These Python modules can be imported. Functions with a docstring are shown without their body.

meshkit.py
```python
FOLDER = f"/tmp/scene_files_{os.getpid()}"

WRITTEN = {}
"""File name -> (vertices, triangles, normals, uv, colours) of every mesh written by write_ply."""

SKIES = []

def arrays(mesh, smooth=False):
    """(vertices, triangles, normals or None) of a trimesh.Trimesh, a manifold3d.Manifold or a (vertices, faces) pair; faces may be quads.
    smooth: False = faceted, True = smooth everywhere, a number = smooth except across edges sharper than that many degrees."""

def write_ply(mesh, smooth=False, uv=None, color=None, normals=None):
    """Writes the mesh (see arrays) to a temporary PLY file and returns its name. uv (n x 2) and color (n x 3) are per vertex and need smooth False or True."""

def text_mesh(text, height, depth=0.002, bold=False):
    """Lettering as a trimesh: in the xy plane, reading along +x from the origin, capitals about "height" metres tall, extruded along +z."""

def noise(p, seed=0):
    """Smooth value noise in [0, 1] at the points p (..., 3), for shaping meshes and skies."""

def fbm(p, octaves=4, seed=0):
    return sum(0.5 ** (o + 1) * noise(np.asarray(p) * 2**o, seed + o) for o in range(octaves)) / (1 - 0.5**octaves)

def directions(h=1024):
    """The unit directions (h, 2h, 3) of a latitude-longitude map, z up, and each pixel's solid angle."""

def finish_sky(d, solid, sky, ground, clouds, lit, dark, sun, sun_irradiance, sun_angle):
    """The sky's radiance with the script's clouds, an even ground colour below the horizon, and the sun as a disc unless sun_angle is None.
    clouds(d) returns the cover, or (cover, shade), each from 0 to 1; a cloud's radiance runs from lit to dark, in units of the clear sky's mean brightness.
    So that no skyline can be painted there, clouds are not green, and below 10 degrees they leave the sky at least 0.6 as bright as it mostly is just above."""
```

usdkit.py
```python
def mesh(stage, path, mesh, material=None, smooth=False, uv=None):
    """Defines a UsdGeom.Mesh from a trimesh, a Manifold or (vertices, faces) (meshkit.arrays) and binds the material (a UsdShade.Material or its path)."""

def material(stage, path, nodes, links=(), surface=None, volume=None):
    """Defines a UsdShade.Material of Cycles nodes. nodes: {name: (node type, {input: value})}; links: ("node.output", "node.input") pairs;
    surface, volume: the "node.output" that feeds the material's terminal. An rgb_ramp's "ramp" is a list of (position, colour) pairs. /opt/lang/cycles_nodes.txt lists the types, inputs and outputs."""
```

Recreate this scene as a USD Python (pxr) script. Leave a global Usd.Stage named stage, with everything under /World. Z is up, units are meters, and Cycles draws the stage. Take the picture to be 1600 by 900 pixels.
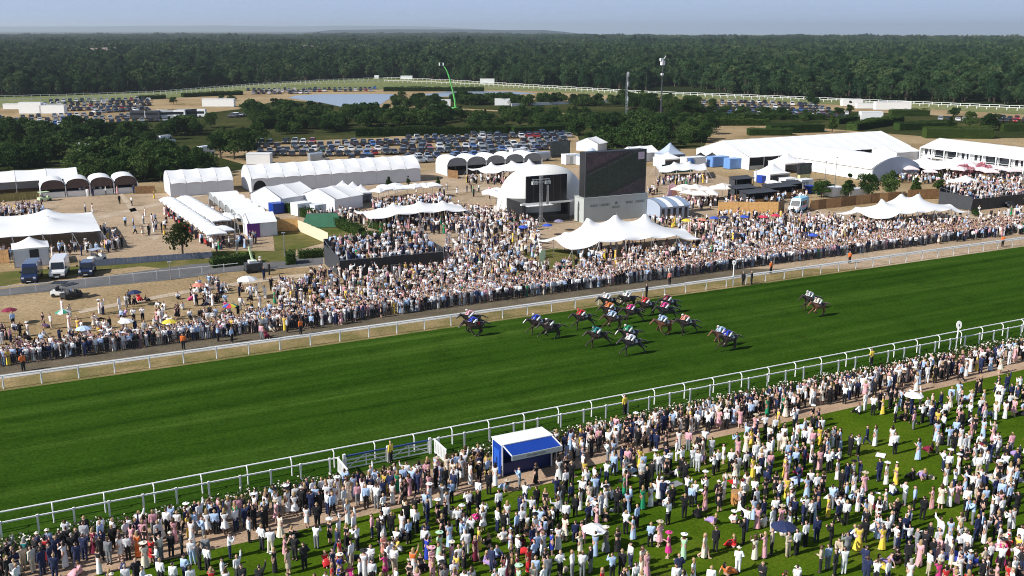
import math, random
import numpy as np, trimesh, manifold3d, usdkit, meshkit
from pxr import Usd, UsdGeom, UsdLux, UsdShade, Gf, Sdf, Vt

stage = Usd.Stage.CreateInMemory()
UsdGeom.SetStageUpAxis(stage, 'Z')
UsdGeom.SetStageMetersPerUnit(stage, 1.0)
UsdGeom.Xform.Define(stage, '/World')
UsdGeom.Scope.Define(stage, '/World/Looks')
rnd = random.Random(7)
rng = np.random.default_rng(11)
PI = math.pi

# ---------------------------------------------------------------- camera (x runs along the racetrack, y across it, away from the grandstand)
EYE, PITCH, AZ = 33.0, math.atan(404 / 1570.0), math.radians(63.1)
FW = np.array([math.cos(AZ) * math.cos(PITCH), math.sin(AZ) * math.cos(PITCH), -math.sin(PITCH)])
RT = np.array([math.sin(AZ), -math.cos(AZ), 0.0])
UP = np.cross(RT, FW)
cam = UsdGeom.Camera.Define(stage, '/World/camera')
cam.CreateFocalLengthAttr(1570 / 1600 * 36.0)
cam.CreateHorizontalApertureAttr(36.0)
cam.CreateVerticalApertureAttr(20.25)
cam.CreateClippingRangeAttr(Gf.Vec2f(1.0, 60000.0))
cam.CreateExposureAttr(0.3)
cm = Gf.Matrix4d(1)
for i_, a_ in enumerate((RT, UP, -FW, (0, 0, EYE))):
    cm.SetRow(i_, Gf.Vec4d(*map(float, a_), 1.0 if i_ == 3 else 0.0))
UsdGeom.Xformable(cam).AddTransformOp().Set(cm)

# ---------------------------------------------------------------- sky and sun
SUN_AZ, SUN_EL = math.radians(181.0), math.radians(37.0)   # direction towards the sun, measured from +x
SUN = np.array([math.cos(SUN_AZ) * math.cos(SUN_EL), math.sin(SUN_AZ) * math.cos(SUN_EL), math.sin(SUN_EL)])
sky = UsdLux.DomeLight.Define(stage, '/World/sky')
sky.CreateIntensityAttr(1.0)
VEIL = (6.1, 8.1, 12.2)   # pale haze colour mixed into the sky, thinned overhead to keep ambient light low
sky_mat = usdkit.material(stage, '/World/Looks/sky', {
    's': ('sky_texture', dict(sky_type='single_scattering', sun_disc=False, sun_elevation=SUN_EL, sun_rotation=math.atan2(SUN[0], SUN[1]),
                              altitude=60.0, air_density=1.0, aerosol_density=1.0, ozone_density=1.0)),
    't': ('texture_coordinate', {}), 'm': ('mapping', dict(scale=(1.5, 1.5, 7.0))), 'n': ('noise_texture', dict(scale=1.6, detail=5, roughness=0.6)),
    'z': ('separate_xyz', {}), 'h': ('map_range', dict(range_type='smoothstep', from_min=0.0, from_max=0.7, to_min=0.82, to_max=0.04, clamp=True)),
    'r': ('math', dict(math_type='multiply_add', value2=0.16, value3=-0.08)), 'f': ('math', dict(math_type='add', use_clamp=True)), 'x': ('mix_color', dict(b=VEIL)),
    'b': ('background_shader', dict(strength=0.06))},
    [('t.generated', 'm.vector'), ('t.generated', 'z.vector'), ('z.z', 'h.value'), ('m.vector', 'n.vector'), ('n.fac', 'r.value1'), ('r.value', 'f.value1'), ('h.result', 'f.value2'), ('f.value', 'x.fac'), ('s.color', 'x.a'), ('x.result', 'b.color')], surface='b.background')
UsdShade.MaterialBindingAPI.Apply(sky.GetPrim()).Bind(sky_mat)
sky.GetPrim().SetCustomDataByKey('kind', 'structure')
sun = UsdLux.DistantLight.Define(stage, '/World/sun')
sun.CreateIntensityAttr(1.25)
sun.CreateAngleAttr(0.5)
sun.CreateNormalizeAttr(True)
sun.CreateColorAttr(Gf.Vec3f(1.0, 0.97, 0.925))
sz = SUN; sx = np.cross([0, 0, 1.0], sz); sx /= np.linalg.norm(sx); sy = np.cross(sz, sx)
lm = Gf.Matrix4d(1)
for i_, a_ in enumerate((sx, sy, sz)):
    lm.SetRow(i_, Gf.Vec4d(*map(float, a_), 0.0))
UsdGeom.Xformable(sun).AddTransformOp().Set(lm)

# ---------------------------------------------------------------- helpers
def at(px, py, z=0.0):
    """The point at height z that the photograph (1600 x 900) shows at px, py: a surveyor's reading of the ground plan."""
    d = FW * 1570 + RT * (px - 800) + UP * (450 - py)
    t = (z - EYE) / d[2]
    p = np.array([0, 0, EYE]) + d * t
    return np.array([p[0], p[1], z])

names = {}
def numbered(parent, name):
    k = (str(parent), name)
    n = names.get(k, 0)
    names[k] = n + 1
    return f'{parent}/{name}' if n == 0 else f'{parent}/{name}_{n:03d}'

def data(p, label=None, cat=None, group=None, kind=None):
    for k, v in (('label', label), ('category', cat), ('group', group), ('kind', kind)):
        if v: p.SetCustomDataByKey(k, v)
    return p

def place(x, loc, rz=0.0, s=None):
    x = UsdGeom.Xformable(x)
    x.AddTranslateOp().Set(Gf.Vec3d(*map(float, loc)))
    if rz: x.AddRotateZOp().Set(math.degrees(rz))
    if s is not None: x.AddScaleOp().Set(Gf.Vec3f(*((s, s, s) if np.ndim(s) == 0 else map(float, s))))

def thing(name, label=None, cat=None, loc=(0, 0, 0), rz=0.0, group=None, kind=None, s=None, parent='/World'):
    x = UsdGeom.Xform.Define(stage, numbered(parent, name))
    place(x, loc, rz, s)
    return data(x.GetPrim(), label, cat, group, kind)

def obj(name, mesh, m, parent='/World', smooth=False, label=None, cat=None, group=None, kind=None):
    par = parent if isinstance(parent, str) else str(parent.GetPath())
    if isinstance(mesh, MB): mesh = mesh.mesh()
    o = usdkit.mesh(stage, numbered(par, name), mesh, m, smooth)
    return data(o.GetPrim(), label, cat, group, kind)

stage.CreateClassPrim('/World/Kinds')
def kind_of(name):
    """A class prim that copies refer to."""
    x = UsdGeom.Xform.Define(stage, numbered('/World/Kinds', name))
    return x.GetPrim()

def copy(cls, name, loc, rz=0.0, s=None, label=None, cat=None, group=None):
    x = UsdGeom.Xform.Define(stage, numbered('/World', name))
    x.GetPrim().GetReferences().AddInternalReference(cls.GetPath())
    x.GetPrim().SetInstanceable(True)
    place(x, loc, rz, s)
    return data(x.GetPrim(), label, cat, group)

class MB:
    """Collects shapes into one mesh."""
    def __init__(self): self.v, self.f, self.n = [], [], 0
    def add(self, v, f):
        v = np.asarray(v, float).reshape(-1, 3); f = np.asarray(f, int)
        if f.shape[1] == 4: f = np.vstack([f[:, [0, 1, 2]], f[:, [0, 2, 3]]])
        self.v.append(v); self.f.append(f + self.n); self.n += len(v); return self
    def mesh(self): return np.vstack(self.v), np.vstack(self.f)
    def box(self, a, b, rz=0.0, c=(0, 0)):
        (x0, y0, z0), (x1, y1, z1) = a, b
        v = np.array([[x, y, z] for z in (z0, z1) for x, y in ((x0, y0), (x1, y0), (x1, y1), (x0, y1))], float)
        if rz:
            C, S = math.cos(rz), math.sin(rz); q = v[:, :2] - c
            v[:, 0], v[:, 1] = q[:, 0] * C - q[:, 1] * S + c[0], q[:, 0] * S + q[:, 1] * C + c[1]
        return self.add(v, [[3, 2, 1, 0], [4, 5, 6, 7], [0, 1, 5, 4], [1, 2, 6, 5], [2, 3, 7, 6], [3, 0, 4, 7]])
    def bar(self, p, q, r, r2=None, n=6):
        p, q = np.asarray(p, float), np.asarray(q, float); r2 = r if r2 is None else r2
        t = q - p; t /= np.linalg.norm(t) + 1e-12
        a = np.cross(t, [0, 0, 1.0] if abs(t[2]) < .9 else [1.0, 0, 0]); a /= np.linalg.norm(a); b = np.cross(t, a)
        an = np.arange(n) * 2 * PI / n + PI / n
        ring = np.cos(an)[:, None] * a + np.sin(an)[:, None] * b
        v = np.vstack([p + ring * r, q + ring * r2, [p], [q]])
        f = []
        for i in range(n):
            j = (i + 1) % n
            f += [[i, j, n + j], [i, n + j, n + i], [2 * n, j, i], [2 * n + 1, n + i, n + j]]
        return self.add(v, f)
    def path(self, pts, r, n=6):
        for a, b in zip(pts[:-1], pts[1:]): self.bar(a, b, r, n=n)
        return self
    def grid(self, g, flip=False):
        g = np.asarray(g, float); h, w = g.shape[:2]
        i, j = np.meshgrid(np.arange(h - 1), np.arange(w - 1), indexing='ij'); k = (i * w + j).ravel()
        f = np.stack([k, k + 1, k + w + 1, k + w], 1)
        return self.add(g.reshape(-1, 3), f[:, ::-1] if flip else f)
    def sheet(self, g, t):
        """A grid given thickness t downwards, closed at its rim."""
        g = np.asarray(g, float); lo = g - [0, 0, t]
        self.grid(g); self.grid(lo, True)
        for a, b in ((g[0], lo[0]), (g[-1], lo[-1]), (g[:, 0], lo[:, 0]), (g[:, -1], lo[:, -1])): self.grid(np.stack([a, b]))
        return self
    def poly(self, pts, z0, z1):
        """A polygon (x, y) extruded from z0 to z1."""
        from shapely.geometry import Polygon
        m = trimesh.creation.extrude_polygon(Polygon(pts), z1 - z0, engine='earcut')
        return self.add(m.vertices + [0, 0, z0], m.faces)
    def ball(self, c, r, sub=1):
        m = trimesh.creation.icosphere(sub, 1.0); return self.add(m.vertices * r + c, m.faces)

def xzplate(pts, y0, y1):
    """A polygon in x, z extruded along y."""
    from shapely.geometry import Polygon
    m = trimesh.creation.extrude_polygon(Polygon(pts), y1 - y0, engine='earcut')
    v = np.array(m.vertices); return np.stack([v[:, 0], y0 + v[:, 2], v[:, 1]], 1), np.array(m.faces)[:, ::-1]

# ---------------------------------------------------------------- materials
looks = {}
def mat(name, c, rough=0.7, var=0.12, scale=1.5, metal=0.0, bump=0.0, spec=0.4, emit=None, c2=None, detail=4, sheen=0):
    if name in looks: return looks[name]
    c = np.array(c, float); a, b = (c * (1 - var), c * (1 + var)) if c2 is None else (c, np.array(c2, float))
    nodes = {'g': ('geometry', {}), 'n': ('noise_texture', dict(scale=scale, detail=detail, roughness=0.6)),
             'r': ('rgb_ramp', {'ramp': [(0.3, tuple(a)), (0.7, tuple(np.clip(b, 0, .95)))]}),
             'p': ('principled_bsdf', dict(roughness=rough, metallic=metal, specular_ior_level=spec, sheen_weight=sheen))}
    links = [('g.position', 'n.vector'), ('n.fac', 'r.fac'), ('r.color', 'p.base_color')]
    if bump:
        nodes['b'] = ('bump', dict(strength=0.5, distance=bump)); links += [('n.fac', 'b.height'), ('b.normal', 'p.normal')]
    if emit: nodes['p'][1].update(emission_strength=emit); links.append(('r.color', 'p.emission_color'))
    looks[name] = usdkit.material(stage, f'/World/Looks/{name}', nodes, links, surface='p.BSDF')
    return looks[name]

def foliage(name, greens, scale=0.35, transl=0.25):
    nodes = {'o': ('object_info', {}), 'g': ('geometry', {}), 'n': ('noise_texture', dict(scale=scale, detail=3)),
             'a': ('math', dict(math_type='multiply_add', value2=0.80, value3=-0.10)), 's': ('math', dict(math_type='multiply_add', value2=0.40)),
             'r': ('rgb_ramp', {'ramp': [(i / (len(greens) - 1), g) for i, g in enumerate(greens)]}),
             'd': ('principled_bsdf', dict(roughness=0.7, specular_ior_level=0.08)), 't': ('translucent_bsdf', {}), 'm': ('mix_closure', dict(fac=transl))}
    looks[name] = usdkit.material(stage, f'/World/Looks/{name}', nodes,
        [('g.position', 'n.vector'), ('o.random', 'a.value1'), ('n.fac', 's.value1'), ('a.value', 's.value3'), ('s.value', 'r.fac'), ('r.color', 'd.base_color'), ('r.color', 't.color'),
         ('d.BSDF', 'm.closure1'), ('t.BSDF', 'm.closure2')], surface='m.closure')
    return looks[name]

def ground_mat(name, stops, scale, detail=6, stretch=(1, 1, 1), fine=None, bump=0.0, rot=0.0, rough=0.9, wear=0.8, bands=0.0):
    """Ground: a broad noise through a ramp, times a fine grain."""
    nodes = {'g': ('geometry', {}), 'm': ('mapping', dict(scale=stretch, rotation=(0, 0, rot))), 'n': ('noise_texture', dict(scale=scale, detail=detail, roughness=0.6)),
             'r': ('rgb_ramp', {'ramp': stops}), 'f': ('noise_texture', dict(scale=fine or 6.0, detail=3, roughness=0.7)),
             'fr': ('rgb_ramp', {'ramp': [(0.3, (.62, .62, .62)), (0.7, (1.25, 1.25, 1.25))]}), 'x': ('mix', dict(mix_type='multiply', fac=1.0)),
             'w': ('noise_texture', dict(scale=.22, detail=5, roughness=.75, distortion=1.2)), 'wr': ('rgb_ramp', {'ramp': [(.32, (.70, .72, .66)), (.48, (1., 1., 1.)), (.66, (1.12, 1.1, 1.06))]}), 'y': ('mix', dict(mix_type='multiply', fac=wear)),
             'b': ('bump', dict(strength=0.6, distance=bump or 0.02)), 'p': ('principled_bsdf', dict(roughness=rough, specular_ior_level=0.0))}
    more = []
    if bands:   # mowing bands along the course, a little wavy
        nodes.update(v=('wave_texture', dict(wave_type='bands', bands_direction='y', profile='sine', scale=bands, distortion=1.6, detail=2, detail_scale=.25)), vr=('rgb_ramp', {'ramp': [(.35, (.95, .96, .95)), (.65, (1.05, 1.04, 1.05))]}), z=('mix', dict(mix_type='multiply', fac=1.0)))
        more = [('m.vector', 'v.vector'), ('v.fac', 'vr.fac'), ('y.color', 'z.color1'), ('vr.color', 'z.color2')]
    looks[name] = usdkit.material(stage, f'/World/Looks/{name}', nodes, more +
        [('g.position', 'm.vector'), ('m.vector', 'n.vector'), ('g.position', 'f.vector'), ('n.fac', 'r.fac'), ('f.fac', 'fr.fac'), ('r.color', 'x.color1'), ('fr.color', 'x.color2'),
         ('g.position', 'w.vector'), ('w.fac', 'wr.fac'), ('x.color', 'y.color1'), ('wr.color', 'y.color2'), ('z.color' if bands else 'y.color', 'p.base_color'), ('f.fac', 'b.height'), ('b.normal', 'p.normal')], surface='p.BSDF')
    return looks[name]

WHITE = mat('white_canvas', (.80, .80, .80), .55, .03, .4)
PLASTIC = mat('white_plastic', (.80, .80, .78), .35, .03, 2)
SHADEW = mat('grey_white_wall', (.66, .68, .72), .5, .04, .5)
GREYP = mat('grey_panel', (.42, .45, .43), .6, .04, .5)
STEEL = mat('steel', (.45, .46, .48), .35, .1, 3, metal=.8)
DKSTEEL = mat('dark_steel', (.10, .10, .11), .45, .1, 3, metal=.5)
BLACK = mat('black_paint', (.018, .018, .02), .5, .15, 1)
CHAR = mat('charcoal', (.045, .048, .055), .6, .12, 1)
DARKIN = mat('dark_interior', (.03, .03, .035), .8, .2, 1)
NAVYB = mat('blue_paint', (.012, .055, .36), .45, .06, 1.5)
BLUEL = mat('blue_light', (.15, .30, .62), .5, .06, 1)
WOOD = mat('fence_wood', (.42, .24, .10), .75, .25, 2.5)
WOODD = mat('fence_wood_dark', (.22, .12, .05), .75, .3, 2.5)
BARK = mat('bark', (.085, .062, .045), .9, .3, 3)
RUBBER = mat('rubber', (.02, .02, .02), .8, .1, 3)
GLASSD = mat('dark_glass', (.02, .024, .03), .08, .05, 1, spec=.7)
LEAF = foliage('leaves', [(.013, .034, .009), (.027, .060, .014), (.046, .088, .020), (.080, .120, .032)])
HEDGE = foliage('hedge_leaves', [(.018, .040, .008), (.030, .062, .012), (.045, .080, .016), (.065, .10, .02)], 1.2)
FOREST = foliage('forest_leaves', [(.008, .024, .013), (.020, .050, .022), (.040, .084, .032), (.060, .105, .040), (.105, .145, .055)], .05, .12)

# ---------------------------------------------------------------- ground, as sheets laid one over the other
def sheet(name, pts, z, m, kind='structure', label=None):
    from shapely.geometry import Polygon
    v, f = trimesh.creation.triangulate_polygon(Polygon([tuple(p[:2]) for p in pts]), engine='earcut')
    v, f = np.array(v), np.array(f)
    a = v[f]; ar = (a[:, 1, 0] - a[:, 0, 0]) * (a[:, 2, 1] - a[:, 0, 1]) - (a[:, 2, 0] - a[:, 0, 0]) * (a[:, 1, 1] - a[:, 0, 1])
    f[ar < 0] = f[ar < 0][:, ::-1]
    return obj(name, (np.c_[v, np.full(len(v), z)], f), m, label=label, kind=kind)

DRY = ground_mat('dry_grass', [(.30, (.23, .165, .085)), (.45, (.31, .225, .125)), (.60, (.38, .285, .17)), (.75, (.34, .27, .13))], .035, fine=2.2)
EARTH = ground_mat('trodden_earth', [(.3, (.34, .25, .165)), (.7, (.45, .345, .245))], .06, fine=3)
TURF = ground_mat('racing_turf', [(.30, (.015, .042, .003)), (.45, (.026, .065, .005)), (.55, (.032, .073, .007)), (.7, (.055, .105, .014))], .5, stretch=(.03, .9, 1), fine=3.5, bump=.03, bands=.075)
LAWN = ground_mat('lawn_grass', [(.3, (.038, .084, .004)), (.55, (.066, .116, .006)), (.75, (.112, .140, .014))], .12, fine=5, bump=.03)
VERGE = ground_mat('verge_grass', [(.30, (.035, .060, .012)), (.5, (.085, .095, .025)), (.7, (.16, .125, .055))], .25, fine=4)
GRAVEL = ground_mat('gravel_path', [(.3, (.36, .245, .16)), (.7, (.46, .33, .23))], .2, fine=6)
ASPH = ground_mat('asphalt', [(.3, (.12, .12, .125)), (.7, (.17, .168, .17))], .15, fine=8)
PALEPATH = ground_mat('pale_path', [(.3, (.36, .35, .34)), (.7, (.46, .45, .44))], .3, fine=5)
FARGRASS = ground_mat('far_course_grass', [(.3, (.12, .155, .06)), (.7, (.24, .245, .115))], .02, fine=.5)
FLOOR = ground_mat('forest_floor', [(.3, (.012, .022, .008)), (.7, (.03, .04, .015))], .02, fine=.5)
SCRUB = ground_mat('scrub_grass', [(.3, (.022, .034, .010)), (.6, (.06, .065, .024)), (.8, (.15, .13, .06))], .03, fine=1)
WATER = usdkit.material(stage, '/World/Looks/lake_water', {'p': ('principled_bsdf', dict(base_color=(.26, .31, .38), roughness=.25, specular_ior_level=.6)),
    'n': ('noise_texture', dict(scale=1.5, detail=2)), 'b': ('bump', dict(strength=.1, distance=.02))}, [('n.fac', 'b.height'), ('b.normal', 'p.normal')], surface='p.BSDF')

def crest(d, a):
    """How far the land has fallen away at distance d and bearing a (from the view, to the right positive): the wooded plateau ends sooner on the right."""
    s = np.clip((a + .08) / .2, 0, 1) * np.clip((3.0 - a) / .5, 0, 1); s = s * s * (3 - 2 * s)
    return -s * np.maximum(0, d - 3150) * .004
dg, ag = np.meshgrid(np.r_[0.0, 300, 700, 1200, 2000, 2600, np.linspace(3100, 5000, 8), 8000, 14000, 26000], np.linspace(-PI, PI, 145), indexing='ij')
bx, by = math.cos(AZ), math.sin(AZ)
obj('ground', MB().grid(np.stack([dg * (np.cos(ag) * bx + np.sin(ag) * by), dg * (np.cos(ag) * by - np.sin(ag) * bx), crest(dg, ag)], -1)), DRY, kind='structure', label='dry tan grassland of the racecourse infield')
X0, X1 = -60.0, 420.0
EDGE = [(-260, 164), (-100, 157), (0, 152), (120, 149), (250, 144), (400, 132), (500, 126), (600, 122), (700, 126), (800, 132), (1000, 144), (1200, 151.5), (1400, 160), (1600, 168.5), (1750, 176), (2000, 190)]
edge = [at(*p) for p in EDGE]
far_limit = lambda a: np.where(a < -.08, 24000, np.interp(a, [-.08, .12], [5600, 3300]))
fl_a = np.r_[np.linspace(.85, -.079, 40), np.linspace(-.081, -.85, 12)]
sheet('forest_floor', edge + [np.array([d * (math.cos(a) * bx + math.sin(a) * by), d * (math.cos(a) * by - math.sin(a) * bx), 0]) for a, d in zip(fl_a, np.minimum(far_limit(fl_a), np.where(fl_a > -.08, 3140, 24000)))], .03, FLOOR)
low = [(2000, 205), (1750, 190), (1600, 179), (1400, 168), (1200, 158.5), (1000, 151), (800, 141), (700, 139.5), (560, 140), (400, 141), (250, 155), (120, 161), (0, 168), (-100, 172), (-260, 180)]
sheet('far_course_grass', edge + [at(*p) for p in low], .06, FARGRASS)
for k, pts in enumerate(([(462, 149.5), (500, 147.3), (612, 147), (622, 149.5), (604, 157), (590, 167), (548, 170), (505, 161), (450, 153)], [(655, 148), (700, 143), (800, 143), (840, 146.5), (780, 149), (690, 151)])):
    sheet('lake', [at(*p) for p in pts], .05, WATER, label=['grey blue lake left of the green boom lift', 'narrow end of the lake behind the green boom lift'][k])
# scrubby ground below the mid-distance trees
sheet('scrub_ground', [at(*p) for p in [(-150, 205), (0, 196), (200, 190), (380, 170), (440, 156), (600, 168), (720, 172), (1000, 182), (1110, 200), (1100, 232), (910, 236), (900, 205), (700, 200), (600, 215), (420, 222), (320, 240), (400, 262), (230, 285), (-150, 300)]], .02, SCRUB)
sheet('scrub_ground', [at(*p) for p in [(640, 150), (1000, 162), (1250, 170), (1700, 192), (1750, 215), (1480, 216), (1100, 186), (640, 166)]], .024, SCRUB)
# trodden earth of the enclosure, the course and its verges
sheet('trodden_earth', [at(*p) for p in [(-300, 330), (0, 312), (225, 303), (420, 300), (700, 262), (900, 262), (1080, 260), (1300, 330), (1750, 305), (1750, 420), (500, 420), (100, 405), (-300, 420)]], .012, EARTH)
sheet('track_turf', [(X0, 69.0), (X1, 69.0), (X1, 101.3), (X0, 101.3)], .02, TURF)
sheet('verge', [(X0, 101.25), (X1, 101.25), (X1, 105.2), (X0, 105.2)], .008, ground_mat('dry_verge', [(.3, (.13, .13, .04)), (.55, (.25, .19, .09)), (.7, (.33, .25, .13))], .3, fine=4))
sheet('rail_path', [(X0, 105.15), (X1, 105.15), (X1, 106.5), (X0, 106.5)], .016, PALEPATH)
sheet('service_strip', [(X0, 106.45), (X1, 106.45), (X1, 109.3), (X0, 109.3)], .011, ground_mat('service_strip', [(.3, (.10, .085, .06)), (.7, (.17, .14, .10))], .3, fine=4))
sheet('verge', [(X0, 64.6), (X1, 64.6), (X1, 69.02), (X0, 69.02)], .012, VERGE)
sheet('sandy_path', [(X0, 61.9), (X1, 61.9), (X1, 66.9), (X0, 66.9)], .024, GRAVEL)
apron = [at(*p) for p in [(690, 775), (760, 760), (880, 744), (905, 742), (1000, 716), (1000, 690), (690, 760)]]
sheet('lawn', [(X0, 0), (X1, 0), (X1, 61.95), (X0, 61.95)], .016, LAWN)
# asphalt road on the left, grass island beside it
sheet('asphalt_road', [at(*p) for p in [(-200, 462), (-200, 484), (0, 463), (270, 437), (360, 425), (440, 420), (505, 413), (505, 398), (440, 405), (300, 413), (160, 432), (60, 445), (0, 452)]], .02, ASPH)
sheet('grass_island', [at(*p) for p in [(-100, 440), (0, 425), (80, 420), (145, 413), (240, 405), (330, 404), (332, 416), (268, 421), (220, 416), (140, 425), (40, 440), (0, 448), (-100, 460)]], .016, ground_mat('island_grass', [(.3, (.07, .10, .02)), (.55, (.14, .13, .045)), (.7, (.25, .19, .09))], .2, fine=4))
sheet('grass_island', [at(*p) for p in [(425, 355), (470, 348), (520, 352), (570, 362), (600, 376), (505, 380), (430, 400)]], .018, looks['island_grass'])
sheet('grass_island', [at(*p) for p in [(330, 392), (440, 392), (450, 408), (330, 414)]], .022, looks['island_grass'])
sheet('grass_island', [at(*p) for p in [(800, 398), (870, 388), (940, 402), (905, 420), (830, 420)]], .018, looks['island_grass'])

WORN = ground_mat('worn_track', [(.3, (.42, .335, .245)), (.7, (.50, .41, .31))], .3, fine=4)
for pts in ([(100, 350), (240, 318), (330, 300), (334, 303), (245, 322), (108, 355)], [(190, 300), (215, 330), (250, 372), (240, 376), (205, 332), (184, 302)], [(690, 300), (760, 292), (800, 318), (790, 321), (756, 297), (692, 304)], [(505, 425), (430, 432), (300, 452), (120, 485), (125, 490), (300, 457), (430, 438), (505, 431)], [(640, 296), (560, 318), (556, 314), (636, 292)]):
    sheet('worn_track', [at(*q) for q in pts], .03, WORN)

# ---------------------------------------------------------------- running rails
def goose_rail(name, y, xa, xb, h, gap, first, label):
    t = thing(name, label, 'rail', (0, y, 0))
    obj('rail', MB().path([(x, 0, h) for x in np.arange(xa, xb + 1, 12.0)], .062, 8), PLASTIC, t)
    cls = None
    for x in np.arange(first, xb, gap):
        m = MB().path([(x, .0, h), (x, -.16, h - .03), (x, -.30, h - .12), (x, -.36, h - .28)], .05).bar((x, -.36, h - .27), (x, -.36, 0), .058, .062, 8)
        obj('post', m, PLASTIC, t)
def plain_rail(name, y, xa, xb, h, gap, first, label, skip=(1, 0), w=.065, pr=.05, flat=.095):
    t = thing(name, label, 'rail', (0, y, 0))
    for a, b in ((xa, min(xb, skip[0])), (max(xa, skip[1]), xb)) if skip[1] > skip[0] else ((xa, xb),):
        obj('rail', MB().box((a, -pr, h - flat), (b, pr, h)), PLASTIC, t)
    for x in np.arange(first, xb, gap):
        if skip[0] - .1 < x < skip[1] + .1: continue
        obj('post', MB().box((x - w, -w - .0, 0), (x + w, w, h - flat * .5)).box((x - w * 1.2, -w * 1.2, h - .02), (x + w * 1.2, w * 1.2, h + .05)), PLASTIC, t)
    return t
goose_rail('running_rail', 71.0, -12, 124, 1.38, 3.33, -9.6, 'white goose necked running rail along the near edge of the racing turf')
plain_rail('spectator_rail', 69.75, -12, 124, 1.22, 2.26, -11.9, 'thick white rail on square posts between lawn crowd and turf', skip=(20.55, 28.2))
t = thing('running_rail', 'low white running rail along the far edge of the racing turf', 'rail', (0, 102.0, 0))
obj('rail', MB().path([(x, 0, 1.27) for x in np.arange(-14, 176, 12.0)], .065, 8), PLASTIC, t)
for x in np.arange(-12.2, 170, 3.3):
    obj('post', MB().bar((x, 0, 0), (x, 0, 1.2), .085, .075, 8).ball((x, 0, 1.24), .09), PLASTIC, t)
# crowd barrier beyond it
t = thing('crowd_barrier', 'low dark barrier of mesh panels holding back the far crowd', 'barrier', (0, 109.0, 0))
for x in np.arange(-14, 172, 2.5):
    m = MB().box((x + .04, -.02, .12), (x + 2.42, .02, .16)).box((x + .04, -.025, 1.02), (x + 2.42, .025, 1.08)).box((x - .03, -.03, 0), (x + .03, .03, 1.1))
    for q in np.arange(x + .2, x + 2.4, .2): m.box((q - .035, -.012, .16), (q + .035, .012, 1.02))
    obj('panel', m, CHAR, t)
# the course's far bend
def far_rail(pts, label, gap=4.0):
    P_ = [at(*p) for p in pts]; t = thing('running_rail', label, 'rail', P_[0])
    r, ps = MB(), MB(); carry = 0.0
    for a, b in zip(P_[:-1], P_[1:]):
        L = np.linalg.norm(b - a); r.bar(a + [0, 0, 1.25] - P_[0], b + [0, 0, 1.25] - P_[0], .11, n=4)
        for s in np.arange(carry, L, gap):
            q = a + (b - a) * s / L - P_[0]; ps.box(q + [-.13, -.13, 0], q + [.13, .13, 1.25])
        carry = (carry - L) % gap
    obj('rail', r, PLASTIC, t); obj('posts', ps, PLASTIC, t, kind='stuff')
far_rail([(x, y + 1.6) for x, y in EDGE[1:-1]], 'far white rail below the forest edge')
far_rail([(x, y + (a - 0) * 1) for (x, y), a in zip(EDGE[1:-1], (7, 8, 7, 5.5, 4.5, 5, 6, 6, 5, 4, 4, 4.2, 5, 6))], 'inner white rail of the distant bend of the course')

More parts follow.
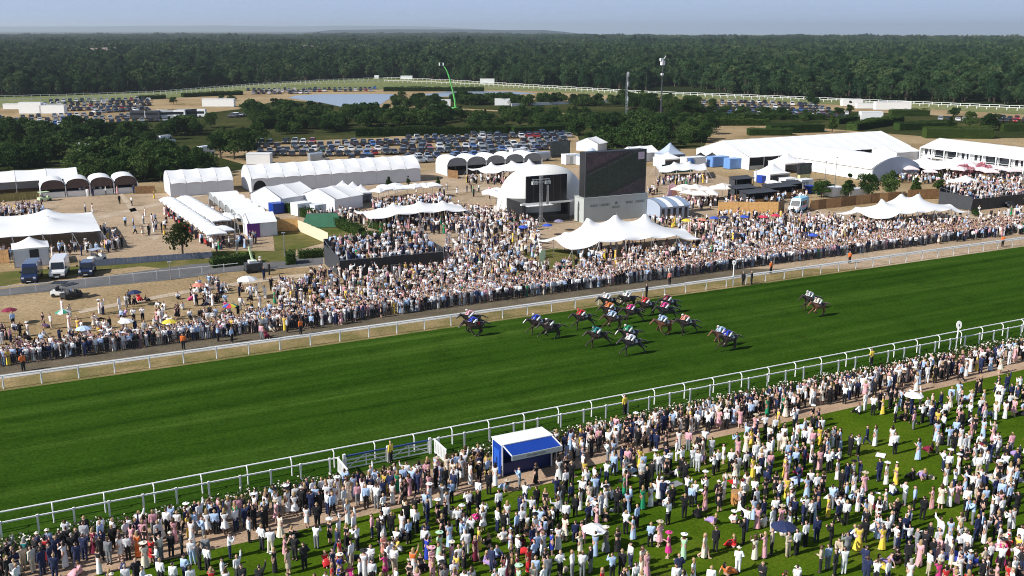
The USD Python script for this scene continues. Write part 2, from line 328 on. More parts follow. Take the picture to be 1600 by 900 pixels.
# ---------------------------------------------------------------- trees
def rot_rand(n, r):
    q = r.normal(size=(n, 4)); q /= np.linalg.norm(q, axis=1)[:, None]; a, b, c, d = q.T
    return np.stack([np.stack([1 - 2 * (c * c + d * d), 2 * (b * c - a * d), 2 * (b * d + a * c)], -1), np.stack([2 * (b * c + a * d), 1 - 2 * (b * b + d * d), 2 * (c * d - a * b)], -1),
                     np.stack([2 * (b * d - a * c), 2 * (c * d + a * b), 1 - 2 * (b * b + c * c)], -1)], 1)
def leaves(p, size, r, outward=None, up=.5):
    """Small leaf-clump faces (bent quads) at the points p."""
    n = len(p); M = rot_rand(n, r); s = size * r.uniform(.6, 1.3, n)[:, None, None]
    q = np.array([[-.5, 0, .0], [0, -.42, .13], [.5, 0, 0], [0, .42, .13]])
    v = np.einsum('nij,kj->nki', M, q) * s + p[:, None]
    if outward is not None:   # turn most faces outwards
        d = outward / (np.linalg.norm(outward, axis=1)[:, None] + 1e-9); nrm = M[:, :, 2]; flip = (nrm * d).sum(1) < 0
        v[flip] = v[flip][:, ::-1]
    f = (np.arange(n) * 4)[:, None] + np.array([0, 1, 2, 3]); f = np.vstack([f[:, [0, 1, 2]], f[:, [0, 2, 3]]])
    return v.reshape(-1, 3), f
def crown_points(n, h0, h1, rad, lobes, r, conic=False):
    cs = []
    for i in range(lobes):
        z = r.uniform(.08, .95); a = r.uniform(0, 2 * PI)
        w = (1 - z) * .95 + .05 if conic else math.sqrt(max(0.05, 1 - (2 * z - .85) ** 2 * .9))
        d = rad * w * r.uniform(.25, .72); cs.append((d * math.cos(a), d * math.sin(a), h0 + (h1 - h0) * z, rad * (.62 * w + .12) * r.uniform(.6, .95)))
    cs = np.array(cs); k = r.integers(0, lobes, n); u = r.normal(size=(n, 3)); u /= np.linalg.norm(u, axis=1)[:, None]
    u[:, 2] = np.where(u[:, 2] < -.35, -u[:, 2], u[:, 2])
    R_ = cs[k, 3] * r.uniform(.72, 1.05, n); p = cs[k, :3] + u * R_[:, None] * [1, 1, .78]
    return p, u, cs
def tree_mesh(seed, h, rad, n, leaf, lobes=9, base=.25, conic=False):
    r = np.random.default_rng(seed); p, u, cs = crown_points(n, h * base, h * .9, rad, lobes, r, conic)
    ok = p[:, 2] > h * base * .6; p, u = p[ok], u[ok]
    v, f = leaves(p, leaf, r, u)
    core = MB().add(v, f)
    for c in cs:   # dense inner twigs: dark faces that stop light through the middle
        q = c[:3] + r.normal(size=(14, 3)) * c[3] * .33; a, b = leaves(q, leaf * 2.4, r); core.add(a, b)
    tr = MB().bar((0, 0, -.2), (0, 0, h * (base + .12)), h * .03 + .05, h * .018 + .02, 7).bar((0, 0, h * (base + .12)), (0, 0, h * .7), h * .018 + .02, .02, 5)
    for c in cs[:5]: tr.bar((0, 0, h * base), c[:3], h * .011 + .015, .015, 5)
    return core, tr
TREES = {}
def tree_kind(key, name, seed, h, rad, n, leaf, m, **k):
    c, tr = tree_mesh(seed, h, rad, n, leaf, **k); cl = kind_of(name)
    obj('crown', c, m, cl); obj('trunk', tr, BARK, cl); TREES[key] = (cl, h, rad)
for i in range(4): tree_kind(('b', i), 'broadleaf_tree', 40 + i, 8.0, 3.6 + .3 * (i % 2), 2600, .42, LEAF, lobes=10 + i, base=.16)
for i in range(3): tree_kind(('s', i), 'bush', 60 + i, 3.6, 2.6, 1300, .34, LEAF, lobes=8 + i, base=.06)
for i in range(2): tree_kind(('c', i), 'conical_tree', 70 + i, 7.0, 2.2, 2200, .34, HEDGE, lobes=13, base=.1, conic=True)

# far woodland: one mass of trees
wood = UsdGeom.PointInstancer.Define(stage, '/World/forest')
data(wood.GetPrim(), 'dense dark green woodland stretching to the horizon behind the racecourse', 'woodland', kind='stuff')
protos = []
def wood_proto(seed, h, rad, n, leaf, lobes, conic=False):
    c, tr = tree_mesh(seed, h, rad, n, leaf, lobes, .03, conic); x = UsdGeom.Xform.Define(stage, f'/World/forest/tree_{len(protos) + 1:03d}')
    obj('crown', c, FOREST, x.GetPrim()); obj('trunk', tr, BARK, x.GetPrim()); protos.append(x.GetPath())
for i in range(5): wood_proto(100 + i, 14, 4.1 + .35 * i, 2000, .55, 14)
for i in range(2): wood_proto(110 + i, 17, 2.9, 1500, .5, 14, True)
for i in range(4):   # stands of several trees, for the far part
    mb, tb = MB(), MB(); r = np.random.default_rng(130 + i)
    for q in range(9):
        c, tr = tree_mesh(140 + 10 * i + q, 13 + r.uniform(-3, 3), 4.6 + r.uniform(-1, 1), 420, 1.15, 9, .03); off = [(q % 3 - 1) * 8.5 + r.uniform(-3, 3), (q // 3 - 1) * 8.5 + r.uniform(-3, 3), 0]
        a, b = c.mesh(); mb.add(a + off, b); a, b = tr.mesh(); tb.add(a + off, b)
    x = UsdGeom.Xform.Define(stage, f'/World/forest/stand_{i + 1:03d}'); obj('crown', mb, FOREST, x.GetPrim()); obj('trunk', tb, BARK, x.GetPrim()); protos.append(x.GetPath())
ea = np.array([math.atan2(p[0] * RT[0] + p[1] * RT[1], p[0] * FW[0] + p[1] * FW[1]) for p in edge]); ed = np.array([np.hypot(*p[:2]) for p in edge])
def terrain(d, a):
    """A low wooded rise under the far part of the forest."""
    t = np.clip((d - 1900) / 2300, 0, 1); t = t * t * (3 - 2 * t)
    return t * (0 + 5 * np.exp(-((a + .05) / .09) ** 2) + 5 * np.exp(-((a - .17) / .16) ** 2) + 5 * (meshkit.noise(np.stack([a * 14, 0 * a, 0 * a], -1), 8) - .5))
aa, dd = np.linspace(-.72, .72, 90), np.r_[np.linspace(1880, 3300, 14), np.linspace(3500, 5200, 8)]; fx, fy = FW[0] / math.hypot(FW[0], FW[1]), FW[1] / math.hypot(FW[0], FW[1]); DG, AG = np.meshgrid(dd, aa, indexing='ij')
obj('hills', MB().grid(np.stack([np.cos(AG) * DG * fx + np.sin(AG) * DG * RT[0], np.cos(AG) * DG * fy + np.sin(AG) * DG * RT[1], terrain(DG, AG) * (DG < 5100) + .05 + crest(DG, AG) - 3 * (DG > 5100)], -1), True), FLOOR, smooth=True, kind='structure', label='low wooded rise under the far forest')
pos, ids, scl, yaw = [], [], [], []
def fill(d0, d1, gap, pid, s, back=0):
    n = int(1.3 * (d1 ** 2 - d0 ** 2) / 2 / gap ** 2 * 1.1)
    a = rng.uniform(-.68, .68, n); d = np.sqrt(rng.uniform(d0 ** 2, d1 ** 2, n)); e = np.interp(a, ea, ed) + 6 + back
    clump = meshkit.noise(np.stack([np.sin(a) * d / 90, np.cos(a) * d / 90, 0 * a], -1), 5)
    keep = (d > e) & (d < np.interp(a, [-.1, .15], [4700, 3300])) & (clump > (.16 if d1 < 3000 else .1)); a, d = a[keep], d[keep]
    fx, fy = FW[0] / math.hypot(FW[0], FW[1]), FW[1] / math.hypot(FW[0], FW[1])
    x = np.cos(a) * d * fx + np.sin(a) * d * RT[0]; y = np.cos(a) * d * fy + np.sin(a) * d * RT[1]
    zz = terrain(d, a) + crest(d, a)
    for q in range(len(x)):
        pos.append((x[q], y[q], zz[q])); ids.append(rng.choice(pid)); k = s * rng.uniform(.62, 1.22) * (1.22 if rng.random() < .05 else 1) * (.85 + .3 * clump[keep][q]); scl.append((k, k, k * rng.uniform(.85, 1.15))); yaw.append(rng.uniform(0, 2 * PI))
fill(430, 1050, 5.6, [0, 1, 2, 3, 4, 0, 1, 2, 3, 4, 5, 6], .86)
fill(1050, 2000, 13, [0, 1, 2, 3, 4, 5, 6, 7, 8, 9, 10, 7, 8, 9, 10], .95)
fill(2000, 4600, 27, [7, 8, 9, 10], .95)
wood.CreatePrototypesRel().SetTargets(protos)
wood.CreateProtoIndicesAttr(Vt.IntArray([int(i) for i in ids]))
wood.CreatePositionsAttr(Vt.Vec3fArray.FromNumpy(np.array(pos, np.float32)))
wood.CreateScalesAttr(Vt.Vec3fArray.FromNumpy(np.array(scl, np.float32)))
wood.CreateOrientationsAttr(Vt.QuathArray([Gf.Quath(math.cos(a / 2), 0, 0, math.sin(a / 2)) for a in yaw]))

# blue hills beyond the forest, on the left
def ridge(name, d, h, a0, a1, seed, m, depth):
    a = np.linspace(a0, a1, 160); fx, fy = np.array([FW[0], FW[1]]) / math.hypot(FW[0], FW[1])
    env = np.clip(np.minimum((a - a0), (a1 - a)) / (.16 * (a1 - a0)), 0, 1)
    hh = h * env * (.62 + .5 * meshkit.fbm(np.stack([a * 9, 0 * a, 0 * a], -1), 4, seed))
    rows = []
    for k, (dd, w) in enumerate(((0, 0), (.25, .6), (.5, 1), (.75, .7), (1, 0))):
        D = d + depth * dd; rows.append(np.stack([np.cos(a) * D * fx + np.sin(a) * D * RT[0], np.cos(a) * D * fy + np.sin(a) * D * RT[1], hh * w - .5], -1))
    obj(name, MB().grid(rows), m, smooth=True, kind='structure', label='low blue wooded ridge on the horizon at the left')
HILL = mat('far_hills', (.028, .045, .055), .9, .3, .004)
ridge('hills', 19000, 105, -.62, .02, 3, HILL, 2500)
ridge('hills', 5600, 34, -.22, .08, 9, HILL, 1200)
# air: haze over the whole place
haze_m = usdkit.material(stage, '/World/Looks/haze', {'v': ('principled_volume', dict(color=(.84, .935, 1.0), density=.000085, anisotropy=.3))}, [], volume='v.volume')
obj('haze', MB().box((-27000, -27000, -95), (27000, 27000, 150)), haze_m, kind='stuff', label='thin summer haze over the racecourse and woods', cat='haze')
# ---------------------------------------------------------------- trees, bushes and hedges of the middle distance
def inside(poly, x, y):
    c = False; n = len(poly)
    for i in range(n):
        (x0, y0), (x1, y1) = poly[i], poly[(i + 1) % n]
        if (y0 > y) != (y1 > y) and x < (x1 - x0) * (y - y0) / (y1 - y0) + x0: c = not c
    return c
def scatter(pxpoly, n, r, gap=0.0, tries=60):
    """n ground points spread evenly over an area given by its outline."""
    poly = [tuple(at(*p)[:2]) for p in pxpoly]; xs, ys = zip(*poly); out = []
    for _ in range(n * tries):
        if len(out) >= n: break
        x, y = r.uniform(min(xs), max(xs)), r.uniform(min(ys), max(ys))
        if inside(poly, x, y) and (not gap or all((x - a) ** 2 + (y - b) ** 2 > gap * gap for a, b in out[-160:])): out.append((x, y))
    return out
TK = [k for k in TREES]
def plant(p, h, key, label, cat, group=None, name=None):
    cl, h0, rad = TREES[key]; s = h / h0; q = s * rnd.uniform(.85, 1.2)
    return copy(cl, name or cl.GetName().rstrip('_0123456789'), (p[0], p[1], 0), rnd.uniform(0, 6.28), (q, q, s), label, cat, group)
def grove(pxpoly, n, keys, h0, h1, gap, label, cat, group):
    r = random.Random(n * 31 + len(group))
    pts = scatter(pxpoly, n, r, gap); q1, q2 = np.quantile([x for x, y in pts], (.33, .67))
    for x, y in pts:
        h = r.uniform(h0, h1); k = r.choice(keys); tall = ('tall ', 'low ', '')[0 if h > h0 + .62 * (h1 - h0) else 1 if h < h0 + .3 * (h1 - h0) else 2]; part = ', left part' if x < q1 else ', middle part' if x < q2 else ', right part'
        plant((x, y), h, k, tall + label + part, cat, tall + group + part)
B = [('b', i) for i in range(4)]; S = [('s', i) for i in range(3)]; C = [('c', i) for i in range(2)]
grove([(-40, 214), (60, 208), (200, 206), (330, 200), (345, 206), (300, 215), (240, 222), (228, 252), (150, 258), (110, 240), (60, 245), (0, 238)], 84, B + S, 3.0, 6.4, 2.9, 'dark bushy tree in the thicket at the far left', 'tree', 'trees of the thicket at the far left')
grove([(115, 262), (230, 250), (300, 262), (330, 268), (330, 276), (245, 284), (150, 288), (115, 280)], 30, B + S, 4.5, 7, 3.0, 'dark bushy tree behind the brown arched bar tents', 'tree', 'trees behind the arched bar tents')
grove([(-60, 262), (90, 240), (100, 252), (60, 262), (-60, 275)], 16, B + S, 4, 6, 3.0, 'bushy tree behind the long tent at the left edge', 'tree', 'trees at the left edge')
for i, (x, y, h) in enumerate([(345, 247, 7.6), (366, 249, 8.0), (388, 243, 7.2), (352, 236, 7.4), (380, 232, 7.0), (402, 226, 6.5)]):
    plant(at(x, y), h, B[i % 4], 'large dark rounded tree in the clump beside the left end of the car park', 'tree', 'clump of large trees left of the car park')
grove([(385, 174), (430, 169), (470, 173), (540, 178), (600, 177), (690, 180), (725, 188), (700, 197), (600, 204), (470, 209), (405, 212), (390, 200)], 112, B + S, 3.8, 6.2, 3.0, 'bushy tree in the wood between car park and lake', 'tree', 'trees between car park and lake')
grove([(606, 170), (622, 162), (690, 161), (690, 169), (640, 174)], 20, B, 4, 6, 3.6, 'dark green tree on the right shore of the lake', 'tree', 'trees on the right shore of the lake')
grove([(700, 158), (760, 160), (980, 163), (985, 168), (760, 165), (700, 164)], 44, B + S, 4, 5.6, 3.2, 'dark tree in the belt right of the lime boom lift', 'tree', 'tree belt right of the boom lift')
grove([(960, 163), (1050, 168), (1120, 176), (1060, 182), (1010, 180)], 24, B, 6, 8, 4.0, 'tree in the belt between the two masts', 'tree', 'trees between the two masts')
grove([(740, 186), (800, 178), (900, 182), (1000, 188), (1100, 186), (1110, 194), (1000, 197), (880, 198), (760, 198)], 34, S + C, 3.2, 5, 4.2, 'dark bush scattered above the long hedge', 'bush', 'scattered bushes above the long hedge')
grove([(735, 190), (800, 184), (900, 186), (1000, 192), (1110, 189), (1200, 190), (1200, 195), (1100, 199), (900, 202), (735, 203)], 70, B + S, 2.8, 4.4, 3.4, 'green tree in the belt behind the long hedge', 'tree', 'tree belt behind the long hedge')
grove([(902, 210), (950, 200), (1060, 200), (1110, 206), (1112, 226), (1080, 236), (960, 237), (905, 230)], 48, B + S, 4, 6.2, 3.0, 'dense bush in the clump behind the giant screen', 'bush', 'bush clump behind the giant screen')
grove([(1060, 172), (1160, 176), (1270, 182), (1280, 190), (1120, 186)], 30, B + S, 2.2, 3.6, 4.0, 'green tree before the far right car park', 'tree', 'trees in front of the far right car park')
for x, y, h, k, l in [(1300, 207, 7.2, ('c', 0), 'tall dark conical tree behind the left end of the big white halls'), (1327, 179, 6.0, ('c', 1), 'dark pointed tree by the white trucks near the far bend'),
                      (1310, 183, 4.5, B[0], 'round green tree left of the pointed tree by the white trucks'), (1484, 204, 6.0, ('c', 0), 'first dark tree from the left above the right hand hedge row'),
                      (1516, 204, 6.6, B[1], 'broad dark tree, middle of three above the right hand hedge row'), (1547, 204, 6.4, B[2], 'right one of three dark trees above the right hand hedge row'),
                      (1490, 182, 3.5, S[0], 'small dark bush on the sandy yard at the far right'), (1270, 159, 4, S[1], 'low bush beside the far course at the right'), (1275, 165, 3.2, S[2], 'low bush under the far right rail'),
                      (271, 163, 4.0, B[0], 'lone round bush left of the small white trailer on the far field'), (347, 161, 3.8, B[1], 'lone bush on the dark far field left of the lake'), (361, 158, 3.0, S[1], 'smaller lone bush on the dark far field left of the lake')]:
    plant(at(x, y), h, k, l, 'tree' if 'tree' in l else 'bush')
for i, x in enumerate((1283, 1325, 1356, 1392, 1430, 1466)):
    plant(at(x, (309, 308, 306, 307, 306, 303)[i]), (4.2, 5.4, 5.0, 5.6, 4.9, 4.6)[i], C[i % 2] if i in (1, 4, 5) else B[i % 4], ['leftmost', 'second from left', 'third from left', 'fourth from left', 'fifth from left', 'rightmost'][i] + ' of six trees along the brown fence before the white halls', 'tree', 'six trees along the brown fence')
lone = tree_kind('lone', 'young_tree', 91, 5.6, 2.3, 1500, .30, foliage('young_leaves', [(.04, .055, .015), (.07, .08, .022), (.10, .105, .03)], 1.5), lobes=9, base=.24)
plant(at(286, 403), 5.7, 'lone', 'lone young olive green tree on the earth by the parasol rows', 'tree')
plant(at(608, 294), 3.2, C[0], 'small conical tree left of two by the parasol crowd near the long marquee', 'tree')
plant(at(638, 290), 2.4, C[1], 'smallest conical tree in front of the right end of the long marquee', 'tree')
plant(at(684, 293), 3.0, C[0], 'small tree at the open ground left of the grey arched tents', 'tree')
for x, y, l in ((1305, 352, 'small clipped bush left of the right hand stretch tent'), (1381, 372, 'small clipped bush in front of the right hand stretch tent'), (1524, 338, 'small clipped bush below the right hand stand'), (808, 415, 'small bush on the grass below the peaked stretch tent')):
    plant(at(x, y), 1.3, S[0], l, 'bush')

def hedge(a, b, h, w, label, leaf=.22, dens=26, z0=0):
    a, b = np.array(a[:2], float), np.array(b[:2], float); L = np.linalg.norm(b - a); rz = math.atan2(*(b - a)[::-1])
    t = thing('hedge', label, 'hedge', (*a, z0), rz); r = np.random.default_rng(int(L * 100) + 3)
    n = int(min(11000, (L * h * 2 + L * w) * dens)); k = r.integers(0, 3, n); x, u, q = r.uniform(0, L, n), r.uniform(0, 1, n), r.normal(0, .05, n)
    side = r.choice([-1, 1], n)
    lump = (meshkit.noise(np.stack([x * .6, u * 0, u * 0], -1), 6) - .5) * .28 * h; p = np.where((k < 2)[:, None], np.stack([x, side * (w / 2 + q + lump * .4), u * (h + lump)], -1), np.stack([x, (u - .5) * w, h + q + lump], -1)); o = np.where((k < 2)[:, None], np.stack([0 * x, side, .2 + 0 * x], -1), [0, 0, 1.0])
    e = r.integers(0, int(n * .06) + 2, 1)[0] + 20; pe = np.stack([r.choice([0, L], e), (r.uniform(0, 1, e) - .5) * w, r.uniform(0, h, e)], -1)
    v, f = leaves(np.vstack([p, pe]), leaf * (1.7 if L > 25 else 1), r, np.vstack([o, np.tile([0, 0, 1.0], (e, 1))]))
    obj('foliage', (v, f), HEDGE, t); obj('core', MB().box((.1, -w / 2 + .16, 0), (L - .1, w / 2 - .16, h * .84)), HEDGE, t)
H = lambda x0, y0, x1, y1, h, w, l: hedge(at(x0, y0), at(x1, y1), h, w, l)
H(556, 213, 800, 209, 2.6, 3, 'long clipped hedge along the back of the car park, left part')
H(800, 210, 898, 205, 2.6, 3, 'clipped hedge behind the right end of the car park')
H(1040, 196, 1200, 196, 2.2, 3, 'clipped hedge right of the two masts')
H(1100, 186, 1290, 187, 2.0, 3, 'low hedge in front of the far right car park')
H(1200, 208, 1284, 206, 3.0, 4, 'thick clipped hedge left of the tall conical tree')
H(1303, 194, 1342, 189, 2.4, 4, 'short clipped hedge right of the tall conical tree')
H(1330, 204, 1404, 192, 2.6, 4, 'slanting clipped hedge right of the tall conical tree')
H(1400, 203, 1490, 201, 2.6, 4, 'clipped hedge below the sandy yard at the right')
H(1443, 215, 1548, 216, 3.4, 5, 'long dark clipped hedge right behind the peak of the white halls')
H(1563, 205, 1660, 205, 2.8, 4, 'dark clipped hedge at the right edge')
H(1390, 181, 1450, 181, 2.6, 4, 'dark clipped hedge beside the far bend at the right')
H(1168, 211, 1236, 211, 2.2, 4, 'hedge above the roof of the left white hall')
H(600, 142.5, 756, 142.5, 2.2, 3, 'thin dark hedge along the back shore of the lake')
H(215, 156, 258, 154, 2.0, 3, 'short dark hedge by the far left bend')
H(285, 152, 378, 148, 2.0, 3, 'long dark hedge by the far bend left of the lake')
H(330, 418, 398, 410, 1.5, 1.6, 'dark clipped hedge beside the asphalt road near the white lift')
H(446, 412, 463, 411, 1.9, 2.2, 'square block of dark hedge by the road left of the black stand')
H(466, 404, 506, 401, 1.3, 1.2, 'low dark hedge running to the black stand')
H(446, 330, 500, 345, 1.6, 1.6, 'upper olive green hedge beside the white tent cluster')
H(508, 345, 566, 370, 1.6, 1.6, 'long olive green hedge sloping down to the black stand')
H(566, 372, 625, 374, 1.2, 1.2, 'low hedge behind the black stand')
H(578, 355, 606, 362, 1.3, 1.3, 'short hedge before the crowded stretch tent')
# ---------------------------------------------------------------- tents and buildings
def marquee(name, label, cat, x, y, w, d, eave, ridge, bays, rz=0.0, profile='barrel', scallop=.18, front=None, sides=(1, 1), back=1, wall=None, roofm=None, over=.35, arch=(), trim=None, group=None, sag=.14):
    """A frame tent: one roof panel and one wall panel per bay. front: None closed, 'open', or 'windows'."""
    t = thing(name, label, cat, (x, y, 0), rz, group); bw = w / bays; wall = wall or SHADEW; roofm = roofm or WHITE
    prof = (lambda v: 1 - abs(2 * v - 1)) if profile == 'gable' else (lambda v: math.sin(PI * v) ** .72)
    vs = np.linspace(0, 1, 17)
    for b in range(bays):
        us = np.linspace(0, 1, 9); g = np.zeros((len(vs), len(us), 3))
        for i, v in enumerate(vs):
            for j, u in enumerate(us):
                k = math.sin(PI * u); rim = abs(2 * v - 1) ** 6
                yy = -over + (d + 2 * over) * v
                z = eave + (ridge - eave) * prof(v) - sag * k * (1 - rim) + scallop * k * rim - (over * .25) * rim
                g[i, j] = (b * bw + .015 + (bw - .03) * u, yy, z)
        obj('roof_panel', MB().sheet(g, .03), roofm if not isinstance(roofm, list) else roofm[b % len(roofm)], t, smooth=40)
        if b in arch:     # an arched doorway through the front panel
            pts = [(b * bw, 0), (b * bw, eave + .05), ((b + 1) * bw, eave + .05), ((b + 1) * bw, 0), ((b + .92) * bw, 0)] + [((b + .5 + .42 * math.cos(a)) * bw, (eave - .45) * math.sin(a) ** .7) for a in np.linspace(.05, PI - .05, 14)] + [((b + .08) * bw, 0)]
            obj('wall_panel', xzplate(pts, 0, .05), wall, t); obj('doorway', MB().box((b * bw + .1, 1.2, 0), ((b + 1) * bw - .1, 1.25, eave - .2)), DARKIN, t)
        elif front == 'open':
            obj('post', MB().box((b * bw - .06, -.06, 0), (b * bw + .06, .06, eave)), PLASTIC, t)
        else:
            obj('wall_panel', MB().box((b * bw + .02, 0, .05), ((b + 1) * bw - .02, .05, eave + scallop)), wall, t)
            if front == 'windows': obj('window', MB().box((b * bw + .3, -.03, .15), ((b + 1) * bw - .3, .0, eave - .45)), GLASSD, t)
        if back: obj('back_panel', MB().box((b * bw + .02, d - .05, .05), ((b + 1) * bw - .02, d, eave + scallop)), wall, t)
    rib = MB()
    for b in range(bays + 1):
        for v0, v1 in zip(vs[:-1:2], vs[2::2]): rib.bar((b * bw, -over + (d + 2 * over) * v0, eave + (ridge - eave) * prof(v0) - .03), (b * bw, -over + (d + 2 * over) * v1, eave + (ridge - eave) * prof(v1) - .03), .05, n=4)
        rib.bar((b * bw, 0.04, 0), (b * bw, 0.04, eave), .05, n=4).bar((b * bw, d - .04, 0), (b * bw, d - .04, eave), .05, n=4)
    obj('frame', rib, trim or STEEL, t)
    for s, xx in zip(sides, (0.0, w)):
        if not s: continue
        pts = [(0, .05)] + [(d * v, eave + (ridge - eave) * prof(v) - .08) for v in np.linspace(0, 1, 15)] + [(d, .05)]
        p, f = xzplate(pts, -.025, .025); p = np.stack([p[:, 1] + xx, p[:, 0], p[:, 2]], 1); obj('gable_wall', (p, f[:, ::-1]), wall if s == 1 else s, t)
    return t

def arch_row(name, label, x, y, bw, bays, d, spring, top, panel, counter=None, rz=0.0, first_open=False):
    """Linked barrel vaults with an arched front each."""
    t = thing(name, label, 'tent', (x, y, 0), rz)
    for b in range(bays):
        us = np.linspace(0, 1, 15); g = []
        arc = lambda u: spring + (top - spring) * math.sqrt(max(0, 1 - (2 * u - 1) ** 2)) ** .85
        for v in (0, .3, .6, 1): g.append([(b * bw + bw * u, d * v, arc(u) + (.0 if v in (0, 1) else -.05)) for u in us])
        obj('roof_vault', MB().sheet(np.array(g), .04), WHITE, t, smooth=40)
        pts = [(b * bw + .1, spring - .5)] + [(b * bw + bw * u, arc(u) - .1) for u in us[1:-1]] + [((b + 1) * bw - .1, spring - .5)]
        obj('arch_panel', xzplate(pts, .12, .17), panel, t)
        if counter and not (first_open and b == 0):
            obj('counter', MB().box((b * bw + .25, .25, 0), ((b + 1) * bw - .25, .8, 1.1)).box((b * bw + .2, .18, 1.1), ((b + 1) * bw - .2, .9, 1.16)), counter, t)
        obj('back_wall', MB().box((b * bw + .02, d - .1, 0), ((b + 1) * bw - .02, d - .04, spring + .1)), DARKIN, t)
    for b in range(bays + 1):
        obj('post', MB().box((b * bw - .09, .0, 0), (b * bw + .09, .18, spring)).box((b * bw - .14, -.1, 0), (b * bw + .14, .22, .3)), PLASTIC, t)
    for xx in (0, bw * bays): obj('side_wall', MB().box((xx - .03, .2, 0), (xx + .03, d, spring)), SHADEW, t)
    return t

def stretch(name, label, corners, rim, peaks, sagrim=.35, nx=26, ny=16, group=None, poles=True, inner=.9):
    """A tensioned canopy: a membrane relaxed between raised peaks and rim poles. corners: four (x, y, z), front left, front right, back right, back left."""
    A, B_, C_, D_ = [np.array(c, float) for c in corners]; base = np.array([A[0], A[1], 0]); g = np.zeros((ny, nx, 3)); fix = np.zeros((ny, nx), bool)
    for i in range(ny):
        for j in range(nx):
            v, u = i / (ny - 1), j / (nx - 1); g[i, j] = (A * (1 - u) + B_ * u) * (1 - v) + (D_ * (1 - u) + C_ * u) * v
            e = min(u, 1 - u, v, 1 - v); c = (A + B_ + C_ + D_) / 4
    def edge_z(u, z0, z1, n):
        k = u * (n + 1); f = k % 1 if k < n + 1 else 0; base_ = max(z0, z1, rim) if 0 < round(k) < n + 1 else None
        zz = np.interp(u, [0, 1 / (n + 1), n / (n + 1), 1], [z0, rim, rim, z1]); return zz - sagrim * math.sin(PI * f)
    nf, ns = max(2, int(np.linalg.norm(B_ - A) / 4.5)), max(1, int(np.linalg.norm(D_ - A) / 5))
    mid = (A + B_ + C_ + D_) / 4
    for j in range(nx):
        u = j / (nx - 1)
        for i, (p, q) in ((0, (A, B_)), (ny - 1, (D_, C_))):
            g[i, j, 2] = edge_z(u, p[2], q[2], nf); fix[i, j] = True
            f = (u * (nf + 1)) % 1; g[i, j, :2] += (mid[:2] - g[i, j, :2]) / np.linalg.norm(mid[:2] - g[i, j, :2]) * inner * .5 * math.sin(PI * f)
    for i in range(1, ny - 1):
        v = i / (ny - 1)
        for j, (p, q) in ((0, (A, D_)), (nx - 1, (B_, C_))):
            g[i, j, 2] = edge_z(v, p[2], q[2], ns); fix[i, j] = True
    pk = []
    for x, y, z in peaks:
        d = np.hypot(g[..., 0] - x, g[..., 1] - y); d[0] = d[-1] = 99; d[:, 0] = d[:, -1] = 99; i, j = np.unravel_index(d.argmin(), d.shape); g[i, j] = (x, y, z); fix[i, j] = True; pk.append((x, y, z))
    z = g[..., 2]; z[~fix] = rim + .8
    for _ in range(500):
        m = (np.roll(z, 1, 0) + np.roll(z, -1, 0) + np.roll(z, 1, 1) + np.roll(z, -1, 1)) / 4; z[~fix] = m[~fix]
    # finer mesh, so that the peaks curve
    from scipy.ndimage import zoom
    g2 = np.stack([zoom(g[..., k], 2, order=1, grid_mode=False) for k in range(3)], -1)
    t = thing(name, label, 'tent', base, group=group)
    obj('canopy', MB().sheet(g2 - base, .035), WHITE, t, smooth=50)
    if poles:
        for x, y, zz in pk: obj('peak_pole', MB().bar(np.array([x, y, 0]) - base, np.array([x, y, zz - .06]) - base, .07), STEEL, t)
        for i, n in ((0, nf), (ny - 1, nf)):
            for k in range(0, n + 2):
                j = round(k / (n + 1) * (nx - 1)); p = g[i, j] - base; o = (g[i, j, :2] - mid[:2]); o = o / np.linalg.norm(o)
                obj('edge_pole', MB().bar((p[0] + .02 * o[0], p[1] + .02 * o[1], 0), p + [0, 0, .06], .05), STEEL, t)
                obj('guy_rope', MB().bar(p, (p[0] + o[0] * 1.5, p[1] + o[1] * 1.5, 0), .018, n=4), PLASTIC, t)
        for j in (0, nx - 1):
            for k in range(1, ns + 1):
                i = round(k / (ns + 1) * (ny - 1)); p = g[i, j] - base; obj('edge_pole', MB().bar((p[0], p[1], 0), p + [0, 0, .06], .05), STEEL, t)
    return t

def pagoda(name, label, cx, cy, w, eave, top, m=None, rz=0.0, walls=True, wm=None, cat='tent', group=None, closed=False):
    t = thing(name, label, cat, (cx, cy, 0), rz, group); m = m or WHITE; h = w / 2; n = 9
    us = np.linspace(-1, 1, 17); g = np.zeros((17, 17, 3))
    for i, a in enumerate(us):
        for j, b in enumerate(us):
            r = max(abs(a), abs(b)); g[i, j] = (b * (h + .15), a * (h + .15), eave + (top - eave) * (1 - r) ** 1.55 + (.05 * (1 - min(abs(a), abs(b)) / max(r, 1e-6))) * r)
    obj('canopy', MB().sheet(g, .03), m, t, smooth=40)
    for a in (-1, 1):
        for b in (-1, 1): obj('post', MB().box((a * h - .05, b * h - .05, 0), (a * h + .05, b * h + .05, eave)), STEEL, t)
    v = MB()
    for a, b in ((-1, 0), (1, 0), (0, -1), (0, 1)):
        v.box((a * h - (h if a == 0 else .03), b * h - (h if b == 0 else .03), eave - .3), (a * h + (h if a == 0 else .03), b * h + (h if b == 0 else .03), eave + .03))
    obj('valance', v, m, t)
    if walls:
        for s, ((x0, y0), (x1, y1)) in enumerate((((-h, h - .06), (h, h - .02)), ((-h + .02, -h), (-h + .06, h)), ((h - .06, -h), (h - .02, h)), ((-h, -h + .02), (h, -h + .06)))):
            if s == 3 and not closed: continue
            obj('wall_panel', MB().box((x0, y0, .03), (x1, y1, eave - .1)), wm or SHADEW, t)
    return t

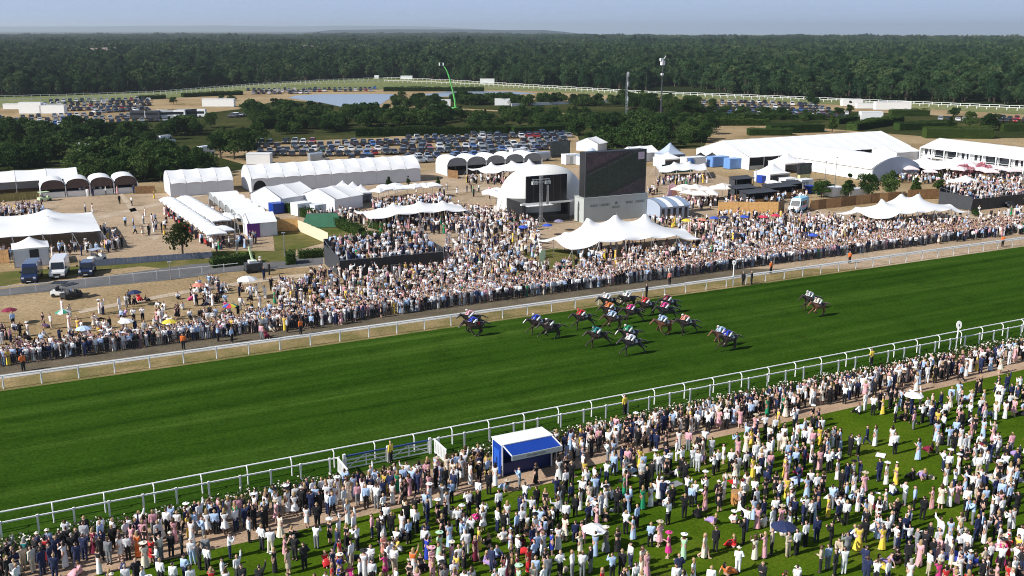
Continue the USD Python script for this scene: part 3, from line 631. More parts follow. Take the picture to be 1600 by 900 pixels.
def container(name, label, cat, x, y, w, d, h, m, rz=0.0, ribs=True, door=True, group=None, z=0.0):
    t = thing(name, label, cat, (x, y, z), rz, group)
    b = MB().box((0, 0, .12), (w, d, h))
    if ribs:
        for q in np.arange(.3, w - .2, .5): b.box((q, -.03, .3), (q + .22, .0, h - .2))
        for q in np.arange(.3, d - .2, .5): b.box((-.03, q, .3), (0, q + .22, h - .2))
    obj('body', b, m, t); obj('roof', MB().box((-.05, -.05, h), (w + .05, d + .05, h + .08)), m, t)
    obj('base', MB().box((.1, .1, 0), (w - .1, d - .1, .12)), CHAR, t)
    if door: obj('door', MB().box((w * .3, -.05, .2), (w * .3 + .9, -.031, 2.1)), GREYP, t)
    return t

MESHB = mat('brown_mesh', (.10, .062, .052), .8, .15, 1); MESHG = mat('grey_mesh', (.25, .26, .26), .7, .1, 1)
GREYBL = mat('blue_grey_canvas', (.36, .42, .52), .6, .05, .5); STRIPE = mat('blue_stripe_canvas', (.24, .31, .44), .6, .05, .5)
GREEN = mat('dark_green_canvas', (.012, .075, .055), .7, .15, .8); GREENL = mat('green_canvas', (.03, .13, .07), .7, .15, .8)
arch_row('arched_bar_tent', 'row of four arched bar tents with brown mesh fronts and pale counters', 6.2, 221, 4.6, 4, 7, 2.3, 3.7, MESHB, PLASTIC)
marquee('marquee', 'short white marquee of four bays right of the brown arched bar tents', 'tent', 29.8, 212, 12.6, 8.5, 2.7, 4.9, 4, arch=())
marquee('marquee', 'long white marquee of eleven bays below the car park, arched doorway at left', 'tent', 45.6, 209.4, 37.6, 9.5, 3.0, 5.4, 11, arch=(0,))
marquee('long_tent', 'long low white tent at the far left edge behind the yard of units', 'tent', -22, 231, 36, 7, 2.6, 4.4, 6, front='open', profile='gable', scallop=.0)
arch_row('arched_bar_tent', 'row of grey fronted arched tents behind the open ground, below the parked cars', 91.8, 214, 5.0, 5, 7, 2.7, 4.2, MESHG, DARKIN, first_open=False)
# row of vaults along the parasols, seen from its arched side, with a gabled front
t = arch_row('vaulted_tent', 'long white vaulted tent with grey arched openings facing the parasol rows', 34.4, 196.5, 5.1, 6, 5.0, 2.1, 3.1, MESHG, None, rz=-PI / 2)
marquee('gable_tent', 'grey gabled end tent with a purple panel at the bottom of the vaulted row', 'tent', 34.6, 163.0, 4.6, 4.4, 2.5, 3.7, 1, profile='gable', scallop=0, sag=0)
obj('display_board', MB().box((34.3, 162.6, 0), (36.3, 162.9, 2.4)), mat('purple_panel', (.13, .025, .22), .5, .06, 1), label='plain purple board leaning on the grey gabled tent by the parasols', cat='board')
# cluster of white tents
marquee('marquee', 'white tent at the back of the cluster left of the parasol crowd', 'tent', 45.4, 184.5, 8.5, 9, 2.6, 4.4, 2, rz=math.radians(25), profile='gable', scallop=.05)
marquee('marquee', 'white gabled tent with pale blue shaded front beside the crowded stretch tent', 'tent', 54.2, 179.4, 7.2, 9, 2.6, 4.2, 2, rz=math.radians(27), profile='gable', scallop=0, front=None)
container('kiosk_unit', 'low white cabin beside the olive hedge and the white tent cluster', 'cabin', 46.8, 178.2, 3.0, 2.4, 2.3, PLASTIC, rz=.3)
container('kiosk_unit', 'small grey cabin right of the low white cabin by the olive hedge', 'cabin', 49.7, 177.0, 2.4, 2.2, 2.0, SHADEW, rz=.3)
container('skip', 'bright blue skip container beside the vaulted tent and olive hedge', 'container', 43.4, 182.5, 2.2, 2.0, 1.9, NAVYB, rz=.2, door=False)
for i, (px, py) in enumerate(((536, 309), (552, 311), (565, 316))): pagoda('pagoda_tent', ('left', 'middle', 'right')[i] + ' of three small white pagoda tents behind the gabled tent of the cluster', *at(px, py)[:2], 3.2, 2.1, 3.6)
stretch('stretch_tent', 'flat white open sided canopy with three low peaks over a dark crowd, left of centre', [(54.5, 159.6, 2.1), (72.3, 159.0, 2.3), (72.6, 167.5, 2.4), (53.6, 166.5, 2.4)], 2.6, [(59.5, 162.5, 4.3), (64.2, 162.6, 4.2), (68.6, 162.6, 3.9)])
stretch('stretch_tent', 'white canopy with three peaks in front of the grey arched tents', [(95.2, 199.5, 2.3), (109.5, 198.0, 2.4), (110.5, 207.0, 2.4), (94.2, 208, 2.4)], 2.7, [(98, 203.5, 4.4), (103, 203.6, 4.4), (107.3, 203.2, 4.6)])
stretch('stretch_tent', 'large white stretch tent with three tall peaks below the giant screen', [(72.7, 123.8, 1.9), (94.2, 121.6, 1.9), (94.6, 131.0, 2.0), (71.4, 132.2, 1.9)], 2.8, [(77.2, 127.2, 6.1), (82.2, 127.0, 6.2), (87.2, 126.6, 6.1)])
stretch('stretch_tent', 'white stretch tent with three peaks beside the crowd at the right', [(131.4, 121.0, 2.0), (150.6, 119.4, 1.9), (151.5, 128.0, 2.0), (129.0, 129.2, 1.9)], 2.7, [(134.4, 124.2, 5.0), (140.2, 125.0, 5.4), (143.8, 124.4, 5.2)])
stretch('pole_tent', 'wide white pole tent with low peaks at the left edge above the parked vans', [(-22, 166.5, 2.8), (12.4, 164.9, 2.9), (12.6, 183.0, 2.9), (-22, 184.5, 2.9)], 3.0, [(-14, 171, 4.6), (-4, 171, 4.8), (5.4, 171, 4.8), (-14, 178.5, 4.6), (-4, 178.5, 4.8), (5.6, 178.2, 4.9)], sagrim=.12, inner=.2)
# small square tent with a hatch
t = pagoda('hatch_tent', 'small square white tent with an open dark hatch beside the dark van', 2.2, 158.9, 4.6, 2.7, 4.0, closed=True)
obj('hatch', MB().box((-.2, -2.36, 1.1), (1.0, -2.28, 2.5)), DARKIN, t)
# ---- stage, tower and giant screen
t = thing('stage', 'black outdoor stage with a white curved shell and a black screen above it', 'stage', (80.3, 153.6, 0))
obj('deck', MB().box((0, 0, 0), (9.2, 7, 1.1)), BLACK, t); obj('back_wall', MB().box((0, 6.7, 1.1), (9.2, 7, 3.4)), BLACK, t)
for x in (.0, 8.9): obj('leg', MB().box((x, 0, 1.1), (x + .3, .3, 3.4)), BLACK, t)
obj('side_wall', MB().box((-.1, .4, 1.1), (.05, 6.7, 3.4)), BLACK, t); obj('side_wall', MB().box((9.15, .4, 1.1), (9.3, 6.7, 3.4)), BLACK, t)
obj('beam', MB().box((-.8, -.5, 3.3), (10.4, -.1, 3.62)), PLASTIC, t); obj('awning', MB().box((0, -1.6, 3.2), (5.0, -.5, 3.28)), PLASTIC, t)
obj('led_screen', MB().box((.2, -.42, 3.72), (8.3, -.12, 8.35)), mat('off_screen', (.008, .008, .012), .25, .05, 1), t)
for k in range(1, 6): obj('screen_seam', MB().box((.2 + 8.1 * k / 6 - .02, -.44, 3.72), (.2 + 8.1 * k / 6 + .02, -.421, 8.35)), CHAR, t)
g = []
for e in np.linspace(0, PI / 2, 13):     # a taut white dome behind the screen
    g.append([(8.1 + 8.9 * math.cos(q) * math.cos(e) ** .8, 8.6 + 5.6 * math.sin(q) * math.cos(e) ** .8, 8.9 * math.sin(e) ** .8) for q in np.linspace(0, 2 * PI, 33)])
obj('shell', MB().sheet(np.array(g), .06), mat('cream_shell', (.80, .79, .74), .5, .03, .3), t, smooth=True)
obj('shell_rim', MB().path([(8.1 + 9.0 * math.cos(q), 8.6 - 2.4 * math.sin(q), 8.0 * math.sin(q) ** .85 + .05) for q in np.linspace(.0, PI, 21)], .14, 6), PLASTIC, t)
obj('roof', MB().box((.0, .1, 3.4), (9.2, 6.9, 3.6)), BLACK, t)
t = thing('lighting_tower', 'tall grey truss tower carrying lamps in front of the black stage screen', 'tower', at(845, 352))
m = MB()
for a in (-.22, .22):
    for b in (-.22, .22): m.bar((a, b, 0), (a, b, 8.7), .045)
for k in range(18):
    z = k * .48; s = 1 if k % 2 else -1
    for c in (-.22, .22): m.bar((-.22 * s, c, z), (.22 * s, c, z + .48), .025, n=4).bar((c, -.22 * s, z), (c, .22 * s, z + .48), .025, n=4)
obj('truss', m, STEEL, t)
for a in (0, 1, 2, 3): obj('leg', MB().bar((0, 0, 1.8), (1.5 * math.cos(a * PI / 2 + .8), 1.5 * math.sin(a * PI / 2 + .8), 0.0), .06), STEEL, t)
obj('crossbar', MB().box((-1.7, -.15, 7.5), (1.7, .15, 7.65)).box((-1.7, -.15, 8.0), (1.7, .15, 8.1)), STEEL, t)
for x in (-1.6, -1.0, .9, 1.5): obj('lamp', MB().box((x - .22, -.35, 7.2), (x + .22, .1, 7.75)).bar((x, -.1, 7.7), (x, -.1, 8.0), .05), GREYP, t)
obj('speaker_column', MB().box((1.1, -.2, 3.6), (1.45, .2, 7.0)), STEEL, t)
t = thing('giant_screen', 'giant video screen on a pale grey base showing the race', 'screen', (90.2, 149.4, 0))
obj('base', MB().box((-.3, 0, 0), (13.1, 3.2, 4.35)), GREYP, t); obj('base_cap', MB().box((-.4, -.1, 4.35), (13.2, 3.3, 4.45)), GREYP, t)
obj('housing', MB().box((0, .25, 4.45), (12.6, 2.2, 12.3)), BLACK, t); obj('frame', MB().box((-.05, .12, 4.45), (12.65, .3, 4.7)).box((-.05, .12, 12.1), (12.65, .3, 12.35)).box((-.05, .12, 4.7), (.15, .3, 12.1)).box((12.45, .12, 4.7), (12.65, .3, 12.1)), CHAR, t)
for k in range(6): obj('brace', MB().bar((.8 + 2.2 * k, 2.2, 4.45), (.8 + 2.2 * k, 3.1, 4.45), .08).bar((.8 + 2.2 * k, 2.2, 11.5), (.8 + 2.2 * k, 3.1, 4.45), .08), DKSTEEL, t)
# the race on the screen: green turf crossed by slanting dark crowd and rails
pm = usdkit.material(stage, '/World/Looks/screen_picture', {
    'g': ('geometry', {}), 'm': ('mapping', dict(location=(-90.35 - 6.15, 0, -8.4))), 's': ('separate_xyz', {}),
    'h': ('math', dict(math_type='multiply_add', value2=-.36)), 'r': ('map_range', dict(from_min=-5.2, from_max=5.2)),
    'c': ('rgb_ramp', {'ramp': [(0, (.030, .022, .030)), (.16, (.040, .030, .036)), (.19, (.05, .045, .045)), (.2, (.009, .014, .011)), (.34, (.013, .026, .015)), (.5, (.014, .030, .017)), (.68, (.013, .024, .016)), (.70, (.045, .05, .045)), (.73, (.02, .02, .02)), (.75, (.012, .009, .014)), (.80, (.07, .045, .055)), (1, (.06, .04, .05))]}),
    'n': ('noise_texture', dict(scale=3.2, detail=4, roughness=.8)), 'nr': ('rgb_ramp', {'ramp': [(.38, (.25, .25, .25)), (.62, (1.25, 1.25, 1.25))]}), 'x': ('mix', dict(mix_type='multiply', fac=1.0)),
    'p': ('principled_bsdf', dict(roughness=.5, emission_strength=.15))},
    [('g.position', 'm.vector'), ('m.vector', 's.vector'), ('s.x', 'h.value1'), ('s.z', 'h.value3'), ('h.value', 'r.value'), ('r.result', 'c.fac'), ('g.position', 'n.vector'), ('n.fac', 'nr.fac'),
     ('c.color', 'x.color1'), ('nr.color', 'x.color2'), ('x.color', 'p.base_color'), ('x.color', 'p.emission_color')], surface='p.BSDF')
obj('picture', MB().box((.15, .14, 4.7), (12.45, .2, 12.1)), pm, t)
obj('picture_inset', MB().box((10.9, .11, 10.6), (12.2, .139, 11.9)), mat('screen_inset', (.16, .13, .18), .4, .25, 2, emit=.6), t)
TXT = mat('grey_lettering', (.15, .17, .16), .6, .05, 1)
def words(parent, text, h, x, y, z, m, depth=.02, bold=True, width=None):
    g = meshkit.text_mesh(text, h, depth, bold); v = np.array(g.vertices)
    if width: v[:, 0] *= width / (v[:, 0].max() - v[:, 0].min())
    v = np.stack([v[:, 0] + x, y - v[:, 2], v[:, 1] + z], 1); return obj('lettering', (v, np.array(g.faces)), m, parent)
words(t, 'WORLD', .42, .9, -.005, 2.75, TXT, width=1.6); words(t, 'LONGINES', .42, 2.9, -.005, 2.75, TXT, width=2.1)
words(t, 'WORLD', .42, 8.4, -.005, 2.85, TXT, width=1.5); words(t, 'LONGINES', .42, 10.4, -.005, 2.85, TXT, width=2.0)
words(t, 'ASCOT', .4, 5.5, -.005, 2.2, TXT, width=1.7); obj('emblem', MB().box((6.2, -.03, 2.9), (6.6, -.002, 3.0)).add(*xzplate([(6.1, 3.0), (6.15, 3.35), (6.28, 3.12), (6.4, 3.45), (6.52, 3.12), (6.65, 3.35), (6.7, 3.0)], -.03, -.002)), TXT, t)
# ---- blue striped tent, right of the screen
t = marquee('striped_tent', 'small blue and white striped tent with dark glazed front right of the giant screen', 'tent', 103.2, 145.2, 6.2, 6.5, 2.5, 3.5, 5, wall=GREYBL, roofm=[STRIPE, WHITE], front='windows', scallop=0, sag=0)
# kite shaped pastel sails
t = thing('sail_sculpture', 'pastel pink and lilac folded sails standing on the earth right of the screen', 'sculpture', (117.0, 163.5, 0))
for k, (pts, c) in enumerate((([(0, 0), (1.6, 2.2), (2.1, 0)], (.50, .36, .55)), ([(1.1, 1.3), (1.3, 2.9), (2.3, 3.3), (3.1, 2.8), (2.1, .4)], (.72, .45, .46)), ([(2.1, 0), (2.9, 2.5), (4.1, 0)], (.75, .42, .36)))):
    obj('sail', xzplate(pts, .3 * k, .3 * k + .06), mat(f'pastel_{k}', c, .6, .04, 1), t)
# ---------------------------------------------------------------- white halls at the right
def hall(name, label, x, y, w, d, eave, ridge, bays, rz=0.0, arch=False, gable=None, wall=None, front='plain'):
    t = thing(name, label, 'hall', (x, y, 0), rz); bw = w / bays
    for b in range(bays):
        vs = np.linspace(0, 1, 13); prof = (lambda v: math.sin(PI * v) ** .8) if arch else (lambda v: 1 - abs(2 * v - 1))
        g = np.array([[(b * bw + .02 + (bw - .04) * u, -.3 + (d + .6) * v, eave + (ridge - eave) * prof(v) - .05 * math.sin(PI * u)) for u in (0, .25, .5, .75, 1)] for v in vs])
        obj('roof_panel', MB().sheet(g, .05), WHITE, t, smooth=40)
        if front == 'plain': obj('wall_panel', MB().box((b * bw + .02, 0, .1), ((b + 1) * bw - .02, .06, eave)), wall or PLASTIC, t)
        elif front == 'terrace':
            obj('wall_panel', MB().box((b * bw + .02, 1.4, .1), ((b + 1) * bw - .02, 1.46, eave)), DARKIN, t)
            obj('post', MB().box((b * bw - .07, 0, 0), (b * bw + .07, .14, eave)), PLASTIC, t); obj('balustrade', MB().box((b * bw + .1, .0, .9), ((b + 1) * bw - .1, .06, 1.0)).box((b * bw + .1, .02, .1), ((b + 1) * bw - .1, .05, .9)), CHAR if b % 2 else GREYP, t)
        else:   # two storeys of balconies
            obj('wall_panel', MB().box((b * bw + .02, .9, .1), ((b + 1) * bw - .02, .96, eave)), PLASTIC, t)
            for z in (0, eave / 2):
                if (b + (z > 0)) % 4 < 2:
                    for q in (.2, .6): obj('window', MB().box((b * bw + bw * q, .84, z + .5), (b * bw + bw * (q + .22), .92, z + eave / 2 - .35)), GLASSD, t)
                else: obj('window', MB().box((b * bw + .25, .84, z + .25), ((b + 1) * bw - .25, .92, z + eave / 2 - .25)), GLASSD, t)
                obj('balcony', MB().box((b * bw + .05, -.1, z), ((b + 1) * bw - .05, .84, z + .08)).box((b * bw + .05, -.1, z + .75), ((b + 1) * bw - .05, -.04, z + .82)).box((b * bw + .05, -.1, z), (b * bw + .15, -.0, z + .8)), PLASTIC, t)
            obj('column', MB().box((b * bw - .12, -.12, 0), (b * bw + .12, .14, eave)), PLASTIC, t)
        obj('back_panel', MB().box((b * bw + .02, d - .06, .1), ((b + 1) * bw - .02, d, eave)), wall or PLASTIC, t)
    for k, xx in enumerate((0.0, w)):
        pts = [(0, .05)] + [(d * v, eave + (ridge - eave) * (math.sin(PI * v) ** .8 if arch else 1 - abs(2 * v - 1)) - .1) for v in np.linspace(0, 1, 15)] + [(d, .05)]
        p, f = xzplate(pts, -.03, .03); p = np.stack([p[:, 1] + xx, p[:, 0], p[:, 2]], 1); obj('gable_wall', (p, f[:, ::-1]), (gable if gable is not None and k == 0 else (wall or PLASTIC)), t)
    return t
hall('hospitality_hall', 'longest white hall of the complex at the right, dark terrace under its front eave', 161, 190.5, 54, 21, 3.1, 6.2, 12, front='terrace')
hall('hospitality_hall', 'white hall running towards the viewer, arched gable with shade painted blue grey', 172.6, 190.4, 27.6, 14.4, 2.9, 5.2, 7, rz=-PI / 2, arch=True, gable=GREYBL)
obj('gable_panel', MB().add(*xzplate([(0, .05), (0, 2.9)] + [(14.4 * v, 2.9 + 2.3 * math.sin(PI * v) ** .8) for v in np.linspace(.05, .95, 13)] + [(14.4, 2.9), (14.4, .05)], -.05, 0)), GREYBL, thing('gable_screen', 'arched front of the white hall behind the brown fence, shade painted blue grey', 'screen wall', (172.6, 162.6, 0)))  # white gable end; its shade is put into the blue grey colour
hall('hospitality_hall', 'two storey white hall with balconies at the right edge', 204.5, 178, 58, 13, 4.6, 6.6, 16, rz=-PI / 2, front='storeys')
hall('corner_pavilion', 'white corner block between the two long halls at the right', 197, 178.5, 8, 8, 3.6, 4.6, 2)
stretch('stretch_tent', 'white peaked canopy on the terrace between the white halls', [(188, 160.5, 2.3), (203, 150, 2.3), (204, 166, 2.3), (190, 173, 2.3)], 2.6, [(192.5, 166, 4.8), (198, 162, 4.6)], nx=20)
pagoda('pavilion_tent', 'small square white pavilion with open sides above the right hand stand', *at(1506, 300)[:2], 5.2, 2.3, 3.6, walls=False)
pagoda('pagoda_tent', 'white pagoda beside the blue containers left of the white halls', *at(1205, 284)[:2], 5.5, 2.2, 4.3)
pagoda('pagoda_tent', 'white pointed tent above the yellow based screen', *at(1228, 268)[:2], 6.0, 2.4, 4.6)
pagoda('pagoda_tent', 'grey peaked pagoda tent, left of two behind the green roofed bar', *at(1046, 254)[:2], 5.5, 2.4, 5.2, GREYBL)
pagoda('pagoda_tent', 'white pagoda tent in front of the grey peaked one right of the giant screen', *at(1043, 260)[:2], 5.2, 2.2, 3.6)
for i, px in enumerate((1094, 1112, 1124, 1137)):
    pagoda('stall_tent', ('first', 'second', 'third', 'fourth')[i] + ' from left of four black peaked stall roofs in front of the left white hall', *at(px, 256)[:2], 2.6, 1.9, 3.0, BLACK, walls=False)
container('container', 'long blue container, left of two under the left white hall', 'container', *at(1113, 262)[:2], 5.5, 2.4, 2.5, BLUEL, door=False)
container('container', 'long blue container, right of two under the left white hall', 'container', *at(1140, 265)[:2], 7.5, 2.4, 2.5, BLUEL, door=False)
container('cabin', 'white cabin with dark windows left of the blue containers', 'cabin', *at(1072, 264)[:2], 6.0, 2.6, 2.6, PLASTIC)
stretch('green_bar_tent', 'white canopy with green sides over a dark open bar right of the giant screen', [(*at(1030, 284)[:2], 2.2), (*at(1104, 280)[:2], 2.2), (*at(1100, 270)[:2], 2.3), (*at(1024, 274)[:2], 2.3)], 2.5, [(*at(1052, 277)[:2], 3.8), (*at(1078, 275)[:2], 3.6)], nx=18, ny=10)
obj('green_wall', MB().box((0, 0, 0), (9, .1, 2.2)), GREEN, thing('canvas_screen', 'dark green canvas screen behind the green roofed bar', 'screen wall', at(1034, 272)))
marquee('marquee', 'white gabled tent behind the giant screen, shaded wall to the right', 'tent', *at(990, 254)[:2], 7.5, 6, 2.4, 3.8, 2, profile='gable', scallop=0)
marquee('marquee', 'small white tent by the bushes left above the giant screen', 'tent', *at(934, 238)[:2], 5.0, 7, 2.4, 3.8, 1, rz=.5, profile='gable', scallop=0)
pagoda('pagoda_tent', 'grey blue pagoda tent just behind the left top of the giant screen', *at(925, 258)[:2], 6.0, 2.4, 4.4, GREYBL)
container('trailer_cabin', 'white site cabin between the small dark screen and the grey pagoda', 'cabin', *at(884, 258)[:2], 4.0, 2.4, 2.5, PLASTIC)
def screen_on_legs(label, px, py, w, h, z, base):
    t = thing('video_screen', label, 'screen', at(px, py)); obj('housing', MB().box((0, .06, z), (w, .9, z + h)), BLACK, t)
    obj('picture', MB().box((.12, .03, z + .12), (w - .12, .06, z + h - .12)), mat('dim_screen', (.02, .03, .03), .3, .5, 1.2, emit=.4), t)
    obj('base', MB().box((.2, .1, 0), (w - .2, 1.0, z)), base, t)
    for x in (.1, w - .2): obj('leg', MB().box((x, .95, 0), (x + .12, 1.1, z + h * .8)), DKSTEEL, t)
screen_on_legs('small dark video screen beside the parked minibuses behind the stage', 862, 247, 5.6, 3.6, .6, CHAR)
screen_on_legs('small screen with a pale yellow base in front of the white halls', 1249, 284, 3.4, 2.4, 1.6, mat('pale_yellow', (.62, .58, .30), .6, .05, 1))
for i, (px, py, w, l) in enumerate([(1227, 298, 3.2, 'white box unit left of two above the pale blue van'), (1252, 299, 3.2, 'white box unit right of two above the pale blue van'), (1300, 309, 3.4, 'white portable cabin, left of two behind the brown fence'), (1331, 308, 4.2, 'low white portable cabin, right of two behind the brown fence')]):
    container('cabin', l, 'cabin', *at(px, py)[:2], w, 2.2, (2.4, 2.3, 1.9, 1.4)[i], PLASTIC, door=i < 2)
container('skip', 'bright blue bin container between the white units and the green screen', 'container', *at(1264, 303)[:2], 1.8, 1.6, 1.5, NAVYB, door=False)
container('skip', 'blue container between the parasols and the food stalls', 'container', *at(1190, 287)[:2], 2.4, 1.8, 1.6, NAVYB, door=False)
obj('green_wall', MB().box((0, 0, 0), (4.6, .1, 2.0)), GREEN, thing('canvas_screen', 'dark green screen right of the blue bin container', 'screen wall', at(1277, 305)))
def stall(label, px, py, w, d, rz=0.0, m=None):
    t = thing('food_stall', label, 'stall', at(px, py), rz); m = m or CHAR
    obj('roof', MB().sheet(np.array([[(x, y, 2.5 + .25 * (y > d / 2)) for x in (-.3, w / 2, w + .3)] for y in (-.6, d / 2, d)]), .08), m, t)
    obj('counter', MB().box((0, 0, 0), (w, .5, 1.05)).box((-.05, -.1, 1.05), (w + .05, .55, 1.12)), WOOD, t); obj('back_wall', MB().box((0, d - .1, 0), (w, d, 2.5)), DARKIN, t)
    for x in (0, w): obj('side_wall', MB().box((x - .04, .5, 0), (x + .04, d - .1, 2.5)), CHAR, t)
    for x in (0, w): obj('post', MB().box((x - .05, -.1, 0), (x + .05, 0, 2.5)), CHAR, t)
stall('black roofed food stall above the left end of the tan fence', 1150, 314, 5, 2.6); stall('wide black food stall right behind the tan fence', 1168, 322, 7, 2.6)
stall('dark food stall behind the pale blue van', 1205, 312, 6, 3); stall('black roofed stall with a pale counter beside the blue container', 1150, 298, 4.5, 2.4)
stall('dark stall roof at the left of the blue bin container', 1232, 306, 4, 2.4)
# ---- fences of upright planks
def fence(a, b, h, label, m, m2=None, w=.42, kind='wooden fence'):
    a, b = np.array(a, float), np.array(b, float); L = np.linalg.norm(b - a); t = thing('fence', label, 'fence', a, math.atan2(b[1] - a[1], b[0] - a[0])); n = max(1, int(L / 1.8)); k = L / n
    for i in range(n):
        mb = MB()
        for q in range(4): mb.box((i * k + k * q / 4 + .012, 0, .05), (i * k + k * (q + 1) / 4 - .012, .03, h + .02 * ((i * 7 + q * 3) % 3)))
        mb.box((i * k, .03, h * .25), ((i + 1) * k, .08, h * .25 + .1)).box((i * k, .03, h * .75), ((i + 1) * k, .08, h * .75 + .1))
        obj('panel', mb, m if not m2 or (i * 5) % 7 < 4 else m2, t); obj('post', MB().box((i * k - .05, .03, 0), (i * k + .05, .13, h + .08)), m, t)
TAN = mat('pale_fence_wood', (.62, .36, .13), .75, .18, 2.5); PALEW = mat('pale_side_wood', (.72, .60, .42), .7, .1, 2)
fence(at(1122, 335), at(1216, 335), 2.3, 'tan plank fence in front of the black food stalls', TAN)
fence(at(1216, 335), at(1225, 331), 2.3, 'short end of the tan plank fence beside the pale blue van', WOODD)
fence(at(1266, 329), at(1360, 318), 1.9, 'brown plank fence right of the pale blue van', WOOD, WOODD); fence(at(1360, 318), at(1414, 314), 1.9, 'brown plank fence behind the right hand stretch tent', WOODD, WOOD)
fence(at(1418, 312), at(1492, 310), 2.0, 'dark brown plank fence left of the right hand stand', WOODD)
fence(at(424, 362), at(466, 361), 2.1, 'tan plank fence at the corner of the grass enclosure', TAN); fence(at(466, 361), at(513, 382), 1.9, 'long pale plank fence running down to the black stand', PALEW)
fence(at(212, 303), at(243, 302), 1.6, 'brown plank fence right of the arched bar tents', WOODD)
fence(at(640, 288) + [13, 3, 0], at(700, 277), 1.8, 'brown fence left of the grey arched tents', WOODD)
fence(at(-10, 317), at(62, 311), 1.6, 'olive and tan screen fence left of the arched bar tents', mat('olive_screen', (.22, .19, .06), .8, .2, 1))
fence(at(-20, 412), at(15, 411), 2.0, 'tan fence left of the small hatch tent', WOOD)
fence(at(125, 418), at(332, 403), .95, 'low blue grey mesh fence along the grass by the road', mat('bluegrey_mesh', (.16, .19, .27), .7, .1, 1))
plain_rail('white_rail', 140.5, -14, 28, 1.15, 3.0, -13, 'thin white post and rail fence along the near side of the road', w=.05, pr=.035, flat=.08)
t = thing('green_tent', 'low dark green ridge tent at the end of the tan plank fence', 'tent', at(470, 357), -.35)
obj('canopy', MB().add([(0, 0, .1), (7, 0, .1), (7, 3, .1), (0, 3, .1), (1.0, 1.5, 2.3), (6.2, 1.5, 2.3)], [[0, 1, 5, 4], [2, 3, 4, 5], [3, 0, 4, 4], [1, 2, 5, 5], [3, 2, 1, 0]]), GREENL, t); obj('ridge_pole', MB().bar((1, 1.5, 2.3), (6.2, 1.5, 2.3), .05), STEEL, t)
# ---- raised black viewing stands
def stand(name, label, x, y, w, d, h0, h1, steps, rz=0.0):
    t = thing(name, label, 'stand', (x, y, 0), rz)
    for k in range(steps): obj('tier', MB().box((0, d * k / steps, 0), (w, d * (k + 1) / steps - .01, h0 + (h1 - h0) * k / max(1, steps - 1))), CHAR, t)
    n = int(w / 2)
    for k in range(n): obj('front_panel', MB().box((w * k / n + .02, -.08, .05), (w * (k + 1) / n - .02, -.02, h0 + 1.0)), BLACK, t)
    for xx in (-.08, w + .02): obj('side_panel', MB().box((xx, 0, .05), (xx + .06, d, h1 + .3)), CHAR, t)
    r = MB().bar((-.05, -.05, h0 + 1.1), (w + .05, -.05, h0 + 1.1), .03)
    for xx in (-.05, w + .05):
        r.bar((xx, 0, h0 + 1.1), (xx, d, h1 + 1.1), .03)
        for q in np.linspace(0, d, 6): r.bar((xx, q, h0), (xx, q, h0 + 1.1 + (h1 - h0) * q / d), .025)
    obj('handrail', r, STEEL, t); obj('back_panel', MB().box((0, d + .02, .05), (w, d + .08, h1 + 1.1)), CHAR, t)
    obj('stair', MB().box((w * .48, -1.6, 0), (w * .48 + 1.6, -.1, h0 * .3)).box((w * .48, -1.1, 0), (w * .48 + 1.6, -.1, h0 * .6)).box((w * .48, -.6, 0), (w * .48 + 1.6, -.1, h0 * .9)), CHAR, t)
stand('viewing_stand', 'raised black viewing stand packed with people left of centre', 39.6, 130.2, 15.0, 9.0, 1.3, 2.6, 5, rz=-.06)
stand('viewing_stand', 'raised black viewing stand packed with people at the right edge', 161.0, 127.0, 19, 7.5, 1.2, 2.4, 4)
# ---- parasols
def parasol_kind(name, w, m):
    cl = kind_of(name); h = w / 2; c = MB(); n = 4; tip = (0, 0, 3.0); z = 2.35
    ring = [(h * sx_, h * sy_, z) for sx_, sy_ in ((-1, -1), (0, -1.0), (1, -1), (1, 0), (1, 1), (0, 1), (-1, 1), (-1, 0))]; ring = [(x, y, q + (.08 if i % 2 else 0)) for i, (x, y, q) in enumerate(ring)]
    for i in range(8):
        a, b = ring[i], ring[(i + 1) % 8]; mid = lambda p: (p[0] * .5, p[1] * .5, 2.78)
        c.add([a, b, mid(b), mid(a), tip], [[0, 1, 2], [0, 2, 3], [3, 2, 4]]); c.add([a, b, (b[0], b[1], b[2] - .18), (a[0], a[1], a[2] - .18)], [[3, 2, 1, 0]])
    obj('canopy', c, m, cl); obj('pole', MB().bar((0, 0, 0), (0, 0, 3.08), .035), STEEL, cl); obj('base', MB().box((-.3, -.3, 0), (.3, .3, .12)), CHAR, cl)
    for a, b in ((-1, -1), (1, -1), (1, 1), (-1, 1)): obj('rib', MB().bar((0, 0, 2.93), (a * h * .96, b * h * .96, z - .03), .02, n=4), STEEL, cl)
    return cl
PARA = parasol_kind('parasol', 3.1, WHITE); PARC = parasol_kind('parasol', 3.0, mat('cream_canvas', (.78, .72, .66), .6, .04, .5)); PARP = parasol_kind('parasol', 3.0, mat('pinkish_canvas', (.72, .60, .60), .6, .04, .5))
for row, (a, b, n) in enumerate((((265, 332), (338, 386), 11), ((292, 330), (345, 364), 9))):
    p, q = at(*a), at(*b)
    for i in range(n): copy(PARA, 'parasol', p + (q - p) * i / (n - 1), .06 * rnd.uniform(-1, 1), None, f"square white parasol in the {'left' if row == 0 else 'right'} hand row beside the vaulted tent, {'upper' if i < n // 2 else 'lower'} half", 'parasol', f"white parasols, {'left' if row == 0 else 'right'} row, {'upper' if i < n // 2 else 'lower'} half")
copy(PARA, 'parasol', at(349, 381), .1, None, 'single white parasol over seated people in front of the gabled end tent', 'parasol')
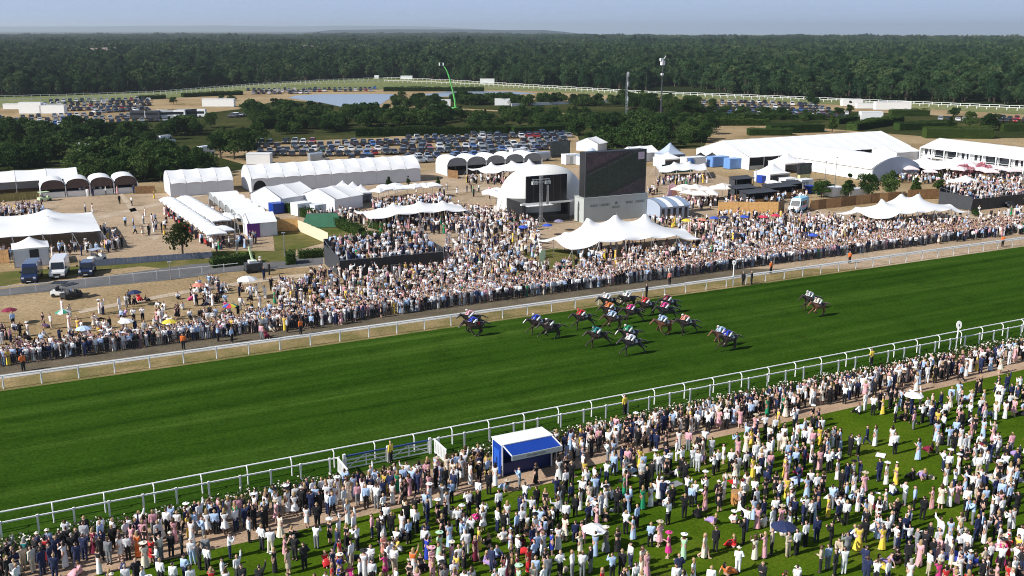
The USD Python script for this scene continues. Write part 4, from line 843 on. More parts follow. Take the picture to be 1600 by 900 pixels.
stretch('canopy', 'white flat canopy joining the parasols to the vaulted tent', [(*at(336, 365)[:2], 2.5), (*at(392, 363)[:2], 2.6), (*at(388, 352)[:2], 2.7), (*at(336, 354)[:2], 2.6)], 2.6, [(*at(362, 359)[:2], 3.1)], nx=12, ny=8)
def cluster(pts, cls, label, group, s=1.0):
    for x, y in pts: copy(cls, 'parasol', at(x, y), rnd.uniform(0, 1.5), s * rnd.uniform(.9, 1.05), label, 'parasol', group)
cluster([(592, 315), (607, 313), (622, 312), (637, 310), (650, 309), (662, 308), (600, 309), (618, 307), (676, 308)], PARA, 'white parasol above the standing crowd left of centre, behind the flat canopy', 'white parasols above the crowd left of centre')
cluster([(767, 322), (784, 326), (792, 321), (777, 318)], PARA, 'white parasol left of the black stage', 'white parasols left of the stage', 1.1)
cluster([(1062, 312), (1076, 317), (1086, 311), (1092, 322), (1102, 313), (1110, 320), (1118, 312), (1128, 309), (1139, 310), (1070, 308)], PARC, 'cream parasol over seated guests right of the pastel sails', 'cream parasols right of the pastel sails')
cluster([(1400, 277), (1420, 280), (1442, 270), (1470, 276), (1498, 281), (1532, 281), (1545, 285), (1562, 280), (1580, 283), (1594, 278), (1452, 283), (1515, 272), (1556, 272), (1585, 271), (1426, 270)], PARP, 'pale pinkish parasol on the terrace of the white halls', 'pinkish parasols on the hall terrace')
cluster([(1212, 300), (1206, 297)], PARA, 'small white parasol beside the food stalls', 'parasols beside the food stalls', .8)
BLOS = foliage('blossom', [(.45, .16, .20), (.60, .26, .30), (.72, .40, .42)], 1.5)
tree_kind('blossom', 'blossom_tree', 95, 3.6, 1.9, 900, .3, BLOS, lobes=8, base=.2)
plant(at(1505, 280), 3.6, 'blossom', 'pink blossom tree, left of two among the terrace parasols', 'tree'); plant(at(1533, 279), 3.9, 'blossom', 'pink blossom tree, right of two among the terrace parasols', 'tree')
# ---- benches with red seats by the parasol rows
cl = kind_of('bench'); obj('seat', MB().box((-.9, -.25, .4), (.9, .25, .5)), mat('red_cushion', (.45, .03, .035), .7, .1, 2), cl); obj('backrest', MB().box((-.9, .2, .5), (.9, .3, .95)), looks['red_cushion'], cl)
for x in (-.8, .8): obj('leg', MB().box((x - .04, -.2, 0), (x + .04, .2, .4)), CHAR, cl)
for i in range(9): copy(cl, 'bench', at(258 + 8.2 * i, 334 + 6.2 * i), 1.5 + rnd.uniform(-.1, .1), None, 'red cushioned bench along the outer side of the left parasol row', 'bench', 'red benches along the left parasol row')
# ---- hand umbrellas
def brolly_kind(name, cols):
    cl = kind_of(name); n = 8
    for k in range(n):
        a0, a1 = 2 * PI * k / n, 2 * PI * (k + 1) / n; g = [[(1.0 * r * math.cos(a), 1.0 * r * math.sin(a), 2.45 - .38 * r ** 1.8 + .04 * r * math.cos((a - a0) / (a1 - a0) * PI * 2)) for a in np.linspace(a0, a1, 4)] for r in (0.02, .35, .7, 1)]
        obj('gore', MB().sheet(np.array(g), .012), cols[k % len(cols)], cl, smooth=True)
    obj('shaft', MB().bar((0, 0, 1.1), (0, 0, 2.55), .014), STEEL, cl); obj('handle', MB().bar((0, 0, 1.0), (0, 0, 1.12), .025), BLACK, cl); return cl
um = lambda n, c: mat('umbrella_' + n, c, .6, .05, 1)
UC = {'blue': [um('blue', (.04, .09, .45))], 'lilac grey': [um('lilac_grey', (.22, .20, .32))], 'red': [um('red', (.55, .04, .08))], 'navy': [um('navy', (.02, .03, .09))], 'salmon': [um('salmon', (.60, .22, .16))],
      'yellow': [um('yellow', (.70, .55, .06))], 'white': [um('white', (.8, .8, .8))], 'maroon': [um('maroon', (.22, .02, .05))], 'pale blue': [um('pale_blue', (.45, .58, .78))], 'green and white': [um('white', 0), um('green', (.05, .30, .18))], 'rainbow': [um('red', 0), um('yellow', 0), um('green', 0), um('blue', 0)], 'black': [BLACK]}
UK = {k: brolly_kind('umbrella', v) for k, v in UC.items()}
UMB = [('blue', 817, 371, 'at the left rear of the peaked stretch tent'), ('blue', 855, 368, 'just in front of the black stage'), ('lilac grey', 873, 361, 'in front of the lighting tower'), ('blue', 1115, 356, 'in the crowd right of the peaked stretch tent'),
       ('navy', 1131, 355, 'in the crowd right of the peaked stretch tent'), ('salmon', 1096, 359, 'in the crowd by the striped tent'), ('yellow', 1072, 360, 'in the crowd below the striped tent'), ('blue', 1162, 354, 'in the crowd below the tan fence'),
       ('red', 1192, 354, 'in the crowd below the tan fence'), ('red', 1211, 352, 'in the crowd below the pale blue van'), ('blue', 1269, 384, 'in the dense crowd left of the right hand stretch tent'), ('navy', 1262, 382, 'in the dense crowd left of the right hand stretch tent'),
       ('maroon', 17, 507, 'among picnickers at the left edge'), ('green and white', 101, 510, 'among picnickers left of the road bend'), ('navy', 212, 478, 'over picnickers on the dry grass at the left'), ('pale blue', 133, 537, 'behind the rail crowd at the left'),
       ('white', 199, 525, 'behind the rail crowd at the left'), ('yellow', 267, 526, 'behind the rail crowd at the left'), ('rainbow', 361, 500, 'in the crowd left of the far steps'), ('salmon', 312, 466, 'over a group at the top of the dry grass slope'),
       ('white', 928, 862, 'held above the near lawn'), ('navy', 1222, 858, 'on the near lawn at the right'), ('white', 1425, 645, 'in the near crowd at the right')]
for c, x, y, l in UMB:
    copy(UK[c], 'umbrella', at(x, y) - [0, 0, .08], rnd.uniform(0, 3), (.85 if y < 600 else .82), f'{c} umbrella {l}', 'umbrella')
copy(UK['white'], 'umbrella', at(388, 468), 0, 1.25, 'large white umbrella over the steps left of the far rail', 'umbrella')
# ---- near side: kiosk, gate, posts, rose hedge
t = thing('kiosk', 'blue kiosk with white roof and raised blue awning beside the sandy path', 'kiosk', (31.2, 63.1, 0))
W_, D_, Hh = 4.3, 1.75, 2.62
obj('roof', MB().box((-.06, -.06, Hh), (W_ + .06, D_ + .06, Hh + .07)), PLASTIC, t); obj('floor', MB().box((.05, 0, .0), (W_ - .05, D_, .08)), CHAR, t)
BL = mat('kiosk_blue', (.007, .045, .30), .4, .04, 1)
for x in (0, W_ - .05):
    s = obj('side_panel', MB().box((x, .09, .08), (x + .05, D_ - .09, Hh)), BL, t)
    obj('trim', MB().box((x - .012, 0, .05), (x + .062, .09, Hh)).box((x - .012, D_ - .09, .05), (x + .062, D_, Hh)).box((x - .011, .09, Hh - .09), (x + .061, D_ - .09, Hh)), PLASTIC, s)
    obj('door', MB().box((x - .03, .5, .12), (x - .004, D_ - .35, 2.0)), mat('kiosk_blue_light', (.02, .10, .48), .4, .04, 1), s)
obj('back_panel', MB().box((.06, D_ - .06, .08), (W_ - .06, D_, Hh)), BL, t); obj('counter', MB().box((.1, .25, .08), (W_ - .1, .8, 1.0)).box((.06, .18, 1.0), (W_ - .06, .85, 1.05)), mat('dark_blue_panel', (.008, .02, .12), .5, .06, 1), t)
aw = obj('awning', MB().add([(.0, -.02, Hh - .02), (W_, -.02, Hh - .02), (W_, -1.55, Hh - .28), (0, -1.55, Hh - .28), (0, -.02, Hh - .1), (W_, -.02, Hh - .1), (W_, -1.55, Hh - .36), (0, -1.55, Hh - .36)], [[0, 3, 2, 1], [4, 5, 6, 7], [0, 1, 5, 4], [0, 4, 7, 3], [1, 2, 6, 5]]), BL, t)
obj('edge_strip', MB().bar((.03, -.02, Hh), (.03, -1.55, Hh - .25), .045, n=4).bar((W_ - .03, -.02, Hh), (W_ - .03, -1.55, Hh - .25), .045, n=4), PLASTIC, aw); obj('fascia', MB().box((0, -1.62, Hh - .62), (W_, -1.55, Hh - .24)), GREYP, aw)
words(aw, 'INFORMATION', .16, 1.2, -1.622, Hh - .5, TXT, depth=.012)
obj('post', MB().box((W_ - .5, -1.5, 0), (W_ - .4, -1.4, Hh - .4)), STEEL, t)
sheet('kiosk_apron', [(30.4, 60.6), (36.4, 60.6), (36.4, 66.5), (30.4, 66.5)], .03, GRAVEL)
t = thing('gate', 'double white field gate with blue top bars closing the gap in the rail', 'gate', (20.9, 69.75, 0)); BLT = mat('gate_blue', (.03, .07, .25), .5, .05, 1)
for x in (0, 3.55, 7.1): obj('post', MB().box((x - .1, -.1, 0), (x + .1, .1, 1.35)), PLASTIC, t)
for x in (.12, 3.67):
    lf = MB(); 
    for z in (.12, .48, .8): lf.box((x, -.035, z), (x + 3.3, .035, z + .08))
    lf.bar((x + .05, 0, .15), (x + 1.6, 0, 1.1), .035, n=4).bar((x + 3.25, 0, .15), (x + 1.7, 0, 1.1), .035, n=4)
    for q in (0, 1.6, 3.22): lf.box((x + q, -.04, .1), (x + q + .08, .04, 1.15))
    g_ = obj('gate_leaf', lf, PLASTIC, t); obj('top_bar', MB().box((x, -.05, 1.1), (x + 3.3, .05, 1.22)), BLT, g_)
for x, y0 in ((20.35, 67.2), (28.35, 67.2)):
    t = thing('picket_wing', f"white picket fence wing at the {'left' if x < 25 else 'right'} end of the double gate", 'fence', (x, y0, 0)); mb = MB()
    mb.box((-.05, 0, 1.16), (.05, 2.5, 1.26)).box((-.03, 0, .15), (.03, 2.5, .22))
    obj('rail', mb, PLASTIC, t)
    for q in np.linspace(.05, 2.45, 17): obj('picket', MB().box((-.025, q - .045, .05), (.025, q + .045, 1.16)), PLASTIC, t)
def disc_post(label, x, y, h, rw, rh, lean=0.0):
    t = thing('winning_post', label, 'post', (x, y, 0)); obj('pole', MB().bar((0, 0, 0), (lean, 0, h - rh), .09, .075, 8), PLASTIC, t)
    a = np.linspace(0, 2 * PI, 25)[:-1]; dirv = np.array([-RT[0], -RT[1]]); p, f = xzplate([(rw * math.cos(q), rh * math.sin(q)) for q in a], -.05, .05); rz = math.atan2(RT[1], RT[0]); c, s = math.cos(rz), math.sin(rz)
    R2 = lambda v: np.stack([v[:, 0] * c - v[:, 1] * s + lean, v[:, 0] * s + v[:, 1] * c, v[:, 2] + h - rh * .6], 1)
    obj('disc', (R2(p), f), PLASTIC, t); p, f = xzplate([(rw * .16 * math.cos(q), rh * .32 * math.sin(q)) for q in a], -.075, -.052); obj('mark', (R2(p), f), CHAR, t)
disc_post('white post with an oval disc beside the near rail at the right', *at(1493, 545)[:2], 2.9, .29, .46, .12)
disc_post('slim white post with a small disc at the far rail', *at(1145, 447)[:2], 3.4, .24, .34)
plain_rail('white_rail', 65.4, 85, 112, 1.0, 2.6, 85.2, 'short white double rail beside the crowd at the right edge', w=.05, pr=.04, flat=.08)
def rose_hedge(xa, xb, label):
    t = thing('rose_hedge', label, 'hedge', (xa, 67.9, 0)); r = np.random.default_rng(int(xa) + 50); n = int((xb - xa) * 150); hh = .75
    x = r.uniform(0, xb - xa, n); k = meshkit.noise(np.stack([x * .9, 0 * x, 0 * x], -1), 4); p = np.stack([x, r.normal(0, .38, n), r.uniform(.02, 1, n) ** .7 * hh * (.55 + .7 * k)], -1)
    obj('foliage', leaves(p, .17, r, np.tile([0, 0, 1.0], (n, 1))), HEDGE, t)
    m = int((xb - xa) * 16); x = r.uniform(0, xb - xa, m); k = meshkit.noise(np.stack([x * .9, 0 * x, 0 * x], -1), 4); p = np.stack([x, r.normal(0, .34, m), hh * (.6 + .65 * k) * r.uniform(.8, 1.05, m)], -1)
    obj('blossoms', leaves(p, .16, r, np.tile([0, 0, 1.0], (m, 1))), mat('rose_petals', (.75, .62, .60), .6, .2, 3, c2=(.85, .80, .76)), t, kind='stuff')
rose_hedge(-6, 19.6, 'low rose hedge behind the rail crowd at the left'); rose_hedge(29.5, 60, 'low white rose hedge along the rail right of the gate'); rose_hedge(60, 84, 'low white rose hedge along the rail towards the oval disc post'); rose_hedge(84, 116, 'low white rose hedge at the right edge beyond the oval disc post')
# ---- masts and lifts
def upright(px0, py0):
    b = at(px0, py0); s = 1570 / float(np.dot(b - [0, 0, EYE], FW))
    return b, lambda px, py: np.array([RT[0] * (px - px0) / s, RT[1] * (px - px0) / s, (py0 - py) / s / math.cos(PITCH)])
b, q = upright(978, 193); t = thing('lattice_mast', 'slim grey lattice mast beyond the bushes right of centre', 'mast', b); m = MB(); h = q(978, 118)[2]
for a in range(3):
    c, s = .45 * math.cos(a * 2.1), .45 * math.sin(a * 2.1); m.bar((c, s, 0), (c * .8, s * .8, h), .07, n=4)
    for k in range(16): c2, s2 = .45 * math.cos(a * 2.1 + 2.1), .45 * math.sin(a * 2.1 + 2.1); m.bar((c, s, h * k / 16), (c2, s2, h * (k + 1) / 16), .045, n=4)
obj('lattice', m, STEEL, t)
for z in (.44, .74, .93): obj('antenna', MB().box((.3, -.3, h * z), (.75, .3, h * z + 1.6)), GREYP, t)
b, q = upright(1032, 196); t = thing('camera_mast', 'tall dark mast with white camera heads rising before the forest', 'mast', b); h = q(1032, 103)[2]
obj('pole', MB().bar((0, 0, 0), (0, 0, h * .6), .30, .26, 8).bar((0, 0, h * .6), (0, 0, h), .2, .16, 8), DKSTEEL, t); obj('lamp_box', MB().box((-.4, -.4, h * .8), (.4, .4, h * .8 + .7)), PLASTIC, t)
obj('camera_head', MB().box((-.6, -.6, h - .9), (.6, .6, h + .6)).box((-1.1, -.4, h + .6), (-.1, .4, h + 1.5)).bar((0, 0, h + .6), (1.2, 0, h + 2.2), .12), PLASTIC, t); obj('base', MB().box((-2, -1.5, 0), (2, 1.5, 1.6)), SHADEW, t)
for a in range(4): obj('guy_rope', MB().bar((0, 0, h * .3), (5 * math.cos(a * PI / 2), 5 * math.sin(a * PI / 2), 0), .03, n=4), DKSTEEL, t)
LIME = mat('lime_paint', (.14, .55, .13), .4, .06, 1); b, q = upright(712, 174); t = thing('boom_lift', 'tall lime green boom lift with a raised jointed arm before the forest', 'boom lift', b)
obj('arm', MB().path([q(712, 172), q(711, 158), q(709, 148)], .42, 6), LIME, t); obj('arm', MB().path([q(709, 148), q(704, 128), q(701, 118)], .32, 6), LIME, t); obj('arm', MB().path([q(701, 118), q(697, 110), q(694, 107.5)], .24, 6), LIME, t)
k = q(691, 106); obj('basket', MB().box(k - [.9, .6, .1], k + [.9, .6, 0]).box(k + [-.9, -.6, 0], k + [-.8, .6, 1.1]).box(k + [.8, -.6, 0], k + [.9, .6, 1.1]).box(k + [-.9, -.6, 1.0], k + [.9, -.52, 1.1]), GREYP, t)
obj('chassis', MB().box((-1.6, -1.2, .5), (1.6, 1.2, 1.6)), LIME, t)
for x in (-1.3, 1.3):
    for y in (-1.1, 1.1): obj('wheel', MB().bar((x, y - .18, .5), (x, y + .18, .5), .5, n=12), RUBBER, t)
b, q = upright(396, 425); t = thing('boom_lift', 'white and pale green cherry picker by the asphalt road left of the black stand', 'boom lift', b); PGR = mat('pale_green_paint', (.55, .70, .42), .4, .05, 1)
obj('arm', MB().path([(0, 0, 1.2), q(402, 411)], .16), PLASTIC, t); obj('arm', MB().path([q(402, 411), q(395, 404), q(391.5, 386)], .17), PGR, t)
obj('chassis', MB().box((-1.1, -.8, .35), (1.2, .8, 1.35)), CHAR, t); obj('turntable', MB().box((-.6, -.5, 1.35), (.5, .5, 1.7)), PLASTIC, t)
for x in (-.8, .9):
    for y in (-.75, .75): obj('wheel', MB().bar((x, y - .12, .38), (x, y + .12, .38), .38, n=12), RUBBER, t)
for px, py, h, l in ((370, 398, 6.2, 'slim grey lamp post in front of the parasols'), (445, 401, 3.6, 'short white post by the road left of the black stand'), (267, 437, 2.4, 'white post where the rail meets the road'), (1287, 306, 7, 'slim lattice pole behind the brown fence'), (1303, 308, 8, 'pale lattice pole before the white halls'), (1180, 312, 6, 'thin dark post among the food stalls')):
    t = thing('pole', l, 'post', at(px, py)); obj('shaft', MB().bar((0, 0, 0), (0, 0, h), .09, .06, 8), STEEL, t); obj('head', MB().box((-.25, -.12, h), (.25, .12, h + .12)), GREYP, t)
# small feather flags
for px, py, hgt, c, l in ((852, 424, 3.2, PGR, 'pale green feather flag in the crowd below the peaked stretch tent'),):
    b, q = upright(px, py); t = thing('feather_flag', l, 'flag', b); obj('pole', MB().bar((0, 0, 0), (0, 0, hgt), .03), STEEL, t); obj('cloth', xzplate([(-.05, .8), (-.9, 1.2), (-1.0, 2.6), (-.5, 3.1), (-.05, 3.15)], -.01, .01), c, t)
# far small buildings
for px, py, w, h, l in ((672, 167, 9, 4, 'grey roofed shed by the lake'), (773, 165, 7, 4, 'white box trailer on the dry strip right of the boom lift'), (626, 124, 8, 3, 'white hut on the far bend'), (750, 131, 9, 4, 'white cabin under the forest edge'), (585, 123, 3, 3, 'small white post box on the far bend'), (316, 167, 14, 4.5, 'white trailer on the far field left of the lake'), (122, 241, 5, 4, 'white box trailer in the thicket at the left'), (385, 257, 6, 3.5, 'pale site hut left of the car park'), (1368, 172, 15, 4.5, 'white truck body beside the pointed tree'), (1339, 170, 20, 3, 'long low white trailer beside the pointed tree'), (1316, 166, 9, 4, 'white cabin left of the pointed tree'), (1345, 191, 8, 5, 'white box hut among the right hand hedges'), (5, 171, 18, 3, 'long white trailer at the far left'), (30, 178, 9, 6, 'white box truck at the far left'), (62, 178, 10, 4.5, 'white tent box right of the far left trucks')):
    container('far_cabin', l, 'cabin', *at(px, py)[:2], w, 3, h * .75, PLASTIC, rz=AZ - PI / 2, ribs=False, door=False)
t = thing('low_wall', 'long pale low wall on the dry strip right of the boom lift', 'wall', at(800, 166), 0); obj('wall', MB().box((0, 0, 0), (60, .5, 1.2)), SHADEW, t)

# pale houses showing among the far trees
for k, (px, d, l) in enumerate(((74, 1500, 'small pale house at the far left of the forest'), (190, 1150, 'pale house among the far trees, left one of a close pair'), (208, 1180, 'pale house among the far trees, right one of a close pair'), (244, 1250, 'pale house right of the close pair in the far forest'), (620, 1700, 'pale house high in the forest above the lime boom lift'), (500, 1300, 'pale house in the forest above the lake'))):
    v = FW * 1570 + RT * (px - 800); v = v[:2] / np.hypot(*v[:2]) * d
    t = thing('house', l, 'house', (*v, 0), AZ - PI / 2 + .2 * k); obj('wall', MB().box((-7, -4, 0), (7, 4, 11)), mat('pale_render', (.62, .60, .55), .7, .05, .3), t); obj('roof', MB().add([(-7.4, -4.4, 11), (7.4, -4.4, 11), (7.4, 4.4, 11), (-7.4, 4.4, 11), (-7.4, 0, 14.5), (7.4, 0, 14.5)], [[0, 1, 5, 4], [2, 3, 4, 5], [3, 0, 4, 4], [1, 2, 5, 5], [3, 2, 1, 0]]), mat('slate_roof', (.22, .17, .15), .7, .1, .5), t)
    for x in (-4.5, 0, 4.5): obj('window', MB().box((x - .7, -4.06, 7.6), (x + .7, -4.01, 9.4)), GLASSD, t)
# ---------------------------------------------------------------- vehicles
def hullm(pts):
    h = manifold3d.Manifold.hull_points(np.asarray(pts, np.float32)); m = h.to_mesh(); return np.array(m.vert_properties[:, :3]), np.array(m.tri_verts)
def slab(*secs):
    """Hull of sections (x0, x1, half width, z)."""
    return hullm([(x, s * w, z) for x0, x1, w, z in secs for x in (x0, x1) for s in (-1, 1)])
CARS = {'hatchback': dict(lo=[(-1.9, 1.95, .78, .25), (-1.98, 2.03, .86, .5), (-1.95, 1.95, .86, .78), (-1.8, 1.0, .80, .92)], gl=[(-1.85, 1.02, .80, .90), (-1.45, .22, .62, 1.40)], rf=[(-1.5, .24, .63, 1.39), (-1.35, .05, .58, 1.47)], wx=(-1.25, 1.25)),
        'saloon car': dict(lo=[(-2.2, 2.15, .80, .25), (-2.28, 2.25, .88, .5), (-2.2, 2.15, .88, .78), (-1.9, 1.1, .82, .92)], gl=[(-1.75, 1.05, .80, .90), (-1.05, .2, .62, 1.36)], rf=[(-1.1, .22, .63, 1.35), (-.95, .05, .58, 1.42)], wx=(-1.35, 1.35)),
        'estate suv': dict(lo=[(-2.2, 2.15, .84, .3), (-2.28, 2.25, .92, .6), (-2.22, 2.15, .92, .98), (-2.1, 1.1, .86, 1.1)], gl=[(-2.15, 1.05, .85, 1.08), (-1.85, .25, .68, 1.62)], rf=[(-1.9, .27, .69, 1.60), (-1.75, .1, .64, 1.70)], wx=(-1.35, 1.4))}
PAINT = {'black': (.012, .012, .014), 'dark grey': (.05, .053, .058), 'silver': (.42, .44, .46), 'white': (.74, .74, .74), 'navy blue': (.012, .025, .085), 'red': (.28, .012, .015), 'blue': (.03, .12, .38), 'dark green': (.01, .05, .03)}
def paint(c):
    n = c.replace(' ', '_') + '_car_paint'
    if n not in looks: looks[n] = usdkit.material(stage, f'/World/Looks/{n}', {'p': ('principled_bsdf', dict(base_color=PAINT[c], roughness=.3, metallic=.35 if c in ('silver', 'dark grey') else 0., coat_weight=.8, coat_roughness=.05))}, surface='p.BSDF')
    return looks[n]
LAMP = mat('lamp_lens', (.75, .75, .72), .15, .05, 1); TAIL = mat('tail_lens', (.30, .01, .01), .2, .05, 1)
def wheels(par, xs, y, r, w=.2):
    for x in xs:
        for s in (-1, 1):
            t_ = obj('wheel', MB().bar((x, s * y - w / 2, r), (x, s * y + w / 2, r), r, n=12), RUBBER, par)
CK = {}
for kd, c in CARS.items():
    for col in PAINT:
        cl = kind_of(kd.replace(' ', '_').replace('estate_suv', 'estate_car')); p = paint(col)
        obj('body', MB().add(*slab(*c['lo'])), p, cl); obj('windows', MB().add(*slab(*c['gl'])), GLASSD, cl); rf = MB().add(*slab(*c['rf'])); g0, g1 = c['gl']
        for s in (-1, 1):
            for xa, xb in ((g0[0], g1[0]), (g0[1], g1[1]), ((g0[0] + g0[1]) / 2, (g1[0] + g1[1]) / 2)): rf.bar((xa, s * g0[2] * 1.005, g0[3]), (xb, s * g1[2] * 1.01, g1[3]), .035, n=4)
        obj('roof', rf, p, cl); wheels(cl, c['wx'], c['lo'][1][2] - .08, .33); f, b = c['lo'][1][1], c['lo'][1][0]; z = c['lo'][2][3] - .2
        for s in (-1, 1): obj('headlight', MB().box((f - .12, s * .62 - .16, z - .02), (f - .01, s * .62 + .16, z + .1)), LAMP, cl); obj('tail_light', MB().box((b + .0, s * .66 - .12, z), (b + .1, s * .66 + .12, z + .14)), TAIL, cl)
        CK[kd, col] = cl
lots = []
def row(lot, a, b, step=2.5, miss=.06, turn=0.0):
    a, b = at(*a), at(*b); L = np.linalg.norm(b - a); ang = math.atan2(*(b - a)[:2][::-1]) + PI / 2 + turn
    for s in np.arange(0, L, step):
        if rnd.random() < miss: continue
        p = a + (b - a) * s / L; lots.append((p + [rnd.uniform(-.25, .25), rnd.uniform(-.7, .7), 0], ang + rnd.uniform(-.06, .06) + (PI if rnd.random() < .5 else 0), lot))
A_ = 'the grass car park behind the long marquee'
for i, (a, b, m) in enumerate([((742, 214), (893, 210), .05), ((640, 219), (897, 214), .08), ((408, 225), (500, 224), .1), ((540, 225), (760, 221), .1), ((404, 231), (880, 221), .05), ((406, 238), (505, 236), .05), ((505, 237), (880, 227), .08), ((412, 244), (492, 242), .05), ((500, 244), (860, 233), .05), ((520, 250), (600, 248), .3), ((640, 248), (840, 239), .12), ((655, 254), (720, 250), .2)]):
    row(f"{('back', 'second', 'third', 'third', 'middle', 'middle', 'sixth', 'left front', 'front', 'scattered front', 'front', 'foremost')[i]} row of the grass car park", a, b, 2.5, m)
for a, b in (((80, 160), (240, 156.5)), ((72, 165), (240, 160)), ((90, 170), (235, 165)), ((0, 186), (165, 180)), ((0, 191), (290, 183)), ((20, 197), (300, 188)), ((190, 183), (300, 180)), ((365, 184), (395, 178)), ((60, 175), (230, 169)), ((0, 200), (120, 196)), ((150, 177), (236, 172))): row('the far left car park below the bend', a, b, 2.7)
for a, b in (((388, 141.5), (590, 139.5)), ((400, 144.5), (585, 142.5)), ((395, 147), (480, 146.5))): row('the long car row by the lake', a, b, 2.8)
for a, b in (((1070, 163), (1270, 165)), ((1058, 167), (1290, 170)), ((1080, 171), (1300, 174)), ((1110, 175), (1330, 179)), ((1200, 180), (1320, 184)), ((1470, 188), (1530, 190)), ((1560, 190), (1620, 192)), ((1090, 160), (1210, 161)), ((1130, 178.5), (1310, 182)), ((1540, 186), (1620, 188))): row('the far right car park before the forest', a, b, 2.8)
lots.sort(key=lambda q: float(np.dot(q[0] - [0, 0, EYE], FW)))
W8 = [('black', 30), ('dark grey', 24), ('silver', 16), ('white', 13), ('navy blue', 9), ('red', 4), ('blue', 3), ('dark green', 2)]
far_cars = []
rc = random.Random(5)
for i, (p, a, lot) in enumerate(lots):
    col = rc.choices([c for c, _ in W8], [w for _, w in W8])[0]; kd = rc.choice(list(CARS)); s = rc.uniform(.95, 1.04)
    if i < 292:
        kn = 'estate car' if kd == 'estate suv' else kd; px = 'left' if p[0] < 85 else 'middle' if p[0] < 120 else 'right'
        third = f', {px} part' if 'grass' in lot else ''; l = f'{col} {kn} in the {lot}{third}' if 'row of' in lot else f'{col} {kn} in {lot}'
        copy(CK[kd, col], 'parked_car', p, a, s, l, 'car', l.replace(' in ', 's in ', 1))
    else: far_cars.append((p, a, s, CK[kd, col]))
pi = UsdGeom.PointInstancer.Define(stage, '/World/parked_cars'); data(pi.GetPrim(), 'distant rows of parked cars on the grass car parks', 'cars', kind='stuff'); pr = []
for k, cl in enumerate(CK.values()):
    x = UsdGeom.Xform.Define(stage, f'/World/parked_cars/car_{k + 1:03d}'); x.GetPrim().GetReferences().AddInternalReference(cl.GetPath()); pr.append(x.GetPath())
def instancer(pi, pr, items, keys):
    pi.CreatePrototypesRel().SetTargets(pr); pi.CreateProtoIndicesAttr(Vt.IntArray(keys)); pi.CreatePositionsAttr(Vt.Vec3fArray([Gf.Vec3f(*map(float, q[0])) for q in items]))
    pi.CreateOrientationsAttr(Vt.QuathArray([Gf.Quath(math.cos(q[1] / 2), 0, 0, math.sin(q[1] / 2)) for q in items])); pi.CreateScalesAttr(Vt.Vec3fArray([Gf.Vec3f(q[2], q[2], q[2]) for q in items]))
cks = list(CK.values()); instancer(pi, pr, far_cars, [cks.index(q[3]) for q in far_cars])

def van(name, label, px, py, rz, m, L=5.4, Hh=2.4, cat='van', low=False, stripe=None):
    t = thing(name, label, cat, at(px, py), rz); w = .98
    if low: lo, cab = [(-L / 2, L / 2, .82, .3), (-L / 2 - .05, L / 2 + .05, .9, .6), (-L / 2, L / 2 - .2, .9, 1.0)], [(-L / 2 + .1, L / 2 - 1.1, .86, 1.0), (-L / 2 + .3, L / 2 - 1.7, .7, Hh)]
    else: lo, cab = [(-L / 2, L / 2, .9, .3), (-L / 2, L / 2 + .06, w, .6), (-L / 2, L / 2, w, 1.05), (-L / 2, L / 2 - .9, w, 1.25)], [(-L / 2, L / 2 - .85, w, 1.2), (-L / 2, L / 2 - 1.35, w * .97, Hh - .35), (-L / 2 + .05, L / 2 - 1.5, w * .86, Hh)]
    obj('body', MB().add(*slab(*lo)), m, t); obj('cab', MB().add(*slab(*cab)), m, t)
    x0, z0, x1, z1 = (L / 2 - .85, 1.27, L / 2 - 1.32, Hh - .42) if not low else (L / 2 - 1.08, 1.05, L / 2 - 1.62, Hh - .1)
    ww = w * .88 if not low else .74
    obj('windscreen', hullm([(x0 + .02 + dx, s * ww, z0 + dz) for s in (-1, 1) for dx, dz in ((0, 0), (.03, .01))] + [(x1 + .02 + dx, s * ww * .9, z1 + dz) for s in (-1, 1) for dx, dz in ((0, 0), (.03, .01))]), GLASSD, t)
    for s in (-1, 1):
        obj('side_window', hullm([(x0 - .25, s * (w + .004 if not low else .86), z0), (x0 - 1.1, s * (w + .004 if not low else .86), z0), (x1 - .1, s * (w * .985 if not low else .76), z1), (x0 - 1.1, s * (w * .985 if not low else .76), z1), (x0 - .6, s * (w - .06 if not low else .7), z0 + .2)]), GLASSD, t)
        obj('headlight', MB().box((L / 2 - .06, s * .72 - .16, .78), (L / 2 + .04, s * .72 + .16, .98)), LAMP, t); obj('mirror', MB().box((L / 2 - 1.1, s * (w + .02), 1.35), (L / 2 - .95, s * (w + .22), 1.6)), BLACK, t)
    obj('grille', MB().box((L / 2 + .0, -.45, .55), (L / 2 + .075, .45, .85)), BLACK, t); obj('bumper', MB().box((L / 2 - .1, -.9, .3), (L / 2 + .1, .9, .5)), BLACK, t); obj('number_plate', MB().box((L / 2 + .1, -.26, .36), (L / 2 + .115, .26, .47)), LAMP, t)
    wheels(t, (-L / 2 + .95, L / 2 - .95), w - .1, .36, .24); return t
fr = math.radians(-101)
van('parked_van', 'dark blue black van parked on the road by the small hatch tent', 51, 437, fr, paint('navy blue'), 5.4, 2.5)
van('parked_van', 'white van parked on the road between a dark van and a navy car', 94, 430, fr, paint('white'), 5.4, 2.55)
van('parked_car', 'navy people carrier parked on the road right of the white van', 137, 428, fr, paint('navy blue'), 4.4, 1.75, 'car', True)
PBL = mat('pale_blue_paint', (.28, .58, .74), .35, .04, 1)
t = van('ice_cream_van', 'pale blue ice cream van with serving window beside the brown plank fence', 1247, 330, math.radians(-152), PBL, 5.6, 2.6)
